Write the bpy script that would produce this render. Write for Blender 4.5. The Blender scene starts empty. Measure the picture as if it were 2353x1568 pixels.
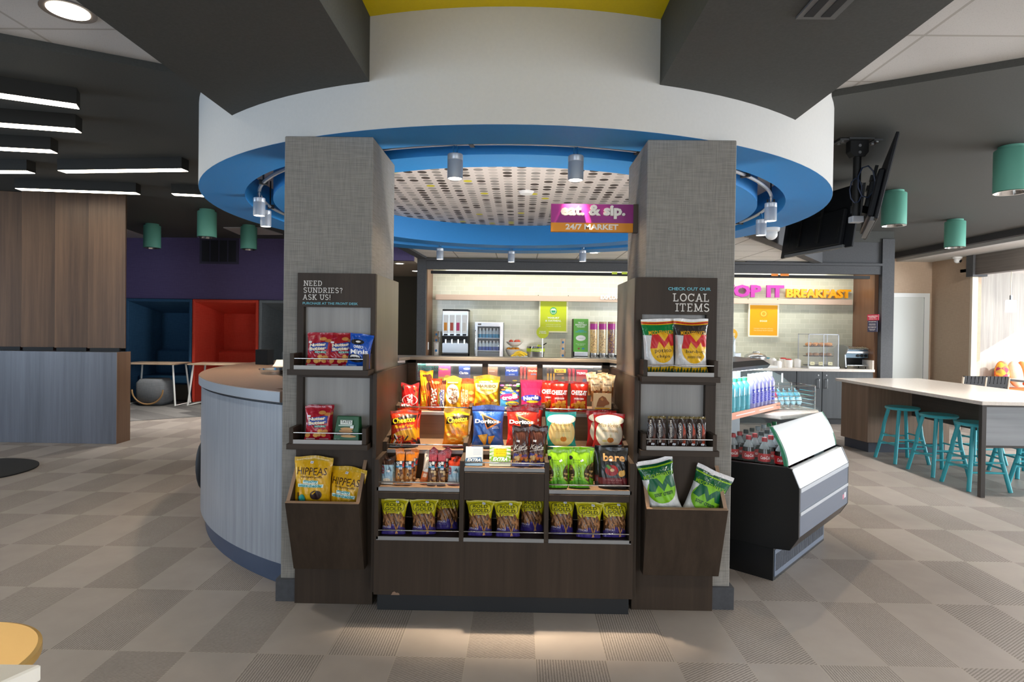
EXPO = 0.0
DAYLIGHTS = [
    ('window_light_left', (-3.5, -5.9, 1.6), (.1, 1, 0), 3.8, 2.4, 190, (.72, .85, 1)),
    ('window_light_middle', (.85, -5.9, 1.6), (0, 1, 0), 3.4, 2.4, 42, (1, .97, .92)),
    ('window_light_right', (5.0, -5.9, 1.6), (-.1, 1, 0), 3.6, 2.4, 180, (.9, .95, 1)),
    ('window_light_side', (-9.4, 2.6, 1.6), (1, .1, 0), 3.0, 2.0, 250, (.62, .79, 1)),
    ('window_light_nook', (10.55, 9.7, 1.6), (-1, 0, 0), 2.4, 2.0, 110, (.9, .95, 1)),
    ('window_light_dining', (10.55, 4.6, 1.6), (-1, 0, 0), 5.2, 2.0, 780, (.9, .95, 1))]
import bpy, bmesh, math, random
from mathutils import Vector, Matrix, Euler
random.seed(7)
S = bpy.context.scene
COL = S.collection
PI = math.pi
# ---------------------------------------------------------------- camera
F, PIT, ROL, YAW, SY, HC = 1388.0, -.00971, .0135, .0125, -17.4, 1.44
_fw = Vector((-math.sin(YAW)*math.cos(PIT), math.cos(YAW)*math.cos(PIT), math.sin(PIT)))
_r0 = Vector((math.cos(YAW), math.sin(YAW), 0)); _u0 = _r0.cross(_fw)
_r = _r0*math.cos(ROL) + _u0*math.sin(ROL); _u = _u0*math.cos(ROL) - _r0*math.sin(ROL)
CAMP = Vector((0, 0, HC))
cd = bpy.data.cameras.new('camera'); cam = bpy.data.objects.new('camera', cd); COL.objects.link(cam)
cd.sensor_width = 36; cd.lens = 36*F/2353; cd.shift_y = SY/2353; cd.clip_start = .05; cd.clip_end = 100
cam.matrix_world = Matrix(((_r.x, _u.x, -_fw.x, 0), (_r.y, _u.y, -_fw.y, 0), (_r.z, _u.z, -_fw.z, HC), (0, 0, 0, 1)))
S.camera = cam
S.view_settings.view_transform = 'Standard'; S.view_settings.look = 'None'; S.view_settings.gamma = 1
S.view_settings.use_curve_mapping = False; S.view_settings.exposure = EXPO
# ---------------------------------------------------------------- sky, daylight
W = bpy.data.worlds.new('world'); S.world = W; W.use_nodes = True
_b = W.node_tree.nodes['Background']; _b.inputs[0].default_value = (.75, .87, 1, 1); _b.inputs[1].default_value = 1.0

def look(d):
    return Vector(d).to_track_quat('-Z', 'Y').to_euler()
def area(name, loc, d, sx, sy, watts, col):
    l = bpy.data.lights.new(name, 'AREA'); l.shape = 'RECTANGLE'; l.size = sx; l.size_y = sy; l.energy = watts; l.color = col
    o = bpy.data.objects.new(name, l); o.location = loc; o.rotation_euler = look(d); COL.objects.link(o); return o
def spot(name, loc, d, watts, ang, blend, col, rad=.03, parent=None):
    l = bpy.data.lights.new(name, 'SPOT'); l.energy = watts; l.spot_size = ang; l.spot_blend = blend; l.color = col; l.shadow_soft_size = rad
    o = bpy.data.objects.new(name, l); o.location = loc; o.rotation_euler = look(d); COL.objects.link(o); return o
WARM = (1, .8, .58); DAY = (.78, .89, 1); NEUT = (1, .95, .89)
# daylight through the window bands of the three outer walls (windows stand at these places)
for nm, loc, d, sx, sy, e, c in DAYLIGHTS:
    area(nm, loc, d, sx, sy, e, c)
sl = bpy.data.lights.new('sun', 'SUN'); sl.energy = 7; sl.angle = .009; sl.color = (1, .94, .86)
so = bpy.data.objects.new('sun', sl); so.rotation_euler = look((-1.0, .62, -.62)); COL.objects.link(so)

# ---------------------------------------------------------------- pixels of the photograph to points of the place
def ray(x, y): return _fw + _r*((x-1176.5)/F) - _u*((y-784-SY)/F)
def PY(x, y, Y): d = ray(x, y); return CAMP + d*(Y/d.y)
def PZ(x, y, Z): d = ray(x, y); return CAMP + d*((Z-HC)/d.z)
def PX(x, y, X): d = ray(x, y); return CAMP + d*(X/d.x)
# ---------------------------------------------------------------- materials
def lin(c):
    c = c/255.0
    return c/12.92 if c <= .04045 else ((c+.055)/1.055)**2.4
def C(h):
    if isinstance(h, str):
        h = h.lstrip('#'); return (lin(int(h[0:2], 16)), lin(int(h[2:4], 16)), lin(int(h[4:6], 16)), 1)
    return (*h, 1) if len(h) == 3 else h
_mats = {}
class NT:
    def __init__(s, m): s.t = m.node_tree; s.n = s.t.nodes; s.p = s.n['Principled BSDF']
    def new(s, ty, **k):
        n = s.n.new(ty)
        for a, v in k.items(): setattr(n, a, v)
        return n
    def l(s, a, b): s.t.links.new(a, b)
    def math(s, op, a, b=None, c=None):
        n = s.new('ShaderNodeMath', operation=op)
        for i, v in enumerate((a, b, c)):
            if v is None: continue
            if isinstance(v, (int, float)): n.inputs[i].default_value = v
            else: s.l(v, n.inputs[i])
        return n.outputs[0]
    def coord(s, which='Object', scale=(1, 1, 1), rot=(0, 0, 0), loc=(0, 0, 0)):
        tc = s.new('ShaderNodeTexCoord'); mp = s.new('ShaderNodeMapping')
        mp.inputs['Scale'].default_value = scale; mp.inputs['Rotation'].default_value = rot; mp.inputs['Location'].default_value = loc
        s.l(tc.outputs[which], mp.inputs[0]); return mp.outputs[0]
    def noise(s, vec, scale=1, detail=3, rough=.55):
        n = s.new('ShaderNodeTexNoise'); n.inputs['Scale'].default_value = scale; n.inputs['Detail'].default_value = detail
        n.inputs['Roughness'].default_value = rough; s.l(vec, n.inputs['Vector']); return n.outputs['Fac']
    def ramp(s, fac, stops, interp='LINEAR'):
        n = s.new('ShaderNodeValToRGB'); r = n.color_ramp; r.interpolation = interp
        while len(r.elements) < len(stops): r.elements.new(.5)
        for e, (p, c) in zip(r.elements, stops): e.position = p; e.color = C(c)
        s.l(fac, n.inputs[0]); return n.outputs[0]
    def mix(s, fac, a, b, bt='MIX'):
        n = s.new('ShaderNodeMix', data_type='RGBA', blend_type=bt)
        for i, v in ((0, fac), (6, a), (7, b)):
            if isinstance(v, (int, float)): n.inputs[i].default_value = v
            elif isinstance(v, (tuple, str)): n.inputs[i].default_value = C(v)
            else: s.l(v, n.inputs[i])
        return n.outputs[2]
    def bump(s, h, strength=.2, dist=.01):
        n = s.new('ShaderNodeBump'); n.inputs['Strength'].default_value = strength; n.inputs['Distance'].default_value = dist
        s.l(h, n.inputs['Height']); s.l(n.outputs[0], s.p.inputs['Normal'])
def mat(name, col=(.5, .5, .5), rough=.5, metal=0, spec=.5, emit=0, ecol=None, trans=0, alpha=1, coat=0, tex=None):
    if name in _mats: return _mats[name]
    m = bpy.data.materials.new(name); m.use_nodes = True; p = m.node_tree.nodes['Principled BSDF']
    p.inputs['Base Color'].default_value = C(col); p.inputs['Roughness'].default_value = rough; p.inputs['Metallic'].default_value = metal
    p.inputs['Specular IOR Level'].default_value = spec; p.inputs['Transmission Weight'].default_value = trans; p.inputs['Alpha'].default_value = alpha
    p.inputs['Coat Weight'].default_value = coat
    if emit: p.inputs['Emission Color'].default_value = C(ecol or col); p.inputs['Emission Strength'].default_value = emit
    if tex: tex(NT(m))
    _mats[name] = m; return m
def wood(name, a, b, axis='z', rough=.45, sc=1.0, spec=.4):
    def tex(n):
        k = {'z': (38, 38, 1.2), 'x': (1.2, 38, 38), 'y': (38, 1.2, 38)}[axis]
        v = n.coord('Object', tuple(q*sc for q in k)); f = n.noise(v, 1, 5, .65)
        k2 = {'z': (9, 9, .25), 'x': (.25, 9, 9), 'y': (9, .25, 9)}[axis]
        g = n.noise(n.coord('Object', tuple(q*sc for q in k2)), 1, 2)
        h = n.math('ADD', n.math('MULTIPLY', f, .55), n.math('MULTIPLY', g, .45))
        n.l(n.ramp(h, [(.32, a), (.68, b)]), n.p.inputs['Base Color']); n.bump(f, .06, .002)
    return mat(name, a, rough, spec=spec, tex=tex)
def plain(name, a, b, rough=.6, scale=30, bump=0, spec=.4, metal=0):
    def tex(n):
        f = n.noise(n.coord('Object'), scale, 4)
        n.l(n.ramp(f, [(.3, a), (.7, b)]), n.p.inputs['Base Color'])
        if bump: n.bump(f, bump, .003)
    return mat(name, a, rough, spec=spec, metal=metal, tex=tex)
def weave(name, a, b, sc=150):
    def tex(n):
        f = n.noise(n.coord('Object', (sc, sc, 9)), 1, 2); g = n.noise(n.coord('Object', (9, 9, sc)), 1, 2)
        h = n.math('ADD', n.math('MULTIPLY', f, .5), n.math('MULTIPLY', g, .5))
        n.l(n.ramp(h, [(.38, a), (.62, b)]), n.p.inputs['Base Color']); n.bump(h, .25, .002)
    return mat(name, a, .8, spec=.2, tex=tex)
# ---------------------------------------------------------------- mesh helper
class MB:
    def __init__(s): s.v = []; s.f = []; s.m = []; s.uv = None
    def add(s, vs, fs, mi=0):
        o = len(s.v); s.v += [tuple(v) for v in vs]; s.f += [tuple(i+o for i in f) for f in fs]; s.m += [mi]*len(fs); return s
    def box(s, x0, x1, y0, y1, z0, z1, mi=0):
        return s.add([(x, y, z) for z in (z0, z1) for y in (y0, y1) for x in (x0, x1)],
                     [(0, 2, 3, 1), (4, 5, 7, 6), (0, 1, 5, 4), (2, 6, 7, 3), (0, 4, 6, 2), (1, 3, 7, 5)], mi)
    def obox(s, c, ax, ay, az, mi=0):
        c, ax, ay, az = Vector(c), Vector(ax), Vector(ay), Vector(az)
        return s.add([c+ax*i+ay*j+az*k for k in (-1, 1) for j in (-1, 1) for i in (-1, 1)],
                     [(0, 2, 3, 1), (4, 5, 7, 6), (0, 1, 5, 4), (2, 6, 7, 3), (0, 4, 6, 2), (1, 3, 7, 5)], mi)
    def prism(s, poly, fn, mi=0):
        """poly: 2-D outline; fn(p, t) -> point, t in 0, 1"""
        n = len(poly); vs = [fn(p, 0) for p in poly]+[fn(p, 1) for p in poly]
        return s.add(vs, [tuple(range(n))[::-1], tuple(range(n, 2*n))]+[(i, (i+1) % n, n+(i+1) % n, n+i) for i in range(n)], mi)
    def slab(s, poly, z0, z1, mi=0): return s.prism(poly, lambda p, t: (p[0], p[1], z1 if t else z0), mi)
    def lathe(s, prof, n=24, c=(0, 0, 0), mi=0, a0=0, a1=2*PI, closed=True):
        full = abs(a1-a0-2*PI) < 1e-6; k = n if full else n+1; vs = []; fs = []
        for i in range(k):
            a = a0+(a1-a0)*i/n
            for r, z in prof: vs.append((c[0]+r*math.cos(a), c[1]+r*math.sin(a), c[2]+z))
        m = len(prof)
        for i in range(n):
            j = (i+1) % k
            for q in range(m-1):
                if prof[q][0] < 1e-6 and prof[q+1][0] < 1e-6: continue
                fs.append((i*m+q, j*m+q, j*m+q+1, i*m+q+1))
        return s.add(vs, fs, mi)
    def cyl(s, p, q, r, n=12, r2=None, mi=0): return s.tube([p, q], r, n, mi, r2)
    def tube(s, pts, r, n=8, mi=0, r2=None, caps=True, closed=False):
        pts = [Vector(p) for p in pts]; vs = []; fs = []; N = len(pts); up = None
        for i, p in enumerate(pts):
            a = pts[(i-1) % N] if (i > 0 or closed) else p; b = pts[(i+1) % N] if (i < N-1 or closed) else p
            t = (b-a).normalized()
            if up is None: up = Vector((0, 0, 1)) if abs(t.z) < .9 else Vector((1, 0, 0))
            e1 = t.cross(up).normalized(); e2 = e1.cross(t).normalized(); up = e2
            rr = r if r2 is None else r+(r2-r)*i/(N-1)
            for k in range(n): an = 2*PI*k/n; vs.append(p+e1*(rr*math.cos(an))+e2*(rr*math.sin(an)))
        for i in range(N if closed else N-1):
            j = (i+1) % N
            for k in range(n): fs.append((i*n+k, i*n+(k+1) % n, j*n+(k+1) % n, j*n+k))
        if caps and not closed: fs += [tuple(range(n))[::-1], tuple(range((N-1)*n, N*n))]
        return s.add(vs, fs, mi)
    def sheet(s, fn, nu, nv, mi=0):
        vs = [fn(i/nu, j/nv) for j in range(nv+1) for i in range(nu+1)]
        return s.add(vs, [(j*(nu+1)+i, j*(nu+1)+i+1, (j+1)*(nu+1)+i+1, (j+1)*(nu+1)+i) for j in range(nv) for i in range(nu)], mi)
    def ball(s, c, r, n=12, sx=1, sy=1, sz=1, mi=0):
        prof = [(max(math.sin(PI*i/(n//2+2)), 0), -math.cos(PI*i/(n//2+2))) for i in range(n//2+3)]
        o = len(s.v); s.lathe(prof, n, (0, 0, 0), mi)
        for i in range(o, len(s.v)): x, y, z = s.v[i]; s.v[i] = (c[0]+x*r*sx, c[1]+y*r*sy, c[2]+z*r*sz)
        return s
    def xf(s, M, start=0):
        for i in range(start, len(s.v)): s.v[i] = tuple(M @ Vector(s.v[i]))
        return s
    def build(s, name, mats, parent=None, loc=None, bevel=0, smooth=None, fixn=True, rot=None):
        me = bpy.data.meshes.new(name); me.from_pydata(s.v, [], s.f)
        for m in (mats if isinstance(mats, (list, tuple)) else [mats]): me.materials.append(m)
        for p, mi in zip(me.polygons, s.m): p.material_index = mi
        if s.uv:
            ul = me.uv_layers.new(name='UVMap')
            for lp in me.loops: ul.data[lp.index].uv = s.uv[lp.vertex_index] if lp.vertex_index < len(s.uv) else (.5, .5)
        if fixn or bevel:
            b = bmesh.new(); b.from_mesh(me)
            bmesh.ops.remove_doubles(b, verts=b.verts, dist=1e-6) if not s.uv else None
            if bevel: bmesh.ops.bevel(b, geom=[e for e in b.edges if len(e.link_faces) == 2 and e.calc_face_angle(0) > .6], offset=bevel, segments=1, affect='EDGES', clamp_overlap=True)
            if fixn: bmesh.ops.recalc_face_normals(b, faces=b.faces)
            b.to_mesh(me); b.free()
        if smooth:
            for p in me.polygons: p.use_smooth = True
            me.set_sharp_from_angle(angle=math.radians(smooth))
        o = bpy.data.objects.new(name, me); COL.objects.link(o)
        if parent: o.parent = parent
        if loc is not None: o.location = loc
        if rot is not None: o.rotation_euler = rot
        return o
def tag(o, label, cat, group=None, kind=None):
    o['label'] = label; o['category'] = cat
    if group: o['group'] = group
    if kind: o['kind'] = kind
    return o
def thing(name, label, cat, loc=(0, 0, 0), rz=0, group=None):
    o = bpy.data.objects.new(name, None); COL.objects.link(o); o.location = loc; o.rotation_euler = (0, 0, rz); o.empty_display_size = .05
    return tag(o, label, cat, group)
def struct(o): o['kind'] = 'structure'; return o
def dup(o, loc=None, rot=None, label=None, group=None):
    c = o.copy(); COL.objects.link(c)
    if loc is not None: c.location = loc
    if rot is not None: c.rotation_euler = rot
    if label: c['label'] = label
    if group: c['group'] = group
    for ch in list(o.children):
        d = ch.copy(); COL.objects.link(d); d.parent = c
        for g in list(ch.children): e = g.copy(); COL.objects.link(e); e.parent = d
    return c
# ---------------------------------------------------------------- lettering
def text(body, w=None, h=None, bold=0, shear=0, ext=0, spc=1, lead=1, align='CENTER', maxe=None):
    """vertices, faces of a text fitted to w x h around the origin in the x-z plane, reading from -y"""
    cu = bpy.data.curves.new('t', 'FONT'); cu.body = body; cu.size = 1; cu.offset = bold; cu.shear = shear; cu.extrude = 0; cu.resolution_u = 2
    cu.align_x = align; cu.space_character = spc; cu.space_line = lead
    o = bpy.data.objects.new('t', cu); COL.objects.link(o); bpy.context.view_layer.update()
    me = bpy.data.meshes.new_from_object(o.evaluated_get(bpy.context.evaluated_depsgraph_get()))
    bpy.data.objects.remove(o); bpy.data.curves.remove(cu)
    xs = [v.co.x for v in me.vertices]; ys = [v.co.y for v in me.vertices]
    x0, x1, y0, y1 = min(xs), max(xs), min(ys), max(ys)
    sx = w/(x1-x0) if w else None; sy = h/(y1-y0) if h else None
    sx = sx or sy; sy = sy or sx
    b = bmesh.new(); b.from_mesh(me); bpy.data.meshes.remove(me)
    for v in b.verts: v.co = Vector(((v.co.x-(x0+x1)/2)*sx, 0, (v.co.y-(y0+y1)/2)*sy))
    bmesh.ops.remove_doubles(b, verts=b.verts, dist=1e-5)
    if maxe: _subdiv(b, maxe)
    if ext:
        g = bmesh.ops.extrude_face_region(b, geom=list(b.faces))
        for v in [e for e in g['geom'] if isinstance(e, bmesh.types.BMVert)]: v.co.y -= ext
    b.verts.index_update(); vs = [tuple(v.co) for v in b.verts]; fs = [tuple(v.index for v in f.verts) for f in b.faces]; b.free()
    return vs, fs
def _subdiv(b, L):
    for _ in range(7):
        bmesh.ops.triangulate(b, faces=b.faces)
        es = [e for e in b.edges if e.calc_length() > L]
        if not es: break
        bmesh.ops.subdivide_edges(b, edges=es, cuts=1)
    bmesh.ops.triangulate(b, faces=b.faces)
def polyfill(pts, L=None):
    b = bmesh.new(); f = b.faces.new([b.verts.new((p[0], 0, p[1])) for p in pts]); f.normal_update()
    if L: _subdiv(b, L)
    b.verts.index_update(); r = [tuple(v.co) for v in b.verts], [tuple(v.index for v in f.verts) for f in b.faces]; b.free(); return r
def ell(cx, cz, rx, rz, n=22): return [(cx+rx*math.cos(2*PI*i/n), cz+rz*math.sin(2*PI*i/n)) for i in range(n)]
def rect(cx, cz, w, h, a=0):
    c, s_ = math.cos(a), math.sin(a)
    return [(cx+x*c-z*s_, cz+x*s_+z*c) for x, z in ((-w/2, -h/2), (w/2, -h/2), (w/2, h/2), (-w/2, h/2))]
def ink(col): return mat('ink_'+col.lstrip('#'), col, .4, spec=.4)
def flat_print(items, name, parent=None, loc=(0, 0, 0), rz=0, mats=None, off=.0006, base=None, loc_obj=None):
    """lettering and shapes laid flat on a panel that faces -y at loc. items: ('t', body, cx, cz, w, h, col, opts) / ('p', pts, col)"""
    mb = MB(); ms = []; ci = {}
    M = Matrix.Translation(loc) @ Matrix.Rotation(rz, 4, 'Z')
    for k, it in enumerate(items):
        if it[0] == 't':
            _, body, cx, cz, w, h, col = it[:7]; vs, fs = text(body, w, h, **(it[7] if len(it) > 7 else {}))
            vs = [(x+cx, y, z+cz) for x, y, z in vs]
        else: vs, fs = polyfill(it[1]); col = it[2]
        if col not in ci: ci[col] = len(ms); ms.append(col if not isinstance(col, str) else ink(col))
        mb.add([M @ Vector((x, y-off*(k*.25+1), z)) for x, y, z in vs], fs, ci[col])
    return mb.build(name, ms, parent, fixn=False)
# ================================================================ surfaces of the place
DW = wood('dark_wood', '#30271f', '#43372d', 'z', .5, spec=.22)
DWX = wood('dark_wood_lengthwise', '#30271f', '#43372d', 'x', .5, spec=.25)
DWL = wood('dark_wood_shelf', '#5a4535', '#7a6049', 'x', .42)  # lit copy of the dark wood, spotlight glow put into its colour
EDGE = wood('wood_edge_band', '#8a6f58', '#9c8069', 'z', .4)
SLATW = wood('brown_slat_wood', '#49372a', '#6d543f', 'z', .4)
GREYW = wood('grey_laminate', '#6f7275', '#8d9092', 'z', .4)
PLANTW = wood('blue_grey_laminate', '#4b4c52', '#65666e', 'z', .4)
ISLW = wood('island_brown_wood', '#6d5847', '#8a7361', 'z', .4)
CABW = wood('cabinet_grey_wood', '#3f4245', '#4e5255', 'z', .45)
NOOKW = wood('pale_nook_wood', '#8f8a83', '#b5afa6', 'z', .5)
BACKP = wood('pale_grey_liner', '#8b8986', '#a3a19e', 'z', .5)
STEEL = mat('brushed_steel', '#b9bbbd', .28, 1)
ALU = mat('satin_aluminium', '#b4b8be', .35, .35)
CHROME = mat('chrome', '#d8d8d8', .12, 1)
BLACK = mat('black_plastic', '#131416', .5, spec=.3)
BLACKM = mat('black_metal', '#141516', .5, .3)
GREYM = mat('grey_strip', '#8f8f8f', .4, .4)
WHITE = mat('white_plastic', '#e8e8e6', .4)
QUARTZ = plain('white_quartz', '#d9cfc4', '#e6ddd4', .18, 60, 0, .5)
CHAR = plain('charcoal_paint', '#41423f', '#484946', .75, 90, .05)
CHARB = plain('charcoal_wall_covering', '#46474a', '#4f5052', .7, 60, .05)
WHITEP = plain('white_paint', '#cdccc8', '#d0cfcb', .7, 60)
BLUE = plain('blue_paint', '#2b86cc', '#2d89d0', .55, 60, .03)
YELLOW = plain('yellow_paint', '#e6cc00', '#ead200', .6, 60, .03)
BEIGE = weave('beige_wall_covering', '#b7a18b', '#c3ad97', 160)
PURPLE = weave('purple_wall_covering', '#5a4f75', '#62577e', 160)
COLF = weave('grey_linen_covering', '#7d7a75', '#949089', 260)
TEAL = mat('teal_paint', '#6cb29d', .5)
TEALS = mat('teal_stool_paint', '#3aa9b4', .35)
GLASS = mat('clear_acrylic', (.97, .98, .98), .03, alpha=.06, spec=.5)
GLASSG = mat('green_edged_glass', (.80, .97, .90), .03, alpha=.03, spec=.6)
GEDGE = mat('green_glass_edge', '#3d8f6c', .1, alpha=.9)
LAMP = mat('lit_lamp_face', (1, .92, .8), .5, emit=9, ecol=(1, .9, .74))
LAMPL = mat('lit_linear_diffuser', (1, .93, .82), .5, emit=16, ecol=(1, .88, .68))

def floor_tex(n):
    tc = n.new('ShaderNodeTexCoord'); sp = n.new('ShaderNodeSeparateXYZ'); n.l(tc.outputs['Object'], sp.inputs[0])
    X = n.math('DIVIDE', n.math('SUBTRACT', sp.outputs[0], .09), .3048); Y = n.math('DIVIDE', n.math('SUBTRACT', sp.outputs[1], 2.612), .613)
    k = n.math('FLOOR', X); j = n.math('FLOOR', Y); fx = n.math('SUBTRACT', X, k); fy = n.math('SUBTRACT', Y, j)
    q = n.math('SUBTRACT', n.math('SUBTRACT', k, j), 1)                       # kind of tile runs along the diagonals
    m4 = n.math('FLOORED_MODULO', q, 4)
    striped = n.math('LESS_THAN', n.math('FLOORED_MODULO', q, 2), .5)
    along = n.math('LESS_THAN', m4, .5)
    sA = n.math('FRACT', n.math('MULTIPLY', sp.outputs[0], 84))
    sB = n.math('FRACT', n.math('ADD', n.math('MULTIPLY', sp.outputs[0], 46), n.math('MULTIPLY', sp.outputs[1], -70)))
    st = n.math('ADD', n.math('MULTIPLY', sA, along), n.math('MULTIPLY', sB, n.math('SUBTRACT', 1, along)))
    nz = n.noise(n.coord('Object'), 70, 3); nz2 = n.noise(n.coord('Object'), 5, 4)
    st = n.math('GREATER_THAN', n.math('ADD', st, n.math('MULTIPLY', n.math('SUBTRACT', nz, .5), .7)), .52)
    dark = n.math('MULTIPLY', st, striped)
    wn = n.new('ShaderNodeTexWhiteNoise', noise_dimensions='2D'); cv = n.new('ShaderNodeCombineXYZ'); n.l(k, cv.inputs[0]); n.l(j, cv.inputs[1]); n.l(cv.outputs[0], wn.inputs[0])
    base = n.ramp(n.math('ADD', n.math('MULTIPLY', nz2, .7), n.math('MULTIPLY', wn.outputs[0], .3)), [(.25, '#8d847d'), (.75, '#9e958d')])
    base = n.mix(n.math('MULTIPLY', dark, .6), base, '#564d47')
    base = n.mix(n.math('MULTIPLY', striped, .03), base, '#6a6058')
    gx = n.math('MINIMUM', fx, n.math('SUBTRACT', 1, fx)); gy = n.math('MINIMUM', fy, n.math('SUBTRACT', 1, fy))
    g = n.math('MAXIMUM', n.math('LESS_THAN', gx, .006), n.math('LESS_THAN', gy, .003))
    base = n.mix(n.math('MULTIPLY', g, .6), base, '#a0968a')
    n.l(base, n.p.inputs['Base Color']); n.bump(n.math('MULTIPLY', dark, -1), .15, .001)
    n.l(n.math('ADD', .42, n.math('MULTIPLY', dark, .2)), n.p.inputs['Roughness'])
FLOOR = mat('floor_tile', '#857a70', .45, spec=.45, tex=floor_tex)
def tilewall(n):
    b = n.new('ShaderNodeTexBrick'); tc = n.coord('Object', (1, 1, 1), (PI/2, 0, 0)); n.l(tc, b.inputs['Vector'])
    b.inputs['Scale'].default_value = 1; b.inputs['Brick Width'].default_value = .1545; b.inputs['Row Height'].default_value = .0785
    b.inputs['Mortar Size'].default_value = .0022; b.inputs['Color1'].default_value = C('#c3c4b0'); b.inputs['Color2'].default_value = C('#cccdba'); b.inputs['Mortar'].default_value = C('#dfdccb')
    n.l(b.outputs[0], n.p.inputs['Base Color']); n.bump(b.outputs['Fac'], -.3, .002)
SUBWAY = mat('pale_subway_tile', '#c3c4b0', .12, spec=.5, tex=tilewall)
def acoustic(ox, oy, sx, sy, base='#c4c1bd'):
    def tex(n):
        tc = n.new('ShaderNodeTexCoord'); sp = n.new('ShaderNodeSeparateXYZ'); n.l(tc.outputs['Object'], sp.inputs[0])
        g = None
        for ax, o, s_ in ((0, ox, sx), (1, oy, sy)):
            q = n.math('FRACT', n.math('DIVIDE', n.math('SUBTRACT', sp.outputs[ax], o), s_)); q = n.math('LESS_THAN', n.math('MINIMUM', q, n.math('SUBTRACT', 1, q)), .009/s_)
            g = q if g is None else n.math('MAXIMUM', g, q)
        f = n.noise(n.coord('Object'), 190, 2); f = n.math('LESS_THAN', f, .36)
        c = n.mix(n.math('MULTIPLY', f, .35), base, '#8d8985'); n.l(n.mix(g, c, '#a7a19a'), n.p.inputs['Base Color'])
    return tex
ACF = mat('acoustic_tile_front', '#c4c1bd', .85, tex=acoustic(2.16, 3.30, 1.22, .61))
ACB = mat('acoustic_tile_rear', '#e9e5e0', .85, tex=acoustic(-.36, 8.86, .61, .61, '#ece8e3'))
def dots(n):
    tc = n.new('ShaderNodeTexCoord'); sp = n.new('ShaderNodeSeparateXYZ'); n.l(tc.outputs['Object'], sp.inputs[0])
    X = n.math('DIVIDE', sp.outputs[0], .112); Y = n.math('DIVIDE', sp.outputs[1], .092); k = n.math('FLOOR', X); j = n.math('FLOOR', Y)
    fx = n.math('MULTIPLY', n.math('SUBTRACT', n.math('SUBTRACT', X, k), .5), .112); fy = n.math('MULTIPLY', n.math('SUBTRACT', n.math('SUBTRACT', Y, j), .5), .092)
    d = n.math('SQRT', n.math('ADD', n.math('POWER', n.math('ABSOLUTE', fx), 2), n.math('POWER', n.math('ABSOLUTE', fy), 2)))
    on = n.math('LESS_THAN', d, .037)
    wn = n.new('ShaderNodeTexWhiteNoise', noise_dimensions='2D'); cv = n.new('ShaderNodeCombineXYZ'); n.l(k, cv.inputs[0]); n.l(j, cv.inputs[1]); n.l(cv.outputs[0], wn.inputs[0])
    c = n.ramp(wn.outputs[0], [(0, '#4b423c'), (.3, '#938d88'), (.55, '#a9a39e'), (.75, '#c3bbb5'), (.965, '#d8cb2a')], 'CONSTANT')
    n.l(n.mix(on, '#d7cec8', c), n.p.inputs['Base Color'])
DOTS = mat('dotted_panel', '#d7cec8', .7, tex=dots)
def carpet(n):
    v = n.coord('Object', (1, 1, 1), (0, 0, .6)); b = n.new('ShaderNodeTexBrick'); n.l(v, b.inputs['Vector']); b.inputs['Scale'].default_value = 1
    b.inputs['Brick Width'].default_value = .9; b.inputs['Row Height'].default_value = .23; b.inputs['Mortar Size'].default_value = 0
    b.inputs['Color1'].default_value = C('#3b3a3b'); b.inputs['Color2'].default_value = C('#8a8885'); b.offset = .5
    f = n.noise(n.coord('Object', (60, 60, 60)), 4, 3); n.l(n.mix(.35, b.outputs[0], n.ramp(f, [(.3, '#2c2b2c'), (.7, '#8a8886')])), n.p.inputs['Base Color'])
CARPET = mat('plank_carpet', '#555', .95, spec=.1, tex=carpet) if False else mat('plank_carpet', '#555555', .95, spec=.1, tex=carpet)

# ================================================================ room shell
XL, XR, YB, YF = -9.5, 10.6, -6.0, 15.0
struct(MB().box(XL, XR, YB, YF, -.1, 0).build('floor', FLOOR))
struct(MB().slab([(XL, 7.35), (-6.2, 8.32), (-4.72, 9.36), (-3.2, 10.2), (-2.2, 11.0), (-2.2, YF), (XL, YF)], .0, .006).build('floor_carpet', CARPET))
# ceilings: dark field behind a straight edge on both sides, white tiles before it
def edgeL(x): return 3.739+.556*(x+2.221)
def edgeR(x): return 4.044-.587*(x-2.058)
mb = MB()
mb.slab([(XL, edgeL(XL)), (-1.2, edgeL(-1.2)), (0, 4.9), (1.1, edgeR(1.1)), (7.4, edgeR(7.4)), (7.4, YF), (XL, YF)], 3.0, 3.045)
struct(mb.build('ceiling_dark', CHAR))
struct(MB().slab([(XL, YB), (XR, YB), (XR, YF), (XL, YF)], 3.046, 3.14).build('ceiling', ACF))
struct(MB().slab([(-.768, YB), (.682, YB), (.682, 3.2), (-.768, 3.2)], 2.985, 3.044).build('ceiling_yellow', YELLOW))
for nm, x0, x1 in (('beam_left', -1.70, -.768), ('beam_right', .682, 1.573)):
    struct(MB().box(x0, x1, YB, 3.6, 2.66, 3.05).build('ceiling_'+nm, CHAR))
# lower white ceiling towards the buffet
lowp = [(-.057+2.54*math.cos(a), 5.45+2.54*math.sin(a)) for a in [math.radians(126-(126-22)*i/24) for i in range(25)]]+[(2.574, 7.006), (4.448, 9.298), (4.45, 9.42), (-1.455, 9.42)]
struct(MB().slab(lowp, 2.52, 2.6).build('ceiling_rear', ACB))
mb = MB()
for a, b, w in (((2.35, 6.55), (4.448, 9.298), .13), ((-1.455, 9.42), (-1.55, 7.5), .13)):
    a, b = Vector((*a, 0)), Vector((*b, 0)); t = (b-a).normalized(); nrm = Vector((t.y, -t.x, 0))*w
    mb.slab([(p.x, p.y) for p in (a, b+t*.1, b+t*.1+nrm, a+nrm)], 2.49, 3.0)
struct(mb.build('trim_1', CHARB))
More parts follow.
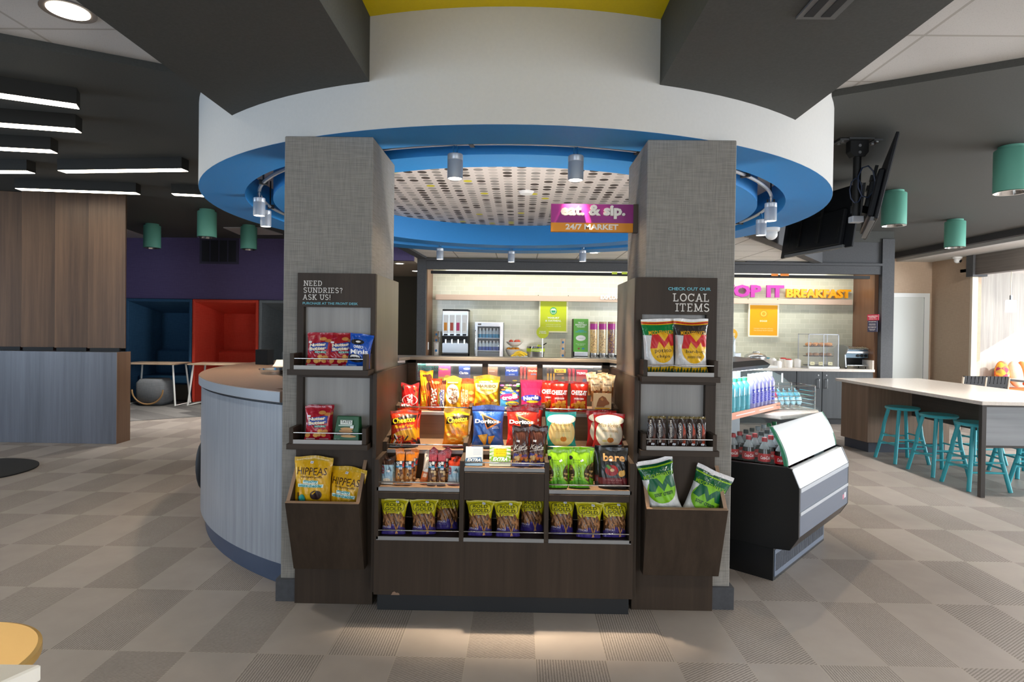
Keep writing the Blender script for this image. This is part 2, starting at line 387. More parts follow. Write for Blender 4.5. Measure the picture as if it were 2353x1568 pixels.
# white low ceiling by the windows, right
struct(MB().box(7.4, 8.2, 6, 13, 2.84, 2.92).build('ceiling_window_side', WHITEP))
struct(MB().box(7.3, 7.4, -1, 13, 2.9, 3.0).build('trim_2', CHARB))
# hall behind the portal, left
struct(MB().box(-3.0, -1.6, 9.1, 12.0, 2.42, 2.5).build('ceiling_hall', mat('hall_ceiling', '#b8a994', .8)))
struct(MB().box(-3.0, -1.6, 9.0, 9.1, 2.42, 3.0).build('trim_3', PURPLE))
struct(MB().box(-3.05, -1.2, 11.9, 12.0, 0, 3.0).build('wall_hall', mat('dark_hall_wall', '#4a4335', .8)))
# walls
struct(MB().box(XL, -3.05, 10.95, 11.1, 1.885, 3.0).build('wall_booths', PURPLE))
struct(MB().box(-4.2, -3.05, 11.8, 11.9, 0, 3.0).build('wall_booth_end', PURPLE))
struct(MB().box(XL-.1, XL, YB, YF, 0, 3.05).build('wall_left', CHARB))
struct(MB().box(XL, XR, YF, YF+.1, 0, 3.05).build('wall_far', BEIGE))
mb = MB()
for x0, x1, z0, z1 in ((XL, XR, 0, .35), (XL, XR, 2.75, 3.05), (XL, -5.5, .35, 2.75), (-1.6, -.9, .35, 2.75), (2.6, 3.2, .35, 2.75), (6.9, XR, .35, 2.75)):
    mb.box(x0, x1, YB-.1, YB, z0, z1)
struct(mb.build('wall_entrance', BEIGE))
for k, (x0, x1) in enumerate(((-5.5, -1.6), (-.9, 2.6), (3.2, 6.9))):
    w = MB()
    for x in (x0+.03, (x0+x1)/2, x1-.03): w.box(x-.03, x+.03, YB-.09, YB-.02, .35, 2.75)
    for z in (.38, 2.72): w.box(x0, x1, YB-.09, YB-.02, z-.03, z+.03)
    struct(w.build('window_%d' % (k+1), BLACKM))
# right: door wall, corner, nook
struct(MB().box(5.9, 8.2, 12.0, 12.15, 0, 2.92).build('wall_door', BEIGE))
struct(MB().box(8.1, 8.3, 10.985, 12.0, 0, 2.92).build('wall_corner', BEIGE))
struct(MB().box(8.26, 10.7, 11.24, 11.4, 0, 3.0).build('wall_nook', NOOKW))
struct(MB().box(8.06, 8.24, -1, 10.98, 2.49, 2.87).build('beam_nook', wood('grey_brown_beam', '#4f4a46', '#6a645f', 'y', .5)))
struct(MB().box(8.02, 8.28, 10.82, 10.984, 2.46, 2.9).build('trim_4', CHARB))
struct(MB().box(8.1, 8.2, 10.93, 10.984, 0, 2.49).build('trim_5', mat('cream_jamb', '#d8c9b4', .5)))
struct(MB().box(8.1, 10.7, -1, 11.24, 2.56, 2.62).build('ceiling_nook', WHITEP))
mb = MB()
for y0, y1, z0, z1 in ((-1, 11.3, 0, .45), (-1, 11.3, 2.5, 3.0), (10.9, 11.3, .45, 2.5), (8.2, 8.5, .45, 2.5), (-1, 5, .45, 2.5)): mb.box(10.6, 10.7, y0, y1, z0, z1)
struct(mb.build('wall_right', BEIGE))
for k, (y0, y1) in enumerate(((8.5, 10.9), (5.0, 8.2))):
    w = MB()
    for y in (y0+.03, (y0+y1)/2, y1-.03): w.box(10.62, 10.68, y-.03, y+.03, .45, 2.5)
    for z in (.48, 2.47): w.box(10.62, 10.68, y0, y1, z-.03, z+.03)
    struct(w.build('window_%d' % (k+4), WHITE))
# door, right
d = struct(MB().box(6.55, 7.92, 11.955, 12.0, 0, 2.14).build('door_1', mat('white_door', '#cfd3cf', .5)))
struct(MB().box(6.5, 6.6, 11.93, 12, 0, 2.14).box(7.92, 8.02, 11.93, 12, 0, 2.14).box(6.5, 8.02, 11.93, 12, 2.14, 2.22).build('door_frame', mat('white_trim', '#dfe2e0', .4), d))
# ---------------------------------------------------------------- the round canopy
RC = (-.057, 5.45)
R0, R1, R2, R3, ZB = 2.53, 2.223, 2.024, 1.76, 2.42
ring = thing('round_canopy', 'large round ceiling canopy with white fascia and blue underside above the snack market', 'canopy', (*RC, ZB))
def circ(mb, prof, n=128): return mb.lathe(prof, n)
circ(MB(), [(R0, 0), (R0, .625), (R0-.03, .625), (R0-.03, .012), (R0-.03, 0), (R0, 0)]).build('fascia', WHITEP, ring, smooth=35)
circ(MB(), [(R1, .34), (R1, -.001), (R0-.001, -.001), (R0-.0302, .05), (R1+.03, .05), (R1+.03, .34), (R1, .34)]).build('underside_band', BLUE, ring, smooth=35)
circ(MB(), [(R2, .34), (R2, 0), (R3, 0), (R3, .235), (R3+.02, .235), (R3+.02, .34), (R2, .34)]).build('inner_ring', BLUE, ring, smooth=35)
MB().lathe([(R1+.03, .35), (R2-.05, .35), (R2-.05, .36), (R1+.03, .36), (R1+.03, .35)], 128).build('slot_top', mat('slot_blue', '#2a74b0', .6), ring)
for a in (-.17, PI+.17):
    MB().lathe([(R1-.001, .26), (R2+.001, .26), (R2+.001, .265), (R1-.001, .265), (R1-.001, .26)], 10, a0=a-.24, a1=a+.24).build('slot_opening_panel', mat('slot_cream', '#ead8c6', .7), ring)
MB().lathe([(0, .235), (R3+.01, .235), (R3+.01, .25), (0, .25)], 96).build('dotted_ceiling_panel', DOTS, ring)
MB().lathe([(0, .21), (.055, .212), (.07, .235), (0, .235)], 24, (.1, -.05, 0)).build('sprinkler_cover', WHITE, ring, smooth=40)
# ---------------------------------------------------------------- columns
BASEB = plain('charcoal_base_tile', '#3d3e42', '#46484c', .5, 40)
for nm, x0, x1, bx0, bx1 in (('left', -1.232, -.772, -1.25, -1.11), ('right', .648, 1.104, 1.0, 1.122)):
    c = struct(MB().box(x0, x1, 3.13, 3.67, 0, 2.419).build('column_'+nm, COLF, bevel=.004))
    struct(MB().box(bx0, bx1, 3.112, 3.69, 0, .115).build('baseboard', BASEB, c))
# ================================================================ the stepped snack counter between the columns
KX0, KX1, D1, D2 = -.715, .58, -.278, .146
BAYS = [(KX0, D1), (D1, D2), (D2, KX1)]
PT = .011                                     # half a panel
kiosk = thing('snack_counter', 'dark wood stepped snack display counter with steel rails between two columns', 'display counter')
def part(mb, name, m, parent=None, bevel=.0015, **k): return mb.build(name, m, parent or kiosk, bevel=bevel, **k)
part(MB().box(KX0+.012, KX1-.012, 3.04, 3.8, 0, .092), 'toe_kick', mat('dark_toe_kick', '#17191c', .5))
part(MB().box(KX0, KX1, 3.005, 3.03, .092, .372), 'front_panel', DW)
# a chipped spot at the foot of the front panel
flat_print([('p', [(-.022, 0), (.022, 0), (.02, .008), (.012, .012), (.005, .011), (-.004, .018), (-.014, .013), (-.018, .004)], '#8a705d')], 'chipped_corner', kiosk, (-.605, 3.005, .0925))
for k, (x0, x1) in enumerate(BAYS):
    zs = .61 if k != 1 else .715
    part(MB().box(x0+PT, x1-PT, 3.005, 3.025, .575, zs), 'bay_panel', DW)
    part(MB().box(x0+PT, x1-PT, 3.006, 3.32, .372, .386), 'shelf', DWX)
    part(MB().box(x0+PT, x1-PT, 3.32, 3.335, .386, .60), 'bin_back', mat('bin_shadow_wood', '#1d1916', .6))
    t2 = .633 if k != 1 else .738
    part(MB().box(x0+PT, x1-PT, 3.012, 3.2, t2-.018, t2), 'shelf', DWL)
    part(MB().box(x0+PT, x1-PT, 3.2, 3.215, .58, .772), 'riser', DW)
    part(MB().box(x0+PT, x1-PT, 3.2, 3.52, .768, .785), 'shelf', DWL)
    part(MB().box(x0+PT, x1-PT, 3.52, 3.535, .785, .93), 'riser', DWL)
    part(MB().box(x0+PT, x1-PT, 3.515, 3.86, .927, .943), 'shelf', DWL)
    for z, y, sz in ((.386, 3.0, .016), (t2, 3.0, .016), (.785, 3.183, .016), (.943, 3.505, .015)):
        part(MB().box(x0+PT, x1-PT, y, y+.006, z-.018, z+.002), 'shelf_strip', GREYM)
    for z, y in ((.418, 3.004), (t2+.027, 3.004), (.814, 3.186), (.970, 3.508)):
        part(MB().cyl((x0+PT, y, z), (x1-PT, y, z), .0038, 8), 'rail', CHROME, smooth=60)
for k, x in enumerate((KX0+PT, D1, D2, KX1-PT)):
    pr = [(3.0, .372), (3.34, .372), (3.34, .775), (3.86, .775), (3.86, .99), (3.61, .99), (3.5, .978), (3.5, .925), (3.36, .862), (3.18, .828), (3.18, .778), (3.0, .772)]
    part(MB().prism(pr, lambda p, t, x=x: (x-PT+2*PT*t, p[0], p[1])), 'divider_panel', DW, bevel=.0012)
part(MB().box(KX0-.02, KX0, 3.03, 3.86, .092, 1.2), 'side_panel', DW); part(MB().box(KX1, KX1+.02, 3.03, 3.86, .092, 1.2), 'side_panel', DW)
# back: medicine window under the counter top
WX0, WX1 = -.70, .57
part(MB().box(KX0, KX1, 3.86, 3.88, .775, 1.088).box(KX0, -.66, 3.86, 3.88, 1.088, 1.226).box(.53, KX1, 3.86, 3.88, 1.088, 1.226).box(KX0, KX1, 3.86, 3.88, 1.205, 1.226)
     .box(-.235, -.2, 3.861, 3.879, 1.088, 1.22).box(.115, .15, 3.861, 3.879, 1.088, 1.22), 'back_panel', DWX)
part(MB().box(KX0, KX1, 3.88, 4.06, 1.07, 1.086), 'medicine_shelf', DWX)
part(MB().slab([(KX0-.02, 3.69), (KX0+.02, 3.84), (KX1-.02, 3.84), (KX1+.02, 3.69), (KX1+.3, 3.9), (KX1+.3, 4.03), (KX0-.3, 4.03), (KX0-.3, 3.9)], 1.226, 1.246), 'counter_top', mat('taupe_counter', '#8a8072', .35), bevel=.002)
l_ = area('window_strip_lamp', (-.06, 3.885, 1.2), (0, .35, -1), 1.2, .015, 1.7, NEUT)  # fill lamp added under the counter top to brighten the medicine boxes
# acrylic medicine boxes set in the window
ACR = []
for k, (x0, x1) in enumerate(((-.655, -.24), (-.195, .11), (.155, .525))):
    w = .0015; o = MB()
    o.box(x0, x1, 3.884, 3.887, 1.088, 1.206).box(x0, x0+.003, 3.887, 4.05, 1.088, 1.206).box(x1-.003, x1, 3.887, 4.05, 1.088, 1.206).box((x0+x1)/2-.0015, (x0+x1)/2+.0015, 3.887, 4.05, 1.088, 1.206)
    o = o.build('medicine_case', GLASS); tag(o, 'clear acrylic medicine case, %s of the three under the counter top' % ('left', 'middle', 'right')[k], 'case', 'acrylic medicine cases'); ACR.append(o)
flat_print([('t', 'NEED\nCHARGERS OR\nELECTRONICS?', .07, .022, .14, .05, '#3fa596', dict(bold=.03, align='LEFT')), ('t', 'PURCHASE\nGET AT', .045, -.027, .09, .03, '#6d2b52', dict(bold=.03, align='LEFT'))], 'printed_lettering', ACR[0], (-.65, 3.883, 1.155))
def carton(name, label, x, w, h, d, col, prints, side=None, Y=3.91, z=1.0865, grp='medicine boxes under the counter top', rz=0):
    t = MB().box(-w/2, w/2, 0, d, 0, h).build(name, mat('carton_'+col.lstrip('#'), col, .5), bevel=.001)
    tag(t, label, 'box', grp); t.location = (x, Y, z); t.rotation_euler = (0, 0, rz)
    if prints: flat_print([(p[0], p[1], p[2]*w, p[3]*h, p[4]*w, p[5]*h, p[6], p[7] if len(p) > 7 else {}) if p[0] == 't' else ('p', [(a*w, b*h) for a, b in p[1]], p[2]) for p in prints], 'printed_face', t)
    return t
def bx(px, py=860): return PY(px, py, 3.91).x
B = dict(bold=.03)
carton('medicine_carton', 'pink and yellow stomach medicine box behind the acrylic', bx(1021), .078, .098, .03, '#d9487f', [('p', rect(0, .14, 1, .28), '#e3c21c'), ('p', ell(.25, .3, .22, .1), '#e3c21c'), ('t', 'Pepto', -.05, .78, .7, .16, '#e8b52a', B)])
carton('medicine_carton', 'dark blue allergy medicine box behind the acrylic', bx(1067), .072, .1, .03, '#22428f', [('p', ell(.2, .82, .3, .07), '#c8d4e8'), ('t', 'Claritin', -.05, .55, .8, .17, '#ffffff', B), ('p', rect(0, .1, 1, .2), '#5f8d3a'), ('p', ell(.15, .1, .2, .08), '#e3c21c')])
carton('medicine_carton', 'brown and orange medicine box in the middle case', bx(1130), .075, .095, .03, '#a5765c', [('p', rect(0, .12, 1, .24), '#d56b2a'), ('p', rect(0, .72, .5, .05), '#d8bfae')])
carton('medicine_carton', 'navy night cold medicine box in the middle case', bx(1176), .085, .1, .03, '#1d2c66', [('p', rect(0, .55, 1, .3), '#1b4fb0'), ('t', 'NyQuil', 0, .74, .8, .16, '#ffffff', B), ('t', 'SEVERE', 0, .5, .45, .08, '#bcd0f0', B), ('p', ell(.25, .1, .2, .05), '#d9c532')])
carton('medicine_carton', 'orange day cold medicine box in the middle case', bx(1226), .08, .1, .03, '#dd4f22', [('p', rect(0, .88, 1, .08), '#c22b22'), ('t', 'DayQuil', 0, .74, .8, .16, '#ffd9b0', B), ('t', 'SEVERE', 0, .53, .45, .09, '#86b4d8', B), ('p', ell(.25, .1, .2, .05), '#d9c532')])
for i in range(2): carton('medicine_carton', '%s red spine of two medicine boxes beside the orange one' % ('left', 'right')[i], bx(1198+i*8), .016, .1, .09, '#b8261f', [('t', 'DayQuil', 0, .4, .5, .5, '#f0c0a8')])
carton('medicine_carton', 'dark brown and yellow aspirin box in the right case', bx(1287), .075, .092, .03, '#3a2218', [('p', rect(0, .84, 1, .26), '#d5a31d'), ('t', 'BAYER', 0, .84, .7, .16, '#2a1608', B), ('t', 'ASPIRIN', 0, .6, .6, .08, '#c9a37d', B), ('p', ell(.25, .35, .12, .1), '#a65a3a')])
for i in range(3): carton('medicine_carton', ('leftmost', 'middle', 'right')[i]+' of three brown and yellow aspirin box spines', bx(1259+i*7), .013, .092, .09, '#3a2218', [('p', rect(0, .35, .8, .6), '#c9941d')])
carton('medicine_carton', 'red pain reliever box in the right case', bx(1337), .072, .085, .03, '#b3162a', [('t', 'TYLENOL', -.05, .75, .8, .18, '#ffffff', dict(bold=.03, shear=.2)), ('p', ell(.25, .2, .2, .14), '#2a3f8a')])
for i in range(2): carton('medicine_carton', '%s of two red pain reliever box spines' % ('left', 'right')[i], bx(1309+i*9), .016, .09, .09, '#a31326', [('t', 'TYLENOL', 0, .4, .4, .6, '#e8a0a8')])
carton('medicine_carton', 'black medicine box at the right end of the window', bx(1381), .09, .1, .05, '#1c1a1a', [('p', rect(0, .8, .5, .05), '#b8a070')])
cup = MB().lathe([(0, 0), (.026, 0), (.034, .085), (.031, .085), (.024, .004), (0, .004)], 20).build('dark_mug', mat('slate_cup', '#3b4654', .4), smooth=40); tag(cup, 'slate grey cup behind the left acrylic case', 'cup'); cup.location = (bx(975), 4.0, 1.0865)

# ================================================================ side cabinets
def cabinet(side):
    sgn = 1 if side == 'left' else -1
    lab = {'left': 'tall dark wood sundries cabinet on the left column with two trays and a hopper', 'right': 'tall dark wood local items cabinet on the right column with two trays and a hopper'}[side]
    t = thing('sundries_cabinet' if side == 'left' else 'local_items_cabinet', lab, 'cabinet')
    Yf = 3.095
    if side == 'left': xo, xi, nx0, nx1 = -1.145, -.742, -1.088, -.765+.0; ox0, ox1 = PY(697.6, 760, Yf).x, PY(851, 760, Yf).x
    else: xo, xi = 1.006, .592; ox0, ox1 = PY(1475, 760, Yf).x, PY(1623, 760, Yf).x
    a, b = min(xo, xi), max(xo, xi)
    zt1 = PY(775 if side == 'left' else 1550, 706 if side == 'left' else 723, Yf).z; zb1 = .0+PY(775 if side == 'left' else 1550, 845 if side == 'left' else 860, Yf).z
    zt2 = PY(775 if side == 'left' else 1550, 868 if side == 'left' else 884, Yf).z; zb2 = PY(775 if side == 'left' else 1550, 1010 if side == 'left' else 1024, Yf).z
    D = .032; q = lambda *z: MB().box(*z)
    # the frame of the face, round the two niches, and the return along the inner face of the column
    xs = (a, ox0, ox1, b)
    fb = MB().box(a, b, Yf, Yf+D, zt1, 1.707).box(a, b, Yf, Yf+D, zt2, zb1).box(a, b, Yf, Yf+D, .0, zb2)
    for z0, z1 in ((zb1, zt1), (zb2, zt2)): fb.box(xs[0], xs[1], Yf, Yf+D, z0, z1).box(xs[2], xs[3], Yf, Yf+D, z0, z1)
    fb.build('face_panel', DW, t, bevel=.001)
    ri = (xi-.02, xi) if side == 'left' else (xi, xi+.02)
    MB().box(ri[0], ri[1], Yf+D, 3.68, 0, 1.707).build('return_panel', wood('return_wood', '#5b4f43', '#6f6255', 'z', .35), t, bevel=.001)
    for z0, z1 in ((zb1, zt1), (zb2, zt2)):
        MB().box(ox0, ox1, Yf+.0315, Yf+.0335, z0, z1).build('niche_back', BACKP, t)
        # tray
        ty = 2.985; x0, x1 = ox0-.028*(1 if side == 'left' else .4), ox1+.028*(.4 if side == 'left' else 1)
        x0, x1 = max(x0, a-.012), min(x1, b+.012)
        tr = MB().box(x0-.01, x1+.01, ty-.01, Yf-.0005, z0-.032, z0-.004).build('tray', DWX, t, bevel=.001)
        for x in (x0, x1-.02): MB().box(x, x+.02, ty, Yf-.0005, z0-.004, z0+.075).build('bracket', DW, tr, bevel=.001)
        MB().box(x0+.02, x1-.02, ty+.004, Yf+.031, z0-.004, z0+.004).build('tray_floor', DWX, tr)
        MB().box(x0+.02, x1-.02, ty, ty+.004, z0-.004, z0+.016).build('tray_strip', mat('pale_strip', '#a8a5a2', .4), tr)
        MB().cyl((x0+.02, ty+.006, z0+.05), (x1-.02, ty+.006, z0+.05), .0034, 8).build('rail', CHROME, tr, smooth=60)
    # hopper bin
    if side == 'left': bx0, bx1, tx0, tx1 = -1.127, -.768, -1.138, -.775
    else: bx0, bx1, tx0, tx1 = .635, 1.015, .63, 1.025
    zb, zf, zk = .205, .566, .745; yb0, yf = 3.06, 2.935; yk = Yf-.0008; th = .018
    h = MB()
    def pnl(mb, p, q, r_, s_, n): # quad plate with thickness along n
        n = Vector(n); v = [Vector(k) for k in (p, q, r_, s_)]; mb.add(v+[k+n for k in v], [(0, 1, 2, 3), (7, 6, 5, 4), (0, 4, 5, 1), (1, 5, 6, 2), (2, 6, 7, 3), (3, 7, 4, 0)])
    hop = MB(); pnl(hop, (bx0, yb0-.03, zb), (bx1, yb0-.03, zb), (tx1, yf, zf), (tx0, yf, zf), (0, th, 0)); hop = hop.build('hopper', DW, t, bevel=.0012)
    for X0, X1, dx in ((bx0, tx0, th), (bx1, tx1, -th)):
        m = MB(); pnl(m, (X0, yb0-.03+th, zb), (X0, yk, zb), (X1, yk, zk), (X1, yf+th, zf+.004), (dx, 0, 0)); m.build('hopper_side', DW, hop, bevel=.0012)
    MB().box(bx0+th+.002, bx1-th-.002, 2.995, yk, .44, .455).build('hopper_floor', DW, hop)
    m = MB(); pnl(m, (tx0, yf-.001, zf), (tx1, yf-.001, zf), (tx1, yf+th, zf+.004), (tx0, yf+th, zf+.004), (0, 0, .002)); m.build('hopper_rim', EDGE, hop, label=None) if False else m.build('hopper_rim', EDGE, hop)
    for X in (tx0, tx1-th):
        m = MB(); pnl(m, (X, yf+th, zf+.005), (X+th, yf+th, zf+.005), (X+th, yk, zk+.001), (X, yk, zk+.001), (0, 0, .002)); m.build('hopper_rim', EDGE, hop)
    return t, Yf, (ox0, ox1, zb1, zt1, zb2, zt2)
CABL, CYF, NL = cabinet('left'); CABR, _, NR = cabinet('right')
# slab-serif lettering: strokes with serifs
def slab_font(s, x0, z0, h, sp=1.0, th=.13, serif=.42):
    """rectangles and arcs for capital letters; returns list of polygons and the width"""
    out = []; x = 0
    def ln(a, b, t=th):
        a, b = Vector((*a, 0)), Vector((*b, 0)); d = (b-a).normalized(); n = Vector((-d.y, d.x, 0))*t/2
        out.append([(p.x, p.y) for p in (a-n, b-n, b+n, a+n)])
    def sf(cx, cz, w=serif): ln((x+cx-w/2, cz), (x+cx+w/2, cz), th*.8)
    def arc(cx, cz, rx, rz, a0, a1, n=12):
        o = []; 
        for i in range(n+1):
            a = math.radians(a0+(a1-a0)*i/n); o.append((x+cx+(rx+th/2)*math.cos(a), cz+(rz+th/2)*math.sin(a)))
        for i in range(n, -1, -1):
            a = math.radians(a0+(a1-a0)*i/n); o.append((x+cx+(rx-th/2)*math.cos(a), cz+(rz-th/2)*math.sin(a)))
        out.append(o)
    L = lambda *p: ln((x+p[0], p[1]), (x+p[2], p[3]), *(p[4:]))
    e = th*.4
    for ch in s:
        w = .8
        if ch == 'N': L(.15, 0, .15, 1); L(.15, 1, .75, 0); L(.75, 0, .75, 1); sf(.15, e); sf(.15, 1-e, .3); sf(.75, 1-e); w = .92
        elif ch == 'E': L(.15, 0, .15, 1); L(0, e, .65, e, th*.8); L(0, 1-e, .65, 1-e, th*.8); L(.15, .52, .5, .52, th*.8); L(.65-e, 0, .65-e, .25, th*.7); L(.65-e, .75, .65-e, 1, th*.7); w = .74
        elif ch == 'D': L(.15, 0, .15, 1); L(0, e, .4, e, th*.8); L(0, 1-e, .4, 1-e, th*.8); arc(.38, .5, .34, .5-th/2, -90, 90); w = .84
        elif ch == 'S': arc(.35, .735, .25, .265-th/2+.03, 20, 270); arc(.35, .265, .27, .265-th/2+.03, -160, 90); w = .72
        elif ch == 'U': L(.15, .35, .15, 1); L(.7, .35, .7, 1); arc(.425, .36, .275, .36-th/2, 180, 360); sf(.15, 1-e); sf(.7, 1-e); w = .86
        elif ch == 'R': L(.15, 0, .15, 1); L(0, 1-e, .4, 1-e, th*.8); L(.15, .48, .4, .48, th*.8); arc(.4, .735, .22, .25-th/3, -90, 90); L(.38, .48, .68, 0); sf(.15, e); sf(.72, e, .22); w = .84
        elif ch == 'I': L(.2, 0, .2, 1); sf(.2, e); sf(.2, 1-e); w = .4
        elif ch == '?': arc(.28, .75, .2, .25-th/2, -60, 180); L(.32, .3, .32, .52); L(.32, .0, .32, .14); w = .6
        elif ch == '!': L(.12, .3, .12, 1); L(.12, 0, .12, .15); w = .3
        elif ch == 'A': L(.12, 0, .42, 1); L(.72, 0, .42, 1); L(.22, .32, .62, .32, th*.8); sf(.1, e, .3); sf(.74, e, .3); w = .86
        elif ch == 'K': L(.15, 0, .15, 1); L(.2, .42, .68, 1); L(.32, .55, .7, 0); sf(.15, e); sf(.15, 1-e); sf(.68, 1-e, .3); sf(.72, e, .3); w = .86
        elif ch == 'L': L(.15, 0, .15, 1); L(0, e, .65, e, th*.8); sf(.15, 1-e); L(.65-e, 0, .65-e, .28, th*.7); w = .72
        elif ch == 'O': arc(.42, .5, .36, .5-th/2, 0, 359.9, 26); w = .86
        elif ch == 'C': arc(.42, .5, .36, .5-th/2, 35, 325, 22); L(.74, .68, .74, .98, th*.7); w = .84
        elif ch == 'T': L(.38, 0, .38, 1); L(0, 1-e, .76, 1-e, th*.8); L(e, .72, e, 1, th*.7); L(.76-e, .72, .76-e, 1, th*.7); sf(.38, e); w = .8
        elif ch == 'M': L(.15, 0, .15, 1); L(.15, 1, .52, .1); L(.89, 1, .52, .1); L(.89, 0, .89, 1); sf(.15, e); sf(.89, e); sf(.12, 1-e, .22); sf(.92, 1-e, .22); w = 1.06
        elif ch == ' ': w = .35
        x += (w+.12)*sp
    return [[(x0+px*h, z0+pz*h) for px, pz in p] for p in out], x*h
def slab_lines(lines, h, gap, right=False):
    its = []; z = 0
    for s in lines:
        ps, w = slab_font(s, 0, 0, h)
        for p in ps: its.append(('p', [(a-(w if right else 0), b+z) for a, b in p], '#d9d4cd'))
        z -= h+gap
    return its
p = PY(698, 657, CYF); q = PY(698, 689, CYF)
h = (PY(698, 645, CYF).z-PY(698, 657, CYF).z)
its = slab_lines(['NEED', 'SUNDRIES?', 'ASK US!'], h, (p.z-q.z)/2-h)
w = PY(824, 699, CYF).x-p.x
its.append(('t', 'PURCHASE AT THE FRONT DESK', w/2, PY(760, 698, CYF).z-p.z, w, .0125, '#5fa9b8', dict(bold=.02)))
flat_print(its, 'lettering', CABL, (p.x, CYF, p.z))
p = PY(1632, 694, CYF); h2 = PY(1632, 675.5, CYF).z-p.z
its = slab_lines(['LOCAL', 'ITEMS'], h2, p.z-PY(1632, 717, CYF).z-h2, True)
w = PY(1632, 665, CYF).x-PY(1534, 665, CYF).x
its.append(('t', 'CHECK OUT OUR', -w/2, PY(1583, 664.5, CYF).z-p.z, w, .0165, '#5fa9b8', dict(bold=.03)))
flat_print(its, 'lettering', CABR, (p.x, CYF, p.z))
# ================================================================ packets
def film(name, bands, k=0, rough=.3, crink=.35):
    """film in bands from the foot up: [(v_end, colour)], edges bowed by k"""
    def tex(n):
        tc = n.new('ShaderNodeTexCoord'); sp = n.new('ShaderNodeSeparateXYZ'); n.l(tc.outputs['UV'], sp.inputs[0])
        u = n.math('SUBTRACT', sp.outputs[0], .5); v = n.math('ADD', sp.outputs[1], n.math('MULTIPLY', n.math('MULTIPLY', u, u), -k))
        st = []; z = 0
        for e, c in bands: st.append((max(z, 0), c)); z = e
        n.l(n.ramp(v, st, 'CONSTANT'), n.p.inputs['Base Color'])
        f = n.noise(n.coord('Object', (34, 34, 20)), 1, 3, .6); n.bump(f, crink*1.4, .012)
    return mat('film_'+name, bands[0][1], rough, spec=.5, coat=.25, tex=tex)
class Bag:
    def __init__(s, w, h, d, seed, stand=False, seal=.07, pinch=.10, crease=1.0):
        s.w, s.h, s.d, s.stand, s.seal, s.pinch = w, h, d, stand, seal, pinch
        r = random.Random(seed); s.wv = [(r.uniform(2, 7), r.uniform(2, 9), r.uniform(0, 6.3), r.uniform(.35, 1)) for _ in range(6)]; s.cr = crease; s.tw = r.uniform(-.004, .004); s.top = [r.uniform(-.006, .006) for _ in range(3)]
    def g(s, v):
        t = max(0, min(1, (1-s.seal-v)/(.42 if not s.stand else .6))); a = 1-(1-t)**2.2
        if s.stand: b = .72+.28*min(1, v/.25) if v > .02 else .66+3*v
        else: b = 1-(1-max(0, min(1, (v-s.seal*.6)/.3)))**2.2
        return max(0, a*b)
    def pt(s, u, v, side=-1, off=0):
        g = s.g(v); wv = s.w*(1-s.pinch*g+ (0 if not s.stand else -.02*v)); x = (u-.5)*wv
        e = 1-abs(2*u-1)**2.4; prof = max(e, 0)**.62
        n = sum(a*math.sin(p*6.28*u+q*3.1*v+f) for p, q, f, a in s.wv)*.00135*s.cr*(.35+g)*min(1, e*3)
        y = s.d/2*prof*g+n*(1 if g > .03 else .25)+.0008
        z = v*s.h
        if v > .85: z += (v-.85)/.15*(s.top[0]*math.sin(3*u)+s.top[1]*math.sin(7*u+1)); 
        wave = (v-.8)*s.tw*math.sin(9*u)*6 if v > .8 else 0
        return (x, side*(y+off)+wave, z)
    def mesh(s, nu=26, nv=34):
        mb = MB(); uv = []
        for side in (-1, 1):
            mb.sheet(lambda u, v: s.pt(u, v, side), nu, nv); uv += [(i/nu, j/nv) for j in range(nv+1) for i in range(nu+1)]
        # foot and side joins
        n1 = (nu+1)*(nv+1)
        for i in range(nu): mb.f.append((i, n1+i, n1+i+1, i+1)); mb.m.append(0)
        for i in range(nu): a = nv*(nu+1)+i; mb.f.append((a, a+1, n1+a+1, n1+a)); mb.m.append(0)
        for j in range(nv):
            for i in (0, nu):
                a = j*(nu+1)+i; b = a+nu+1; q = (a, b, n1+b, n1+a) if i == 0 else (a, n1+a, n1+b, b); mb.f.append(q); mb.m.append(0)
        mb.uv = uv; return mb
    def on(s, x, z, off):
        v = min(max(z/s.h, 0), 1); wv = s.w*(1-s.pinch*s.g(v)); u = min(max(x/wv+.5, .0), 1.0); return s.pt(u, v, -1, off)
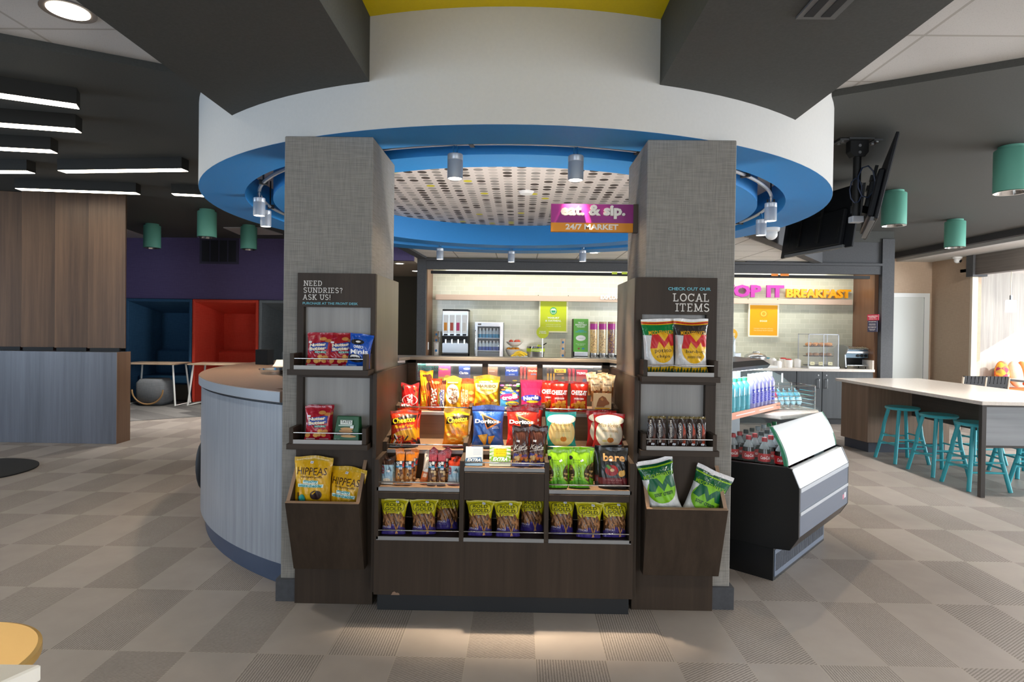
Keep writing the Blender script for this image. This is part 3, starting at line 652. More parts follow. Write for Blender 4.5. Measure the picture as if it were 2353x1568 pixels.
def packet(name, base, w, h, d, prints, seed=1, loc=None, sticker=None, **k):
    """one packet: film, prints in its own mesh; sticker: (x, z) of a small white price sticker"""
    b = Bag(w, h, d, seed, **k); mb = b.mesh(); ms = [base]; ci = {}
    L = 0; prev = False
    for i, it in enumerate(prints):
        xs_ = [q[0] for q in it[1]] if it[0] == 'p' else []; zs_ = [q[1] for q in it[1]] if it[0] == 'p' else []
        small = it[0] == 'p' and (max(xs_)-min(xs_))*(max(zs_)-min(zs_)) < .05
        if i and not (small and prev): L += 1
        prev = small
        if it[0] == 't':
            _, body, cx, cz, tw, th, col = it[:7]; o = dict(it[7]) if len(it) > 7 else {}; a = o.pop('rot', 0)
            if a == 90 or a == -90: vs, fs = text(body, th*h, tw*w, maxe=.008, **o); sg = 1 if a == 90 else -1; vs = [(-z*sg, 0, x*sg) for x, y, z in vs]
            else:
                vs, fs = text(body, tw*w, th*h, maxe=.0065, **o)
                if a: c, s_ = math.cos(a), math.sin(a); vs = [(x*c-z*s_, 0, x*s_+z*c) for x, y, z in vs]
            vs = [(x+cx*w, 0, z+cz*h) for x, y, z in vs]
        else: vs, fs = polyfill([(x*w, z*h) for x, z in it[1]], .0065); col = it[2]
        if col not in ci: ci[col] = len(ms); ms.append(ink(col))
        off = .0012+.0006*L+(.00018*(i % 4) if small else 0)
        mb.add([b.on(x, z, off) for x, y, z in vs], fs, ci[col])
    o = mb.build(name, ms, loc=loc, smooth=60, fixn=False)
    o['wh'] = (w, h)
    if sticker:
        vs, fs = polyfill(rect(sticker[0]*w, sticker[1]*h, .016, .0095, sticker[2] if len(sticker) > 2 else -.05), .006)
        m = MB().add([b.on(x, z, .0055) for x, y, z in vs], fs); v2, f2 = polyfill(rect(0, 0, .009, .003))
        m.add([b.on(x+sticker[0]*w, z+sticker[1]*h, .006) for x, y, z in v2], f2, 1)
        m.build('price_sticker', [ink('#e9eaee'), ink('#8a90a0')], o, fixn=False, smooth=60)
    return o
def put(o, px, py, Y, z, label, group=None, rz=0, tilt=.1, roll=0, copy=True, cat='snack bag', kn=None):
    """stands packet o on height z at depth Y where pixel column px (row py) sees it"""
    c = dup(o) if o.get('used') else o
    if o.get('used') is None: o['used'] = 1
    if 'used' in c and c is not o: del c['used']
    p = PY(px, py, Y); c.location = (p.x, Y, z); c.rotation_euler = (-tilt, roll, rz); tag(c, label, cat, group)
    if kn: c.name = kn
    return c
Bd = dict(bold=.03); Bd2 = dict(bold=.05)
# ---- pretzel sticks along the bottom
rr = random.Random(3); sticks = []
for i in range(34):
    cx, cz = rr.uniform(-.4, .4), rr.uniform(.26, .56); sticks.append(('p', rect(cx*1, cz, .045, .17, rr.choice((-.4, -.25, .1, .3, .5, .7, 1.0))), rr.choice(('#9c6d45', '#b07d52', '#7a4f30'))))
pret = film('pretzel', [(.3, '#3c2f78'), (.6, '#54351f'), (.93, '#c9bd18'), (1, '#c2b616')], -.55, .3)
RL = [(.37*math.copysign(abs(math.cos(t))**.55, math.cos(t)), .77+.135*math.copysign(abs(math.sin(t))**.62, math.sin(t))) for t in [2*PI*i/32 for i in range(32)]]
logo = [('p', [(x*1.0, z) for x, z in RL], '#2a3320'),
        ('p', [(x*.95, .77+(z-.77)*.92) for x, z in RL], '#c9bd18'),
        ('t', 'ROLD', 0, .825, .5, .085, '#232b1c', dict(bold=.012)), ('t', 'GOLD', 0, .715, .56, .09, '#232b1c', dict(bold=.012))]
low = [('p', rect(.12, .17, .035, .3, .35), '#b07d52'), ('p', rect(.16, .17, .035, .3, -.3), '#b88a5c'), ('t', 'STICKS', -.2, .22, .3, .05, '#b9b4c8', Bd), ('t', 'ORIGINAL', -.2, .155, .3, .028, '#8e88a8')]
rold = packet('pretzel_bag', pret, .15, .176, .07, sticks+logo+low, 5, stand=True, pinch=.24, sticker=(.12, .9), seal=.06)
PR = [(904, 'leftmost', 3.045, 0, .12, 0), (974, 'second', 3.05, .05, .12, -.02), (1026, 'third, dim and leaning', 3.13, .25, .22, .06), (1103, 'fourth', 3.045, 0, .1, 0), (1167, 'fifth', 3.04, -.06, .1, -.03), (1221, 'sixth, half behind the fifth', 3.13, -.1, .06, 0), (1290, 'seventh', 3.09, 0, .08, 0), (1352, 'eighth', 3.045, -.05, .1, .03), (1412, 'rightmost', 3.06, .1, .1, .02)]
for px, w_, Y, rz, tl, rl in PR:
    put(rold, px, 1220, Y, .388, 'yellow topped pretzel stick bag, bottom bins, %s of nine' % w_, 'pretzel bags in the bottom bins', rz, tl, rl)
# ---- third tier: crisps
cheet = [('p', [(-.5, .3), (-.1, .45), (.35, .55), (.5, .42), (.5, .22), (-.5, .1)], '#e3a21c'), ('p', [(-.47, .58), (.42, .74), (.45, .86), (.2, .88), (-.4, .76)], '#1f1712'),
         ('t', 'Cheetos', -.01, .725, .78, .15, '#f3c21d', dict(bold=.03, rot=.1)), ('t', "Flamin' Hot", .02, .565, .7, .085, '#f4c522', dict(bold=.03, shear=.2, rot=.1)), ('t', 'CRUNCHY', .1, .48, .4, .04, '#f7e2c8', dict(rot=.1))]
hotbits = []; r5 = random.Random(5)
for i in range(26): hotbits.append(('p', rect(r5.uniform(-.42, .42), r5.uniform(.08, .3), .17, .045, r5.uniform(-1.4, 1.4)), r5.choice(('#b02a1a', '#d8481f', '#7a1c14', '#d9d0cc', '#2a211f'))))
chA = packet('cheese_snack_bag', film('cheetos_hot', [(.12, '#2a2322'), (.16, '#8f2517'), (.95, '#d4381c'), (1, '#d8541f')], .1), .152, .2, .07, cheet+hotbits, 11, seal=.1)
put(chA, 938, 1000, 3.33, .787, 'red hot cheese snack bag standing behind its twin at the left', 'red hot cheese snack bags', -.35, .06, 0)
put(chA, 928, 1000, 3.25, .787, 'red hot cheese snack bag in front at the left of the third tier', 'red hot cheese snack bags', .12, .12, 0)
puffs = []
for i in range(22): puffs.append(('p', ell(r5.uniform(-.36, .36), r5.uniform(.12, .38), .1, .035, 10), r5.choice(('#f3b13a', '#f7c45c', '#e88a1c', '#fbe0a8'))))
chB = packet('cheese_snack_bag', film('cheetos', [(.08, '#b8260f'), (.45, '#ee8a16'), (.9, '#f3a51a'), (1, '#f6b71f')], -.3), .145, .205, .07, [('p', [(-.4, .6), (.42, .72), (.45, .84), (.2, .86), (-.36, .78)], '#2a1a0c'), ('t', 'Cheetos', .02, .73, .74, .15, '#f8d23a', dict(bold=.03, rot=.12))]+puffs, 12, seal=.1)
put(chB, 1047, 1000, 3.27, .787, 'orange and yellow cheese snack bag beside the blue chip bag', None, .15, .1, .04)
tri = [('p', [(-.25, .80), (.42, .60), (-.05, .40)], '#d9752a'), ('p', [(-.2, .765), (.34, .605), (-.04, .44)], '#1d1a2a'), ('p', rect(-.24, .61, .5, .07), '#ffffff00'[:7])]
def dor(nm, c, dk, hi): return packet('tortilla_chip_bag', film('chip_'+nm, [(.86, c), (.9, dk), (1, hi)], .0, .22, .45), .176, .225, .075,
    [('p', [(-.22, .82), (.40, .62), (-.02, .44)], '#e07a2a'), ('p', [(-.17, .785), (.31, .625), (-.01, .485)], '#18161f'), ('t', 'Doritos', -.03, .635, .74, .095, '#ffffff', dict(bold=.04)),
     ('t', {'blue': 'COOL\nRANCH', 'red': 'NACHO\nCHEESE'}[nm], .24, .49, .2, .055, '#cfd6ec', Bd), ('p', [(-.3, .3), (.0, .34), (-.06, .08), (-.12, .06)], '#d69a33'), ('p', [(.02, .28), (.22, .3), (.08, .08), (.02, .1)], '#cf8f2c'), ('p', [(-.22, .27), (-.05, .29), (-.1, .14)], '#e8b552')], 13 if nm == 'blue' else 14, seal=.12)
dB = dor('blue', '#2e5cb0', '#1c2c6c', '#4a68c4'); dR = dor('red', '#c22a20', '#6d0f18', '#8a1420')
put(dB, 1121, 1000, 3.27, .787, 'blue ranch tortilla chip bag, middle of the third tier', None, 0, .1, 0)
put(dR, 1212, 1000, 3.36, .787, 'red tortilla chip bag standing half hidden behind its twin', 'red tortilla chip bags', .12, .06, 0)
put(dR, 1200, 1000, 3.26, .787, 'red tortilla chip bag in front, behind the brown nut bags', 'red tortilla chip bags', -.05, .12, 0)
def vick(nm, c, c2): return packet('kettle_chip_bag', film('kettle_'+nm, [(1, c)], 0, .25, .4), .17, .2, .075,
    [('p', ell(.02, .44, .42, .40, 30), c2), ('p', ell(.02, .80, .46, .14), '#f6f1e4'), ('t', 'Miss Vickie’s', .02, .66, .7, .1, '#a58a3a', dict(shear=.35)), ('t', 'SEA SALT\n& VINEGAR' if nm == 'teal' else 'SMOKEHOUSE BBQ', .04, .5, .5, .07, '#b08a3a'), ('p', ell(.06, .27, .1, .07), '#c9762e'), ('p', rect(.06, .37, .05, .09), '#d2c49a'), ('p', ell(-.12, .24, .08, .03), '#e7d38a')], 15 if nm == 'teal' else 16, seal=.08)
vT = vick('teal', '#1f9d9c', '#e0c58c'); vR = vick('red', '#b5282c', '#f0e4d0')
put(vT, 1289, 1000, 3.27, .787, 'teal and tan kettle chip bag right of the red tortilla chips', None, .04, .12, 0)
put(vR, 1382, 1000, 3.36, .787, 'red and cream kettle chip bag standing behind its twin at the right', 'red kettle chip bags', .1, .05, 0)
put(vR, 1397, 1000, 3.26, .787, 'red and cream kettle chip bag in front at the right end', 'red kettle chip bags', -.1, .14, .03)
# ---- top tier
G4 = None
def p4(px): return px
kit = packet('wafer_bar_bag', film('kitkat', [(.93, '#c81e1e'), (1, '#a01818')]), .108, .155, .035, [('p', ell(.0, .36, .42, .2), '#f2ecec'), ('p', ell(.0, .36, .37, .175), '#c81e1e'), ('t', 'KitKat', 0, .36, .3, .46, '#ffffff', dict(bold=.04, rot=90)), ('p', rect(.28, .8, .12, .16, -.5), '#7a4a26'), ('p', rect(.34, .6, .13, .2, -.5), '#8a5630'), ('p', rect(-.36, .84, .12, .18), '#3a1c14')], 21, seal=.06)
put(kit, 942, 915, 3.58, .945, 'red wafer bar bag at the left end of the top tier', None, .12, .08)
red = packet('chocolate_bar_bag', film('folded', [(1, '#a81c1c')]), .1, .05, .03, [('t', 'KitKat', 0, .5, .6, .5, '#ffffff', dict(bold=.03))], 22)
put(red, 928, 930, 3.535, .945, 'small red candy pack lying low at the left end of the top tier', None, 0, .7, cat='candy pack')
ree = packet('peanut_cup_pack', film('reese', [(.5, '#e5661a'), (.62, '#ea7d1c'), (.93, '#f0a81c'), (1, '#e9801b')]), .08, .23, .04, [('p', ell(.22, .82, .2, .1), '#5a2a14'), ('p', ell(.22, .6, .2, .11), '#63301a'), ('p', ell(.0, .88, .28, .03), '#4a2210'), ('t', 'REESE’S', -.15, .28, .35, .42, '#f6cf1c', dict(bold=.05, rot=90)), ('p', rect(.18, .2, .06, .3), '#4a2210')], 23, seal=.04)
put(ree, 979, 915, 3.6, .945, 'tall orange and yellow peanut cup pack on the top tier', None, .05, .04, cat='candy pack')
twx = packet('caramel_bar_pack', film('twix', [(.9, '#cf4a1e'), (1, '#a8381a')]), .07, .19, .035, [('t', 'TWIX', -.12, .4, .5, .6, '#f7ead6', dict(bold=.05, rot=90)), ('p', rect(.33, .45, .2, .5), '#8a7a2c'), ('p', ell(.05, .86, .3, .05), '#e08a4a')], 24, seal=.05)
put(twx, 1001, 915, 3.56, .945, 'orange red caramel bar pack with white vertical lettering', None, -.1, .06, cat='candy pack')
snk = packet('nougat_bar_pack', film('snickers', [(.3, '#5a2a1a'), (.86, '#8f5a3a'), (1, '#4f1c14')]), .05, .18, .03, [('p', rect(0, .4, .6, .55), '#ece6e0'), ('t', 'SNICKERS', 0, .4, .45, .54, '#2a3f9a', dict(bold=.04, rot=90))], 25, seal=.06)
put(snk, 1015, 915, 3.56, .945, 'narrow brown nougat bar pack with blue vertical lettering', None, 0, .06, cat='candy pack')
mm = packet('candy_pouch', film('mms', [(.86, '#eaae1c'), (1, '#f3c93a')]), .108, .195, .05, [('p', ell(.0, .5, .36, .3), '#fbf0d0'), ('t', 'm&m’s', .02, .42, .5, .46, '#7a3a1c', dict(bold=.01, rot=90)), ('t', 'PEANUT', 0, .66, .4, .05, '#b04a1c', Bd), ('p', rect(0, .84, .6, .04), '#f6dc8a')], 26, stand=True)
put(mm, 1040, 915, 3.57, .945, 'yellow candy pouch left of the orange one on the top tier', None, .08, .06)
rp = packet('candy_pouch', film('pieces', [(.84, '#e87f2a'), (1, '#c9431e')]), .1, .185, .05, [('t', 'REESE’S\nPIECES', -.15, .42, .4, .5, '#fbe9b8', dict(bold=.04, rot=90)), ('p', ell(.25, .55, .16, .06), '#f0b45a'), ('p', ell(.28, .35, .16, .06), '#f3c26a'), ('p', ell(.2, .22, .14, .05), '#c9682a')], 27, stand=True)
put(rp, 1073, 915, 3.6, .945, 'orange candy pouch between the yellow pouch and the gold gummy bag', None, .05, .06)
bears = [('p', ell(r5.uniform(-.36, .36), r5.uniform(.06, .3), .07, .035, 10), r5.choice(('#e39a1c', '#f6cf3a', '#f4b52a', '#e8752a', '#f7e08a'))) for i in range(26)]
har = packet('gummy_bag', film('haribo', [(.84, '#dda71c'), (1, '#c68f14')], 0, .22), .158, .205, .06, [('p', [(-.44, .78), (.44, .8), (.4, .56), (0, .44), (-.4, .56)], '#f6e08a'), ('t', 'HARIBO', 0, .7, .7, .09, '#4a2a14', Bd), ('t', 'Goldbears', 0, .59, .52, .075, '#b5791c', Bd)]+bears, 28, seal=.13)
put(har, 1118, 915, 3.6, .945, 'gold gummy candy bag at the middle of the top tier', None, 0, .06)
worms = [('p', ell(r5.uniform(-.45, .45), r5.uniform(.6, .95), .1, .03, 10), r5.choice(('#e0529a', '#4fb04a', '#f2c23a', '#e8662a', '#f3f0e8'))) for i in range(22)]
tro = packet('sour_gummy_bag', film('trolli', [(.6, '#3f8fd0'), (.72, '#2a5aa8'), (1, '#1f1d22')], -.2), .125, .17, .05, worms+[('p', ell(0, .48, .46, .12), '#c22a6a'), ('t', 'trolli', 0, .48, .76, .15, '#ffffff', dict(bold=.05, rot=.15)), ('p', ell(.12, .26, .32, .08), '#f2cf2a'), ('t', 'Crawlers', .12, .26, .5, .08, '#2a5aa8', Bd), ('p', ell(.0, .1, .3, .06), '#f4e7b8')], 29, stand=True)
put(tro, 1171, 915, 3.58, .945, 'blue and black sour gummy bag right of the gold bag', None, .05, .1)
ner = packet('candy_pouch', film('nerds', [(.3, '#d6246a'), (.74, '#c92858'), (.97, '#c21f4e'), (1, '#a0183c')], 0, .25), .132, .185, .05, [('p', ell(0, .42, .46, .12), '#3a3fb0'), ('t', 'Nerds', -.02, .44, .68, .13, '#ffffff', dict(bold=.05, rot=.1)), ('p', ell(.05, .32, .28, .04), '#f2c22a'), ('p', ell(-.1, .14, .16, .08), '#f08a6a'), ('p', ell(.16, .12, .16, .08), '#ef6a7a')], 30, stand=True)
put(ner, 1221, 915, 3.57, .945, 'crimson candy pouch left of the cheese cracker bags', None, .0, .07)
chz = packet('cheese_cracker_bag', film('cheezit', [(.92, '#c9281c'), (1, '#a51a18')], 0, .22), .108, .182, .055, [('t', 'CHEEZ-IT', 0, .62, .84, .15, '#ffffff', dict(bold=.05)), ('p', rect(.02, .43, .5, .05), '#f6e6e0'), ('t', 'ORIGINAL', .02, .43, .42, .025, '#c9281c')]+[('p', rect(r5.uniform(-.3, .34), r5.uniform(.1, .32), .2, .1, r5.uniform(-.6, .6)), r5.choice(('#e8941f', '#f0a83a', '#dd801a'))) for i in range(14)], 31, seal=.08)
put(chz, 1262, 915, 3.64, .945, 'red cheese cracker bag half hidden at the left of the three', 'cheese cracker bags', .1, .06)
put(chz, 1285, 915, 3.585, .945, 'red cheese cracker bag, middle one of the three', 'cheese cracker bags', -.08, .08)
put(chz, 1329, 915, 3.58, .945, 'red cheese cracker bag, right one of the three', 'cheese cracker bags', -.12, .1, .03)
bx0 = MB().box(-.053, .053, 0, .09, 0, .115).box(-.05, .05, .003, .087, .115, .1155, 1).build('jerky_box', [mat('kraft_cream', '#d8bb92', .6), BLACK], bevel=.001); tag(bx0, 'cream meat snack box printed with a brown cow at the right of the top tier', 'box'); p = PY(1384, 925, 3.56); bx0.location = (p.x, 3.56, .945); bx0.rotation_euler = (0, 0, -.04)
flat_print([('p', rect(0, .016, .086, .026), '#e8ad1e'), ('t', 'WAGYU BEEF', 0, .016, .076, .014, '#6a4a1c', Bd), ('p', [(-.035, .035), (-.03, .06), (-.02, .085), (0, .1), (.02, .09), (.028, .075), (.042, .06), (.04, .05), (.02, .045), (.01, .035)], '#8a5228'), ('p', [(-.012, .08), (-.002, .092), (.008, .078), (0, .07)], '#b97a42')], 'printed_face', bx0)
jer = packet('jerky_pouch', film('jerky', [(.45, '#a56a35'), (.62, '#d8b68a'), (.9, '#e3cfae'), (1, '#dcc39a')]), .062, .14, .018, [('t', 'fusion', 0, .72, .6, .07, '#6a4a2c', Bd), ('p', [(-.3, .1), (-.2, .4), (.1, .5), (.35, .3), (.3, .1)], '#7a4320')], 32)
for i, (dx, dy, h_, rz, rl) in enumerate(((-.045, .075, .022, .1, -.12), (-.025, .05, .012, -.05, .05), (.012, .06, .02, .05, -.02), (.038, .045, .012, -.15, .1), (-.035, .02, -.01, .0, -.05), (.0, .03, .002, .06, .06), (.028, .015, -.012, -.03, .02))):
    c = dup(jer) if i else jer
    c.location = (p.x+dx, 3.56+dy, 1.02+h_); c.rotation_euler = (-.04, rl, rz); tag(c, 'cream meat snack pouch standing in the cow print box', 'pouch', 'meat snack pouches in the cow box')
# ---- second tier, left: bars
def bar(name, w, h, d, fm, prints, seed): return packet(name, fm, w, h, d, prints, seed, seal=.08, pinch=.05, crease=.6, sticker=(.1, .5))
clf = bar('energy_bar', .062, .128, .024, film('clif_a', [(.12, '#cfc6b8'), (.3, '#9db8c8'), (.74, '#86a9bf'), (1, '#33201c')]), [('t', 'CLIF', -.33, .56, .22, .32, '#9a2230', dict(bold=.05, rot=90)), ('p', [(.0, .5), (.2, .68), (.38, .5)], '#5a6a7a'), ('p', ell(.0, .16, .3, .07), '#efe6d4')], 41)
clb = bar('energy_bar', .062, .128, .024, film('clif_b', [(.12, '#7a1c18'), (.3, '#9db8c8'), (.74, '#86a9bf'), (1, '#a8341c')]), [('t', 'CLIF', -.33, .56, .22, .32, '#9a2230', dict(bold=.05, rot=90)), ('p', [(.0, .5), (.2, .68), (.38, .5)], '#44525f')], 42)
def kind(nm, top, mid): return bar('nut_bar', .044, .165, .022, film('kind_'+nm, [(.5, mid), (.52, '#2a1f1c'), (.58, '#3f9ac4'), (.72, '#17171c'), (1, top)]), [('t', 'KIND', -.26, .63, .34, .13, '#ffffff', dict(bold=.04, rot=90)), ('p', rect(.1, .67, .3, .09), '#e9e4e0'), ('p', [(.28, .54), (.48, .54), (.48, .7), (.28, .62)], '#d03a2a'), ('p', rect(-.12, .25, .22, .42), '#c98a3a' if nm == 'o' else '#6b4a38')]+[('p', ell(r5.uniform(-.1, .4), r5.uniform(.06, .46), .16, .04, 9), r5.choice(('#8a5a34', '#b98a58', '#5a3522', '#d9b98a'))) for i in range(14)]+([('p', ell(x*.13-.4, .77+.035*zz, .025, .008, 6), '#e8c6cc') for x in range(7) for zz in range(6)] if nm == 'r' else []), 43 if nm == 'o' else 44)
ko = kind('o', '#e5821c', '#a8651f'); kr = kind('r', '#9a1c34', '#5f3a26')
wb = bar('protein_bar', .038, .15, .02, film('whitebar', [(.42, '#cf6a34'), (.9, '#e6dccc'), (1, '#cfc8bc')]), [('t', 'PROTEIN', -.1, .66, .3, .36, '#a8907a', dict(rot=90)), ('p', rect(.0, .3, .5, .12), '#f2c8a8')], 45)
def bars(o, pts, lab, grp, kn=None):
    for i, (px, Y, rz, tl, rl, l) in enumerate(pts): put(o, px, 1090, Y, .635, l, grp, rz, tl, rl, cat='snack bar')
bars(clf, [(895, 3.12, .1, .2, 0, 'blue and dark brown energy bar standing behind at the left end'), (889, 3.06, 0, .2, 0, 'blue and dark brown energy bar in front at the left end')], '', 'dark topped energy bars')
bars(ko, [(921, 3.13, .1, .1, -.05, 'orange topped nut bar, rear left of four'), (945, 3.13, -.1, .1, .1, 'orange topped nut bar, rear right of four'), (918, 3.05, 0, .16, 0, 'orange topped nut bar, front left of four'), (938, 3.05, 0, .16, .03, 'orange topped nut bar, front right of four')], '', 'orange topped nut bars')
put(wb, 972, 1090, 3.07, .635, 'white and orange protein bar leaning between the nut bars', 'pale protein bars', 0, .15, .22, cat='snack bar')
put(wb, 977, 1080, 3.15, .635, 'white protein bar almost hidden behind the leaning one', 'pale protein bars', 0, .05, .1, cat='snack bar')
bars(kr, [(1000, 3.14, .15, .08, -.06, 'dark red dotted nut bar, rear left of four'), (1020, 3.14, -.1, .08, .1, 'dark red dotted nut bar, rear right of four'), (992, 3.05, 0, .16, .02, 'dark red dotted nut bar, front left of four'), (1013, 3.05, 0, .16, .02, 'dark red dotted nut bar, front right of four')], '', 'dark red nut bars')
bars(clb, [(1046, 3.13, 0, .15, .05, 'blue and orange red energy bar standing behind at the right'), (1042, 3.06, 0, .2, .03, 'blue and orange red energy bar in front at the right')], '', 'orange red energy bars')
# ---- second tier, middle: gum and nut bags
def gumbox(px, w, h, d, col, label, prints):
    t = MB().box(-w/2, w/2, 0, d, 0, h).build('gum_box', mat('gum_'+col.lstrip('#'), col, .45), bevel=.001); tag(t, label, 'box'); p = PY(px, 1060, 3.05); t.location = (p.x, 3.035, .7415); t.rotation_euler = (-.35, 0, 0)
    flat_print([(q[0], q[1], q[2]*w, q[3]*h, q[4]*w, q[5]*h, q[6], q[7] if len(q) > 7 else {}) if q[0] == 't' else ('p', [(a*w, b*h) for a, b in q[1]], q[2]) for q in prints], 'printed_face', t)
gumbox(1089, .086, .095, .05, '#e6ebf0', 'white and blue gum box at the left of the middle tray', [('p', rect(0, .16, 1, .32), '#8db2cf')]+[('p', rect(.2, .6+i*.08, .5, .02), '#b9cfe0') for i in range(5)]+[('p', rect(0, .3, .9, .24, .06), '#3f6d9a'), ('t', 'EXTRA', 0, .3, .8, .17, '#eef4fa', dict(bold=.05, shear=.3, rot=0) if False else dict(bold=.05, shear=.3))])
gumbox(1149, .108, .1, .05, '#e9f0d8', 'white, green and yellow gum box in the middle tray', [('p', rect(0, .62, .6, .5), '#e9dc1f')]+[('p', [(-.5, .1+.18*i), (-.22, .22+.18*i), (-.5, .17+.18*i)], '#6fae2f') for i in range(5)]+[('p', [(.5, .12+.18*i), (.2, .2+.18*i), (.5, .2+.18*i)], '#6fae2f') for i in range(5)]+[('t', '35 STICKS', .05, .84, .5, .08, '#b8981a', Bd), ('t', '35 STICKS', .05, .62, .5, .08, '#b8981a', Bd), ('p', rect(0, .34, .8, .24), '#77b82f'), ('t', 'EXTRA', 0, .34, .7, .2, '#ffffff', dict(bold=.05, shear=.3))])
nuts = [('p', ell(r5.uniform(-.36, .36), r5.uniform(.08, .3), .1, .045, 9), r5.choice(('#b98a4a', '#7a4a28', '#d6b27a', '#4a3f8a', '#2a3a9a', '#c96a2a'))) for i in range(26)]
kar = packet('nut_mix_bag', film('kars', [(.14, '#2a2f7a'), (.36, '#6a4a36'), (1, '#4a2a24')], 0, .22), .088, .19, .045, [('p', rect(-.4+.1*i, .8, .008, .36), '#7d564c') for i in range(9)]+nuts+[('p', rect(0, .42, .8, .02, .12), '#d8c9b8'), ('t', 'Kar’s', 0, .5, .78, .13, '#f0e6da', dict(bold=.015, shear=.3))], 51, seal=.1, sticker=(-.15, .66))
kars = [(1200, 3.13, .2, .03, -.05, 'brown nut mix bag, rear left of the four'), (1235, 3.13, -.15, .03, .05, 'brown nut mix bag, rear right of the four'), (1196, 3.05, .0, .12, .0, 'brown nut mix bag, front left of the four'), (1231, 3.06, -.1, .12, .06, 'brown nut mix bag, front right of the four')]
for px, Y, rz, tl, rl, l in kars: put(kar, px, 1050, Y, .740, l, 'brown nut mix bags', rz, tl, rl)
# ---- second tier, right
shell = lambda sx: [('p', [(sx*.5, .14), (sx*.34, .2), (sx*.22, .34), (sx*.22, .44), (sx*.34, .58), (sx*.5, .64)], '#4a3a24')]+[('p', ell(sx*r5.uniform(.3, .46), r5.uniform(.2, .58), .06, .025, 8), r5.choice(('#a8834a', '#7a6a3a', '#c9a86a', '#3a2c1a'))) for i in range(12)]
pis = packet('pistachio_bag', film('pistachio', [(.22, '#4f9a1e'), (.3, '#74b824'), (1, '#94cc2a')], -.5, .25), .108, .185, .055, shell(-1)+shell(1)+[('t', 'PISTACHIOS', 0, .37, .13, .52, '#3a5a14', dict(rot=90)), ('t', 'Wonderful', -.1, .74, .5, .05, '#5d8a1c', dict(bold=.02)), ('t', 'Roasted & Salted', -.05, .68, .5, .03, '#4a7a1c'), ('p', ell(-.42, .8, .1, .055), '#17171a')], 52, stand=True, pinch=.06, sticker=(.12, .73, .5))
for px, Y, rz, tl, l in ((1294, 3.12, .1, .03, 'lime green pistachio bag, rear left of the four'), (1341, 3.13, -.2, .03, 'lime green pistachio bag, rear right of the four'), (1282, 3.05, .02, .1, 'lime green pistachio bag, front left of the four'), (1331, 3.06, -.08, .1, 'lime green pistachio bag, front right of the four')):
    put(pis, px, 1090, Y, .635, l, 'pistachio bags', rz, tl)
bare = packet('apple_chip_bag', film('bare', [(.09, '#1b1c1e'), (.25, '#6a1f24'), (1, '#1d1e20')], 0, .35, .2), .15, .205, .05, [('t', 'bare', .02, .74, .74, .19, '#d6a468', dict(bold=.03)), ('t', 'BAKED CRUNCHY', .02, .62, .7, .018, '#4a4440'), ('p', ell(-.06, .43, .22, .13, 26), '#9a2326'), ('p', ell(-.04, .44, .07, .04), '#d8b98a'), ('p', [(-.28, .54), (-.2, .57), (-.06, .5), (-.16, .45)], '#4a7a3a'), ('p', ell(.27, .36, .1, .08), '#d9a95a'), ('p', ell(.35, .38, .05, .07), '#e3b96a'), ('t', 'crispy red', .0, .2, .56, .045, '#c98a86'), ('t', 'apple chips', .0, .145, .36, .025, '#b07a76')], 53, stand=True, pinch=.02, seal=.1, sticker=(-.1, .68))
put(bare, 1398, 1090, 3.13, .635, 'black apple chip bag standing behind its twin', 'black apple chip bags', .2, .04)
put(bare, 1409, 1090, 3.06, .635, 'black apple chip bag in front at the right end', 'black apple chip bags', -.08, .12)
# ---- cabinet trays
cook = lambda: [('p', ell(r5.uniform(-.36, .4), r5.uniform(.1, .3), .09, .06, 12), r5.choice(('#c98a4a', '#b5743a', '#d6a05a'))) for i in range(7)]
nb = packet('cookie_bite_bag', film('nutter', [(1, '#a3182c')], 0, .24), .132, .172, .06, [('p', [(-.34, .44), (.36, .52), (.38, .74), (-.3, .66)], '#24479a'), ('t', 'Nutter', .0, .645, .62, .1, '#f3e3c8', dict(bold=.05, rot=.08)), ('t', 'Butter', .01, .53, .64, .1, '#f3e3c8', dict(bold=.05, rot=.08)), ('p', rect(.12, .425, .42, .06), '#2f7a7a'), ('t', 'BITES', .12, .425, .34, .045, '#d8ecd8', Bd), ('p', ell(.18, .82, .13, .055), '#c98a4a'), ('p', ell(.38, .77, .12, .05), '#b5743a'), ('t', 'NABISCO', -.2, .84, .16, .035, '#c8506a', dict(rot=.3))]+cook()+[('t', 'Quinn', -.25, .06, .34, .05, '#d8b8b8') if False else ('p', rect(-.25, .06, .34, .04), '#cfa8a8'), ('p', rect(.25, .055, .34, .03), '#b8808a')], 61, sticker=(-.3, .72))
ore = packet('cookie_bite_bag', film('oreo', [(1, '#1551b8')], 0, .24), .125, .172, .06, [('p', ell(-.1, .74, .3, .08), '#1a1a20'), ('p', ell(-.06, .75, .1, .03), '#e8e6e4'), ('t', 'OREO', 0, .6, .4, .085, '#f2f4f8', dict(bold=.04)), ('t', 'Minis', .05, .46, .7, .14, '#ffffff', dict(bold=.025, rot=.08)), ('p', ell(-.1, .28, .28, .1), '#1a1a20'), ('p', ell(-.08, .3, .22, .06), '#e8e6e4'), ('p', ell(-.05, .22, .3, .08), '#23232a'), ('p', rect(-.2, .05, .36, .05), '#6a9ae0')], 62)
def tray(o, px, py, Y, z, l, g=None, rz=0, tl=.12, rl=0, cat='snack bag'): return put(o, px, py, Y, z, l, g, rz, tl, rl, cat=cat)
zl1, zl2, zr1, zr2 = NL[2]+.006, NL[4]+.006, NR[2]+.006, NR[4]+.006
gN = 'red cookie bite bags on the left cabinet'
tray(nb, 740, 810, 3.075, zl1, 'red cookie bite bag behind another at the left of the upper tray', gN, 0, .06)
tray(nb, 732, 810, 3.025, zl1, 'red cookie bite bag in front at the left of the upper tray', gN, -.05, .13)
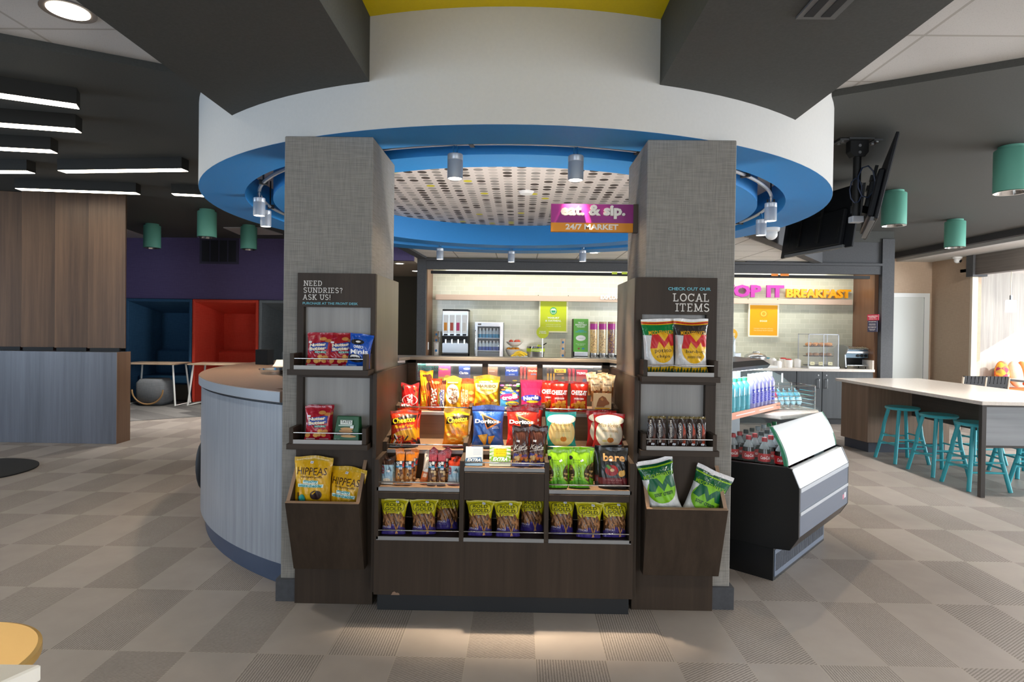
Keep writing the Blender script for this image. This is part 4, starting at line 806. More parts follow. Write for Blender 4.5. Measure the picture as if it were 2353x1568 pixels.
tray(nb, 782, 810, 3.05, zl1, 'red cookie bite bag beside the blue bag on the upper tray', gN, .35, .1)
tray(ore, 822, 810, 3.04, zl1, 'blue mini cookie bag at the right of the upper left tray', None, -.12, .1, .1)
tray(nb, 737, 970, 3.07, zl2, 'red cookie bite bag behind another on the lower left tray', gN, .03, .05)
tray(nb, 730, 970, 3.02, zl2, 'red cookie bite bag in front on the lower left tray', gN, .08, .1)
tt = MB().prism([(-.068, 0), (.068, 0), (.058, .125), (-.055, .125)], lambda p, t: (p[0], .012*(p[1] > .1)+t*(.06-.02*(p[1] > .1)), p[1])).build('cookie_bag', mat('tate_green', '#1d5a34', .4), bevel=.003); tag(tt, 'dark green cookie bag with a white name panel on the lower left tray', 'snack bag')
p = PY(795, 990, 3.02); tt.location = (p.x, 3.015, zl2); tt.rotation_euler = (-.1, 0, -.1)
flat_print([('p', rect(0, .094, .062, .022), '#e6ece4'), ('t', 'TATE’S', 0, .096, .054, .015, '#1d3a28', dict(bold=.02)), ('p', rect(0, .078, .08, .006), '#bcd0c4'), ('p', ell(.004, .062, .034, .007), '#c99a5a'), ('p', ell(.0, .05, .036, .008), '#b5834a'), ('p', rect(-.01, .036, .09, .014), '#4a2f1c'), ('t', 'CHOCOLATE CHIP', -.01, .036, .07, .007, '#d8c9a8'), ('p', ell(.014, .025, .04, .006), '#c99a5a'), ('p', rect(.03, .07, .018, .01), '#e9eaee'), ('t', 'NET WT', -.045, .01, .03, .004, '#bcd0c4')], 'printed_face', tt, (0, -.001, 0))
mid = lambda t1, t2: [('p', ell(.06, .47, .36, .28, 30), '#e8b31c'), ('p', [(-.3, .46), (-.24, .72), (-.06, .72), (.1, .58), (.28, .72), (.44, .72), (.42, .5), (.28, .5), (.24, .58), (.1, .46), (-.06, .58), (-.12, .46)], '#c8282c'), ('t', t1, .06, .40, .5, .08, '#2a2a2c'), ('t', t2, .06, .305, .4, .07, '#2a2a2c')]
tr = [('p', [(-.5+.09*i, .03), (-.46+.09*i, .1+.02*(i % 3)), (-.42+.09*i, .03)], '#2c4a2a') for i in range(11)]
chips = [('green', '#12803f', '#f0b31c', mid('potato', 'chips')), ('black', '#3a332f', '#e8a91c', mid('bar-b-q', 'potato chips'))]
CH = []
for nm, c, tcol, pr in chips:
    b = packet('potato_chip_bag', film('mid_'+nm, [(.02, '#24351f'), (.07, '#c88f1a'), (.115, '#e3b320'), (.69, '#d9d7d6'), (.885, c), (.905, '#e8a41c'), (.93, '#b8231f'), (.945, '#e8a41c'), (1, '#e6e4e3')], .08, .22, .4), .172, .274, .08, pr+tr+[('t', 'MIDDLESWARTH', .05, .745, .74, .075, tcol, dict(bold=.012))], 63 if nm == 'green' else 64, seal=.07, pinch=.12); CH.append(b)
put(CH[0], 1517, 790, 3.05, zr1, 'white and green potato chip bag at the left of the upper right tray', None, .08, .06, -.04)
put(CH[1], 1588, 790, 3.035, zr1, 'white and dark brown potato chip bag at the right of the upper right tray', None, -.03, .05, .0)
def choc(nm, word, hi): return packet('chocolate_bar', film('choc_'+nm, [(.93, '#2a1a15'), (1, '#6a5a2a')], 0, .2, .3), .048, .148, .016, [('t', word, -.22, .52, .2, .74 if nm == 'milk' else .6, '#d9cfc4', dict(bold=.03, rot=-90)), ('p', [(.02, .1), (.3, .12), (.36, .55), (.1, .8)], hi), ('p', rect(.18, .3, .3, .2, .4), '#5a2a1a')], 71, seal=.06, pinch=.02, crease=.5, sticker=(.1, .1))
c1, c2 = choc('milk', 'MILK CHOCOLATE', '#3a2018'), choc('car', 'CARAMEL', '#a83a1e')
for i, px in enumerate((1497, 1521, 1546)): put(c1, px, 990, 3.02, zr2, 'dark milk chocolate bar, %s of three at the left of the lower right tray' % ('first', 'second', 'third')[i], 'dark milk chocolate bars', .05, .1, (.06, .0, .02)[i], cat='chocolate bar')
for i, px in enumerate((1568, 1590, 1612)): put(c2, px, 990, 3.02, zr2, 'orange marked caramel bar, %s of three at the right of the lower right tray' % ('first', 'second', 'third')[i], 'caramel chocolate bars', 0, .1, 0, cat='chocolate bar')
# ---- hoppers
hip = packet('chickpea_puff_bag', film('hippeas', [(.92, '#e0ab14'), (1, '#c9a018')], 0, .3, .4), .196, .262, .08, [('t', 'HIPPEAS', 0, .74, .76, .135, '#3a1a14', dict(bold=.0)), ('t', 'chickpea puffs', 0, .635, .55, .05, '#3a1a14', dict(bold=.01)), ('p', rect(.0, .545, .38, .06), '#d8ecea'), ('p', rect(.0, .475, .64, .06), '#d8ecea'), ('t', 'groovy', .0, .545, .36, .06, '#3a9ca0', dict(bold=.04)), ('t', 'white cheddar', .0, .475, .6, .06, '#3a9ca0', dict(bold=.04)), ('p', ell(.15, .3, .14, .09, 24), '#33201f'), ('p', ell(-.2, .22, .085, .085, 20), '#2f9a92'), ('p', rect(-.3, .24, .035, .2), '#3a2420'), ('p', [(.05, .33), (.14, .38), (.15, .37), (.07, .31)], '#e0ab14')], 81, sticker=(-.03, .895), pinch=.08)
a = put(hip, 716, 1100, 3.035, .40, 'yellow chickpea puff bag, tall one at the left of the left hopper', 'yellow chickpea puff bags', .03, .06, .03); a.location.z = PY(716, 1053, 3.02).z-.262
a = put(hip, 788, 1100, 3.05, .40, 'yellow chickpea puff bag, lower one at the right of the left hopper', 'yellow chickpea puff bags', -.2, .08, .07); a.location.z = PY(788, 1078, 3.03).z-.262; a.location.x = -.88
sc = packet('potato_chip_bag', film('sourcream', [(.68, '#dfe0df'), (.86, '#115a36'), (.885, '#86b81c'), (.925, '#0e4a30'), (1, '#dcd8d8')], .05, .18, .45), .19, .29, .085, [('p', ell(.0, .5, .38, .24, 28), '#7ab81f'), ('p', [(-.36, .5), (-.28, .7), (-.1, .7), (.02, .58), (.16, .7), (.36, .7), (.38, .5), (.22, .5), (.16, .58), (.02, .46), (-.1, .58), (-.2, .48)], '#0f5a3a'), ('t', 'MIDDLESWARTH', 0, .735, .8, .07, '#86b81c', dict(bold=.012)), ('t', 'sour cream', 0, .42, .5, .06, '#1f4a20', dict(bold=.02))], 82, pinch=.16)
a = put(sc, 1512, 1110, 3.03, .4, 'green sour cream chip bag leaning left in the right hopper', 'green chip bags in the right hopper', .12, .1, -.2); a.location = (PY(1530, 1165, 3.03).x, 3.02, .505)
a = put(sc, 1632, 1110, 3.03, .4, 'green sour cream chip bag leaning right in the right hopper', 'green chip bags in the right hopper', -.15, .1, .38); a.location = (PY(1595, 1165, 3.03).x, 3.03, .465)
# ================================================================ track lights in the canopy slot
RT = 2.123
trk = thing('track_light_rail', 'curved grey track rail running round inside the slot of the blue canopy', 'track', (*RC, 2.455))
def arcp(r, a0, a1, n, z=0): return [(r*math.cos(a0+(a1-a0)*i/n), r*math.sin(a0+(a1-a0)*i/n), z) for i in range(n+1)]
MB().tube(arcp(RT, 0, 2*PI*.9999, 120), .013, 6).build('rail', ALU, trk, smooth=40)
for k in range(14):
    a = 2*PI*k/14+.12; c, s_ = math.cos(a), math.sin(a)
    MB().tube([(RT*c, RT*s_, 0), (RT*c, RT*s_, .22)], .006, 6).obox((RT*c, RT*s_, 0), (.03*c, .03*s_, 0), (-.012*s_, .012*c, 0), (0, 0, .016)).build('rail_hanger', mat('dark_hanger', '#3c3d40', .5, .5), trk)
def head(px, y0, y1, label, near, aim, watts, ang=.75, tiltv=(0, 0, -1)):
    """spot head seen at column px whose barrel runs from row y0 to y1"""
    d = ray(px, (y0+y1)/2); a = d.x**2+d.y**2; b = -2*(d.x*RC[0]+d.y*RC[1]); c = RC[0]**2+RC[1]**2-RT**2
    t = (-b+(-1 if near else 1)*math.sqrt(max(b*b-4*a*c, 0)))/(2*a); p = CAMP+d*t
    zt, zb = PY(px, y0, p.y).z, PY(px, y1, p.y).z; r = .043
    L = .135; zt = min(2.395, max(zt, 2.36)); 
    h = thing('track_spotlight', label, 'spotlight', (p.x, p.y, zt), 0, 'spot heads on the canopy track')
    st = MB(); st.tube([(-.008, 0, -.003), (-.012, 0, .035), (0, 0, .065)], .005, 6).tube([(.008, 0, -.003), (.012, 0, .035), (0, 0, .065)], .005, 6); st.build('stem', CHROME, h, smooth=50)
    MB().lathe([(0, 0), (r-.003, 0), (r, -.004), (r, -.032), (r-.001, -.034), (r, -.036), (r, -L), (r-.004, -L), (r-.006, -L+.012), (0, -L+.012)], 28).build('barrel', ALU, h, smooth=35)
    MB().lathe([(0, -L+.004), (r-.006, -L+.004), (r-.006, -L+.008), (0, -L+.008)], 24).build('lens', LAMP, h)
    l = spot('spot_lamp', (p.x, p.y, zt-L-.004), Vector(aim)-Vector((p.x, p.y, zt-L)) if aim else (0, 0, -1), watts, ang, .85, WARM, .025)
    if watts > 200: spot('spill_lamp', (p.x, p.y, zt-L-.004), (0, -.1, -1), 12, 2.1, .5, WARM, .03)
    return h
G = 'spot heads on the canopy track'
head(1046, 347, 407, 'silver track spotlight over the left half of the snack counter', True, (-.28, 3.47, .95), 480, .95)
head(1323, 352, 414, 'silver track spotlight over the right half of the snack counter', True, (.3, 3.47, .95), 500, .95)
head(596, 428, 476, 'silver track spotlight left of the left column, the upper nearer one', True, (-1.95, 4.4, 1.0), 45, 1.5)
head(611, 477, 519, 'silver track spotlight left of the left column, the lower farther one', False, None, 40, 1.5)
head(1771, 452, 497, 'silver track spotlight right of the right column, the upper nearer one', True, (1.9, 4.1, .8), 45, 1.5)
head(1749, 505, 545, 'silver track spotlight right of the right column, by the white dome camera', False, None, 40, 1.5)
for px, y0, w_ in ((1011, 567, 'left'), (1175, 574, 'middle'), (1339, 573, 'right')): head(px, y0, y0+28, 'small silver track spotlight on the far side of the canopy, %s of three' % w_, False, (PY(px, 700, 9.9).x, 9.0, .5), 22, 1.0)
# the spot that lights the hanging sign
# ---------------------------------------------------------------- hanging sign
SX0, SX1, SYD = PY(1266, 500, 3.36).x, PY(1455, 500, 3.36).x, 3.36
sz1, sz0 = PY(1360, 469.5, SYD).z, PY(1360, 533, SYD).z; zm = PY(1360, 512.5, SYD).z
sg = thing('hanging_sign', 'purple and orange snack market sign hung from the right column', 'sign')
MB().box(SX0, SX1, SYD, SYD+.03, sz0, sz1).build('sign_board', mat('sign_orange', '#e8920c', .35), sg, bevel=.001)
MB().box(SX0, SX1, SYD-.002, SYD, zm, sz1).build('sign_panel', mat('sign_purple', '#97237f', .35), sg)
MB().box(SX1, SX1+.03, SYD-.004, SYD+.034, sz0-.002, sz1+.002).box(SX1+.03, .6485, SYD+.005, SYD+.025, sz0+.005, sz1-.005).build('wall_bracket', mat('bronze_bracket', '#5a5048', .4, .6), sg, bevel=.001)
lw = PY(1436, 490, SYD).x-PY(1288, 490, SYD).x; lh = PY(1360, 472, SYD).z-PY(1360, 504, SYD).z
vs, fs = text('eat. & sip.', lw, lh, bold=.045, ext=.016)
MB().add([(x+PY(1362, 488, SYD).x, y+SYD-.002, z+PY(1362, 488, SYD).z) for x, y, z in vs], fs).build('raised_letters', mat('letter_white', '#f2eadf', .45), sg)
vs, fs = text('24/7 MARKET', PY(1420, 522, SYD).x-PY(1299, 522, SYD).x, PY(1360, 515.5, SYD).z-PY(1360, 528.5, SYD).z, bold=.03, ext=.004)
MB().add([(x+PY(1360, 522, SYD).x, y+SYD, z+PY(1360, 522, SYD).z) for x, y, z in vs], fs).build('raised_letters', mat('letter_white', '#f2eadf', .45), sg)
# unseen uplight added behind the counter to brighten the dotted panel
wl = thing('work_light_strip', 'slim work light strip on the rear ledge of the snack counter', 'light strip', (-.07, 4.2, .96))
MB().box(-.5, .5, -.319, .03, -.02, 0).build('ledge', DW, wl)
MB().box(-.5, .5, -.02, .02, 0, .02).build('housing', ALU, wl); MB().box(-.49, .49, -.015, .015, .02, .022).build('diffuser', LAMP, wl)
area('work_strip_lamp', (-.07, 4.2, .985), (0, .45, 1), .98, .03, 46, NEUT)
# ================================================================ round front desk, left
DESK = thing('front_desk', 'curved front desk with grey laminate face and brown top left of the snack market', 'desk', (*RC, 0))
A0, A1 = math.radians(129), math.radians(240.5)
DZ = 1.075
def ringseg(r0, r1, z0, z1, a0=A0, a1=A1, n=56): return MB().lathe([(r0, z0), (r1, z0), (r1, z1), (r0, z1), (r0, z0)], n, a0=a0, a1=a1)
def capped(mb, r0, r1, z0, z1, a0=A0, a1=A1):
    for a in (a0, a1): mb.add([(r*math.cos(a), r*math.sin(a), z) for r, z in ((r0, z0), (r1, z0), (r1, z1), (r0, z1))], [(0, 1, 2, 3)])
    return mb
def desk_face(n):
    tc = n.new('ShaderNodeTexCoord'); sp = n.new('ShaderNodeSeparateXYZ'); n.l(tc.outputs['Object'], sp.inputs[0])
    an = n.math('ARCTAN2', sp.outputs[1], sp.outputs[0]); cv = n.new('ShaderNodeCombineXYZ'); n.l(n.math('MULTIPLY', an, 90), cv.inputs[0]); n.l(n.math('MULTIPLY', sp.outputs[2], 1.2), cv.inputs[2])
    f = n.noise(cv.outputs[0], 1, 5, .65); n.l(n.ramp(f, [(.3, '#7b7f86'), (.7, '#999da3')]), n.p.inputs['Base Color'])
capped(ringseg(2.44, 2.5, .13, DZ-.075), 2.44, 2.5, .13, DZ-.075).build('desk_face', mat('desk_laminate', '#8d9298', .3, tex=desk_face), DESK, smooth=30)
capped(ringseg(2.44, 2.465, 0, .13), 2.44, 2.465, 0, .13).build('toe_kick', mat('blue_grey_toe_kick', '#3a465c', .4), DESK, smooth=30)
capped(ringseg(2.44, 2.485, DZ-.075, DZ-.06), 2.44, 2.485, DZ-.075, DZ-.06).build('shadow_reveal', BLACK, DESK, smooth=30)
A2 = math.radians(237.3)
capped(capped(ringseg(2.02, 2.44, DZ-.06, DZ, A0, A2), 2.02, 2.44, DZ-.06, DZ, A0, A2).add(*(lambda q: (q.v, q.f))(ringseg(2.44, 2.515, DZ-.06, DZ))), 2.44, 2.515, DZ-.06, DZ).build('desk_top', plain('brown_desk_top', '#8a7262', '#967d6c', .3, 40), DESK, smooth=30)
capped(ringseg(2.02, 2.04, .3, DZ-.06, A0, A2), 2.02, 2.04, .3, DZ-.06, A0, A2).build('inner_panel', DW, DESK, smooth=30)
ringseg(2.5152, 2.518, DZ-.058, DZ-.004).build('edge_band', mat('desk_edge_band', '#8f969e', .3), DESK, smooth=30)
# black monitor box, grommet ring with a white document on the desk
p = PZ(605, 838, DZ); bxd = MB().box(-.065, .075, -.03, .05, 0, .135).build('monitor_back', mat('matt_black', '#101011', .75, spec=.15), bevel=.002); bxd.location = (p.x, p.y, DZ); bxd.rotation_euler = (0, 0, -.35); tag(bxd, 'small black screen housing standing on the curved front desk', 'screen')
tr_ = MB().lathe([(.0, .0), (.125, .0), (.14, .035), (.148, .035), (.13, -.0), (.13, .0)], 40).build('round_tray', CHROME, smooth=40); p = PZ(640, 860, DZ); tr_.location = (p.x-.01, p.y+.05, DZ); tag(tr_, 'round chrome tray on the front desk beside the left column', 'tray')
pp = MB().sheet(lambda u, v: (u*.1-.05, v*.1, .02+.05*v*v), 4, 6).build('paper_sheet', mat('paper', '#f0e6d6', .6)); p = PZ(628, 850, DZ); pp.location = (p.x+.01, p.y+.06, DZ+.002); tag(pp, 'curled white paper sheet lying in the chrome tray', 'paper')
# black bag hung behind the desk
a = math.radians(196); bg = thing('black_bag', 'black strapped bag hanging on the far side of the front desk face', 'bag', (RC[0]+2.55*math.cos(a), RC[1]+2.55*math.sin(a), 0))
bg.location = (PY(469, 1040, 4.75).x, 4.75, .12)
MB().ball((0, 0, .2), .2, 14, .22, .5, 1.0).build('bag_body', mat('black_nylon', '#16181c', .6), bg, smooth=60)
MB().tube([(0, 0, .38), (.01, 0, .5), (.015, 0, .62), (.02, .02, .52), (.02, .04, .38)], .012, 6).build('strap', mat('black_nylon', '#16181c', .6), bg, smooth=60)
MB().obox((.0, -.03, .42), (.012, 0, 0), (0, .01, 0), (0, 0, .02)).build('buckle', STEEL, bg)
# ================================================================ left: low wall with slats, booths
plw = thing('slat_divider', 'low blue grey laminate divider wall carrying tall brown slats', 'divider')
MB().box(-8.6, -4.745, 7.063, 7.31, 0, 1.085).build('low_wall', PLANTW, plw, bevel=.002)
MB().box(-4.747, -4.742, 7.0625, 7.3105, 0, 1.086).build('end_cap', wood('end_cap_wood', '#6a5040', '#7f6450', 'z', .4), plw)
for k, px in enumerate((-211, -134, -57, 19, 95, 171, 247)):
    c = PY(px, 600, 7.2).x
    f = MB().obox((c, 7.2, 2.06), (.19, .05, 0), (-.0045, .018, 0), (0, 0, .935)).build('slat', SLATW, plw, bevel=.002)
    MB().obox((c, 7.175, 1.108), (.15, .04, 0), (-.005, .022, 0), (0, 0, .022)).build('bracket', BLACKM, plw)
def booth(name, px0, px1, col, dk, label):
    Yf = 10.9; x0, x1 = PY(px0, 800, Yf).x, PY(px1, 800, Yf).x; m = weave('felt_'+name, col, dk, 90); h = 1.88; t = .05; D = .85; s_ = .16
    b = thing('lounge_booth', label, 'booth', ((x0+x1)/2, Yf, 0), 0, 'padded lounge booths'); w = (x1-x0)/2-.004
    for sx in (-1, 1):
        pl = [(sx*w, 0), (sx*(w-t), 0), (sx*(w-t-s_), D), (sx*w, D)]
        MB().slab(pl, 0, h).build('side_panel', m, b, bevel=.012)
    MB().prism([(0, h), (D, h), (D, h-t-s_*1.3), (0, h-t)], lambda p, q: ((2*q-1)*(w-t*.6), p[0]+.002, p[1]-.001)).build('roof_panel', m, b, bevel=.012)
    MB().box(-w+t+s_*.5, w-t-s_*.5, D-.06, D-.01, 0, h-t).build('back_panel', m, b, bevel=.01)
    MB().box(-w+t+s_*.55, w-t-s_*.55, D-.2, D-.06, .46, .92).build('back_cushion', m, b, bevel=.03)
    MB().box(-w+t+.06, w-t-.06, .2, D-.06, .3, .46).build('seat_cushion', m, b, bevel=.03)
    MB().box(-w+t+.06, w-t-.06, .28, D-.06, .0, .3).build('seat_base', mat('booth_base', '#6a6258', .7), b)
booth('navy', 287, 440, '#2c5070', '#34597a', 'navy blue padded lounge booth, left one of the three')
booth('red', 440, 593, '#cc4030', '#d44a38', 'red padded lounge booth between the navy and the grey ones')
booth('grey', 593, 745, '#6f7579', '#7b8185', 'grey padded lounge booth mostly hidden by the column')
def cafe(px, Y, label, w=.92):
    t = thing('booth_table', label, 'table', (PY(px, 900, Y).x, Y, 0.006), 0, 'white legged booth tables')
    MB().box(-w/2, w/2, -.27, .27, .712, .737).build('table_top', mat('pale_oak', '#b79f86', .4), t, bevel=.003)
    for sx in (-1, 1):
        x0, x1 = sx*(w/2-.07), sx*(w/2-.0); m = MB()
        m.tube([(x0, -.2, .712), (x1, -.24, .012), (x1, .24, .012), (x0, .2, .712)], .017, 4); m.build('leg_frame', WHITE, t)
cafe(361, 10.55, 'oak topped table with white legs before the navy booth'); cafe(508, 10.62, 'oak topped table with white legs before the red booth, half behind the desk')
pf = thing('pouf', 'grey upholstered pouf with a tan carrying strap under the left booth table', 'pouf', (PY(356, 900, 10.5).x, 10.5, .006))
MB().box(-.25, .25, -.2, .2, .0, .46).build('cushion_body', weave('pouf_grey', '#6b6f73', '#7b7f83', 120), pf, bevel=.07, smooth=60)
MB().tube([(-.255-.01*math.sin(PI*i/12), -.215, .28-.24*math.sin(PI*i/12)) if False else (-.27*math.cos(PI*i/14), -.215, .28-.25*math.sin(PI*i/14)) for i in range(15)], .014, 8).build('strap', mat('tan_leather', '#b08a5c', .5), pf, smooth=60)
vt = thing('return_air_grille', 'dark square return air grille in the purple wall above the booths', 'vent', (0, 0, 0))
x0, x1, z1, z0 = PY(460, 570, 10.95).x, PY(549, 570, 10.95).x, PY(504, 548, 10.95).z, PY(504, 607, 10.95).z
MB().box(x0, x1, 10.93, 10.95, z0, z1).build('grille_frame', mat('grille_purple', '#3a344a', .5), vt)
for i in range(4): w = (x1-x0-.06)/4; MB().box(x0+.03+w*i+.012, x0+.03+w*(i+1)-.012, 10.925, 10.93, z0+.04, z1-.04).build('grille_panel', mat('grille_dark', '#1c1b22', .6), vt)
mt = MB().lathe([(0, 0), (.55, 0), (.55, .012), (.5, .018), (0, .018)], 48).build('round_mat', mat('black_rubber', '#1f2022', .8), smooth=30); p = PZ(0, 1090, 0); mt.location = (p.x-.38, p.y+.06, 0); tag(mt, 'round black floor mat at the left edge', 'mat')
gs = thing('side_table', 'round gold topped side table at the lower left corner', 'side table', (-1.52, 1.52, 0))
MB().lathe([(0, .55), (.235, .55), (.245, .546), (.245, .525), (.235, .52), (0, .52)], 64).build('table_top', mat('polished_gold', '#dcb266', .32, .55), gs, smooth=12)
MB().lathe([(0, .52), (.028, .52), (.028, .02), (.17, .012), (.17, 0), (0, 0)], 32).build('pedestal', mat('dark_bronze', '#4a4440', .4, .6), gs, smooth=30)
wt = thing('white_table', 'white topped table corner at the lower left edge', 'table', (-1.42, .98, 0))
MB().slab([(-.6, .22), (.455, .235), (.30, -.12), (-.1, -.5), (-.6, -.5)], .705, .74).build('table_top', mat('white_laminate', '#e8e2d6', .35), wt, bevel=.004)
MB().lathe([(0, .705), (.03, .705), (.03, .02), (.25, .015), (.25, 0), (0, 0)], 24, (-.25, -.1, 0)).build('pedestal', BLACKM, wt, smooth=30)
# ================================================================ ceiling fittings
lb = [(1, (0, 215), (176, 240), 1), (2, (0, 283), (173, 296), 1), (3, (0, 339), (116, 345), 1), (4, (0, 392.7), (61, 393), 1), (5, (131, 392), (417, 388), 0), (6, (33, 433), (312, 443), 0), (7, (393, 445), (490, 450), 0)]
ORD = ['nearest, at the left edge', 'second from the top at the left edge', 'third from the top at the left edge', 'fourth and shortest showing at the left edge', 'whole, right of the short one', 'whole, lowest, over the brown slats', 'its end tucked behind the canopy']
for k, a, b, ext in lb:
    a, b = PZ(*a, 2.89), PZ(*b, 2.89); d = (b-a).normalized(); L = (b-a).length
    if ext: a = b-d*max(1.3, L+.5); L = (b-a).length
    if k == 7: L = 1.25; b = a+d*L
    nrm = Vector((-d.y, d.x, 0)); c = (a+b)/2+nrm*.055
    t = thing('linear_ceiling_light', 'black box ceiling light with a glowing strip, '+ORD[k-1], 'ceiling light', (c.x, c.y, 2.89), math.atan2(d.y, d.x), 'linear box lights under the dark ceiling')
    MB().box(-L/2, L/2, -.055, .055, .004, .11).build('housing', mat('charcoal_housing', '#2d2c29', .7, spec=.2), t, bevel=.001)
    MB().box(-L/2+.004, L/2-.004, -.05, .05, 0, .006).build('diffuser', LAMPL, t)
def can(px, py, z, r, label, watts=0, grp='recessed downlights'):
    p = PZ(px, py, z); t = thing('recessed_downlight', label, 'downlight', (p.x, p.y, z), 0, grp)
    MB().lathe([(r, 0), (r+.03, -.004), (r+.03, .0), (r, .004), (r, 0)], 32).build('trim_ring', WHITE if z < 3.04 else mat('taupe_trim', '#7a716a', .5), t, smooth=40)
    MB().lathe([(0, -.003), (r, -.003), (r, .0), (0, .0)], 32).build('lens', LAMP, t)
    if watts: spot('downlight_lamp', (p.x, p.y, z-.03), (0, 0, -1), watts, 1.9, .8, NEUT, r*.8)
can(157, 25, 3.044, .095, 'bright round downlight in the white ceiling at the upper left', 70)
# downlights added out of view to brighten the floor and right side
for i, (x, y) in enumerate(((-2.35, .9), (-4.6, 1.9), (2.3, 1.0), (4.4, 1.0), (2.3, -1.4), (-2.35, -1.4), (4.4, 2.2), (6.6, 1.4))):
    t = dup(bpy.data.objects['recessed_downlight'], (x, y, 3.044), label='round downlight in the white front ceiling beyond the picture, %s' % ('left of the beam', 'farthest left', 'right of the beam', 'towards the windows', 'right, by the entrance', 'left, by the entrance', 'nearest the island', 'nearest the right windows')[i]); spot('downlight_lamp', (x, y, 3.01), (0, 0, -1), 45 if x < 0 else 250, 1.9, .8, NEUT, .08)
t = dup(bpy.data.objects['recessed_downlight'], (7.6, 8.55, 2.84), label='round downlight in the low ceiling by the window opening, beyond the picture'); spot('downlight_lamp', (7.6, 8.55, 2.8), (.2, 1, -.5), 160, 1.6, .8, NEUT, .08)  # lamp added out of view to brighten the beige corner wall
can(1075, 577, 2.52, .055, 'small downlight in the rear white ceiling, left of two', 15); can(1365, 581, 2.52, .055, 'small downlight in the rear white ceiling, right of two', 15)
can(918, 606, 2.42, .055, 'small downlight in the hall ceiling, nearer of two'); can(955, 623, 2.42, .055, 'small downlight in the hall ceiling, farther of two')
def drum(px, py, z, label, w=0):
    p = PZ(px, py, z); t = thing('drum_downlight', label, 'ceiling light', (p.x, p.y, z), 0, 'teal drum lights')
    MB().lathe([(0, 0), (.095, 0), (.095, -.028), (0, -.028)], 32).build('canopy_plate', TEAL, t, smooth=40)
    MB().lathe([(0, -.028), (.117, -.028), (.122, -.034), (.122, -.375), (.117, -.375), (.112, -.36), (.112, -.2), (0, -.2)], 40).build('drum_shade', TEAL, t, smooth=40)
    MB().lathe([(.118, -.378), (.121, -.384), (.112, -.384), (.085, -.33), (.06, -.25), (0, -.25), (0, -.24), (.07, -.24), (.1, -.33), (.118, -.378)], 32).build('reflector', CHROME, t, smooth=50)
    MB().lathe([(0, -.255), (.058, -.255), (.058, -.252), (0, -.252)], 20).build('lens', mat('drum_lens', (1, .95, .88), .5, emit=3), t)
    if w: spot('drum_lamp', (p.x, p.y, z-.3), (0, 0, -1), w, 1.5, .6, NEUT, .06)
drum(476, 482, 3, 'teal drum light, nearest and highest of the three on the left', 200); drum(350, 515, 3, 'teal drum light, leftmost of the three on the left', 200); drum(572, 518, 3, 'teal drum light, right one of the three on the left by the column', 200)
drum(2325, 337, 3, 'teal drum light at the right edge, nearest of the three on the right', 210); drum(2055, 439, 3, 'teal drum light right of the wall screens', 210); drum(2195, 505, 3, 'teal drum light farthest of the three on the right', 210)
v = thing('ceiling_slot_vent', 'dark two slot air vent under the right ceiling beam', 'vent', (1.13, 2.1, 2.66))
MB().box(-.075, .075, -.5, .27, -.008, 0).build('vent_frame', mat('vent_grey', '#5c5d5c', .5), v)
for x in (-.035, .03): MB().box(x-.018, x+.018, -.48, .25, -.0095, -.007).build('vent_slot', BLACK, v)
pn = MB().slab([(PZ(513, 524, 2.985).x, PZ(513, 524, 2.985).y), (PZ(600, 524, 2.985).x, PZ(600, 524, 2.985).y), (PZ(650, 540, 2.985).x, PZ(650, 540, 2.985).y), (PZ(550, 540, 2.985).x, PZ(550, 540, 2.985).y)], 2.985, 2.9995).build('ceiling_panel', mat('pale_panel', '#a9a4a2', .7)); struct(pn)
pn = MB().slab([tuple(PZ(x, y, 2.985))[:2] for x, y in ((240, 517), (283, 526), (338, 545), (338, 562), (240, 558))], 2.985, 2.9995).build('ceiling_panel', mat('pale_panel', '#a9a4a2', .7)); struct(pn)
for nm, loc, rz, lab in (('dome_camera', (2.02, 6.98, 2.42), 2.4, 'white dome camera under the blue canopy beside a spotlight'), ('dome_camera', None, .5, 'white dome camera on the low ceiling by the window opening')):
    z = 2.42
    if loc is None: p = PX(2200, 590, 8.02); loc = (7.98, PX(2200, 590, 7.98).y, 2.84)
    else: p = PZ(1773, 524, 2.42); loc = (p.x, p.y, 2.42)
    t = thing(nm, lab, 'camera', loc, rz)
    MB().lathe([(0, 0), (.075, 0), (.072, -.028), (.055, -.04), (0, -.04)], 28).build('camera_base', WHITE, t, smooth=40)
    MB().ball((0, 0, -.06), .055, 20).build('camera_ball', WHITE, t, smooth=60)
    MB().cyl((0, -.045, -.075), (0, -.06, -.085), .026, 16).build('lens', BLACK, t, smooth=50)
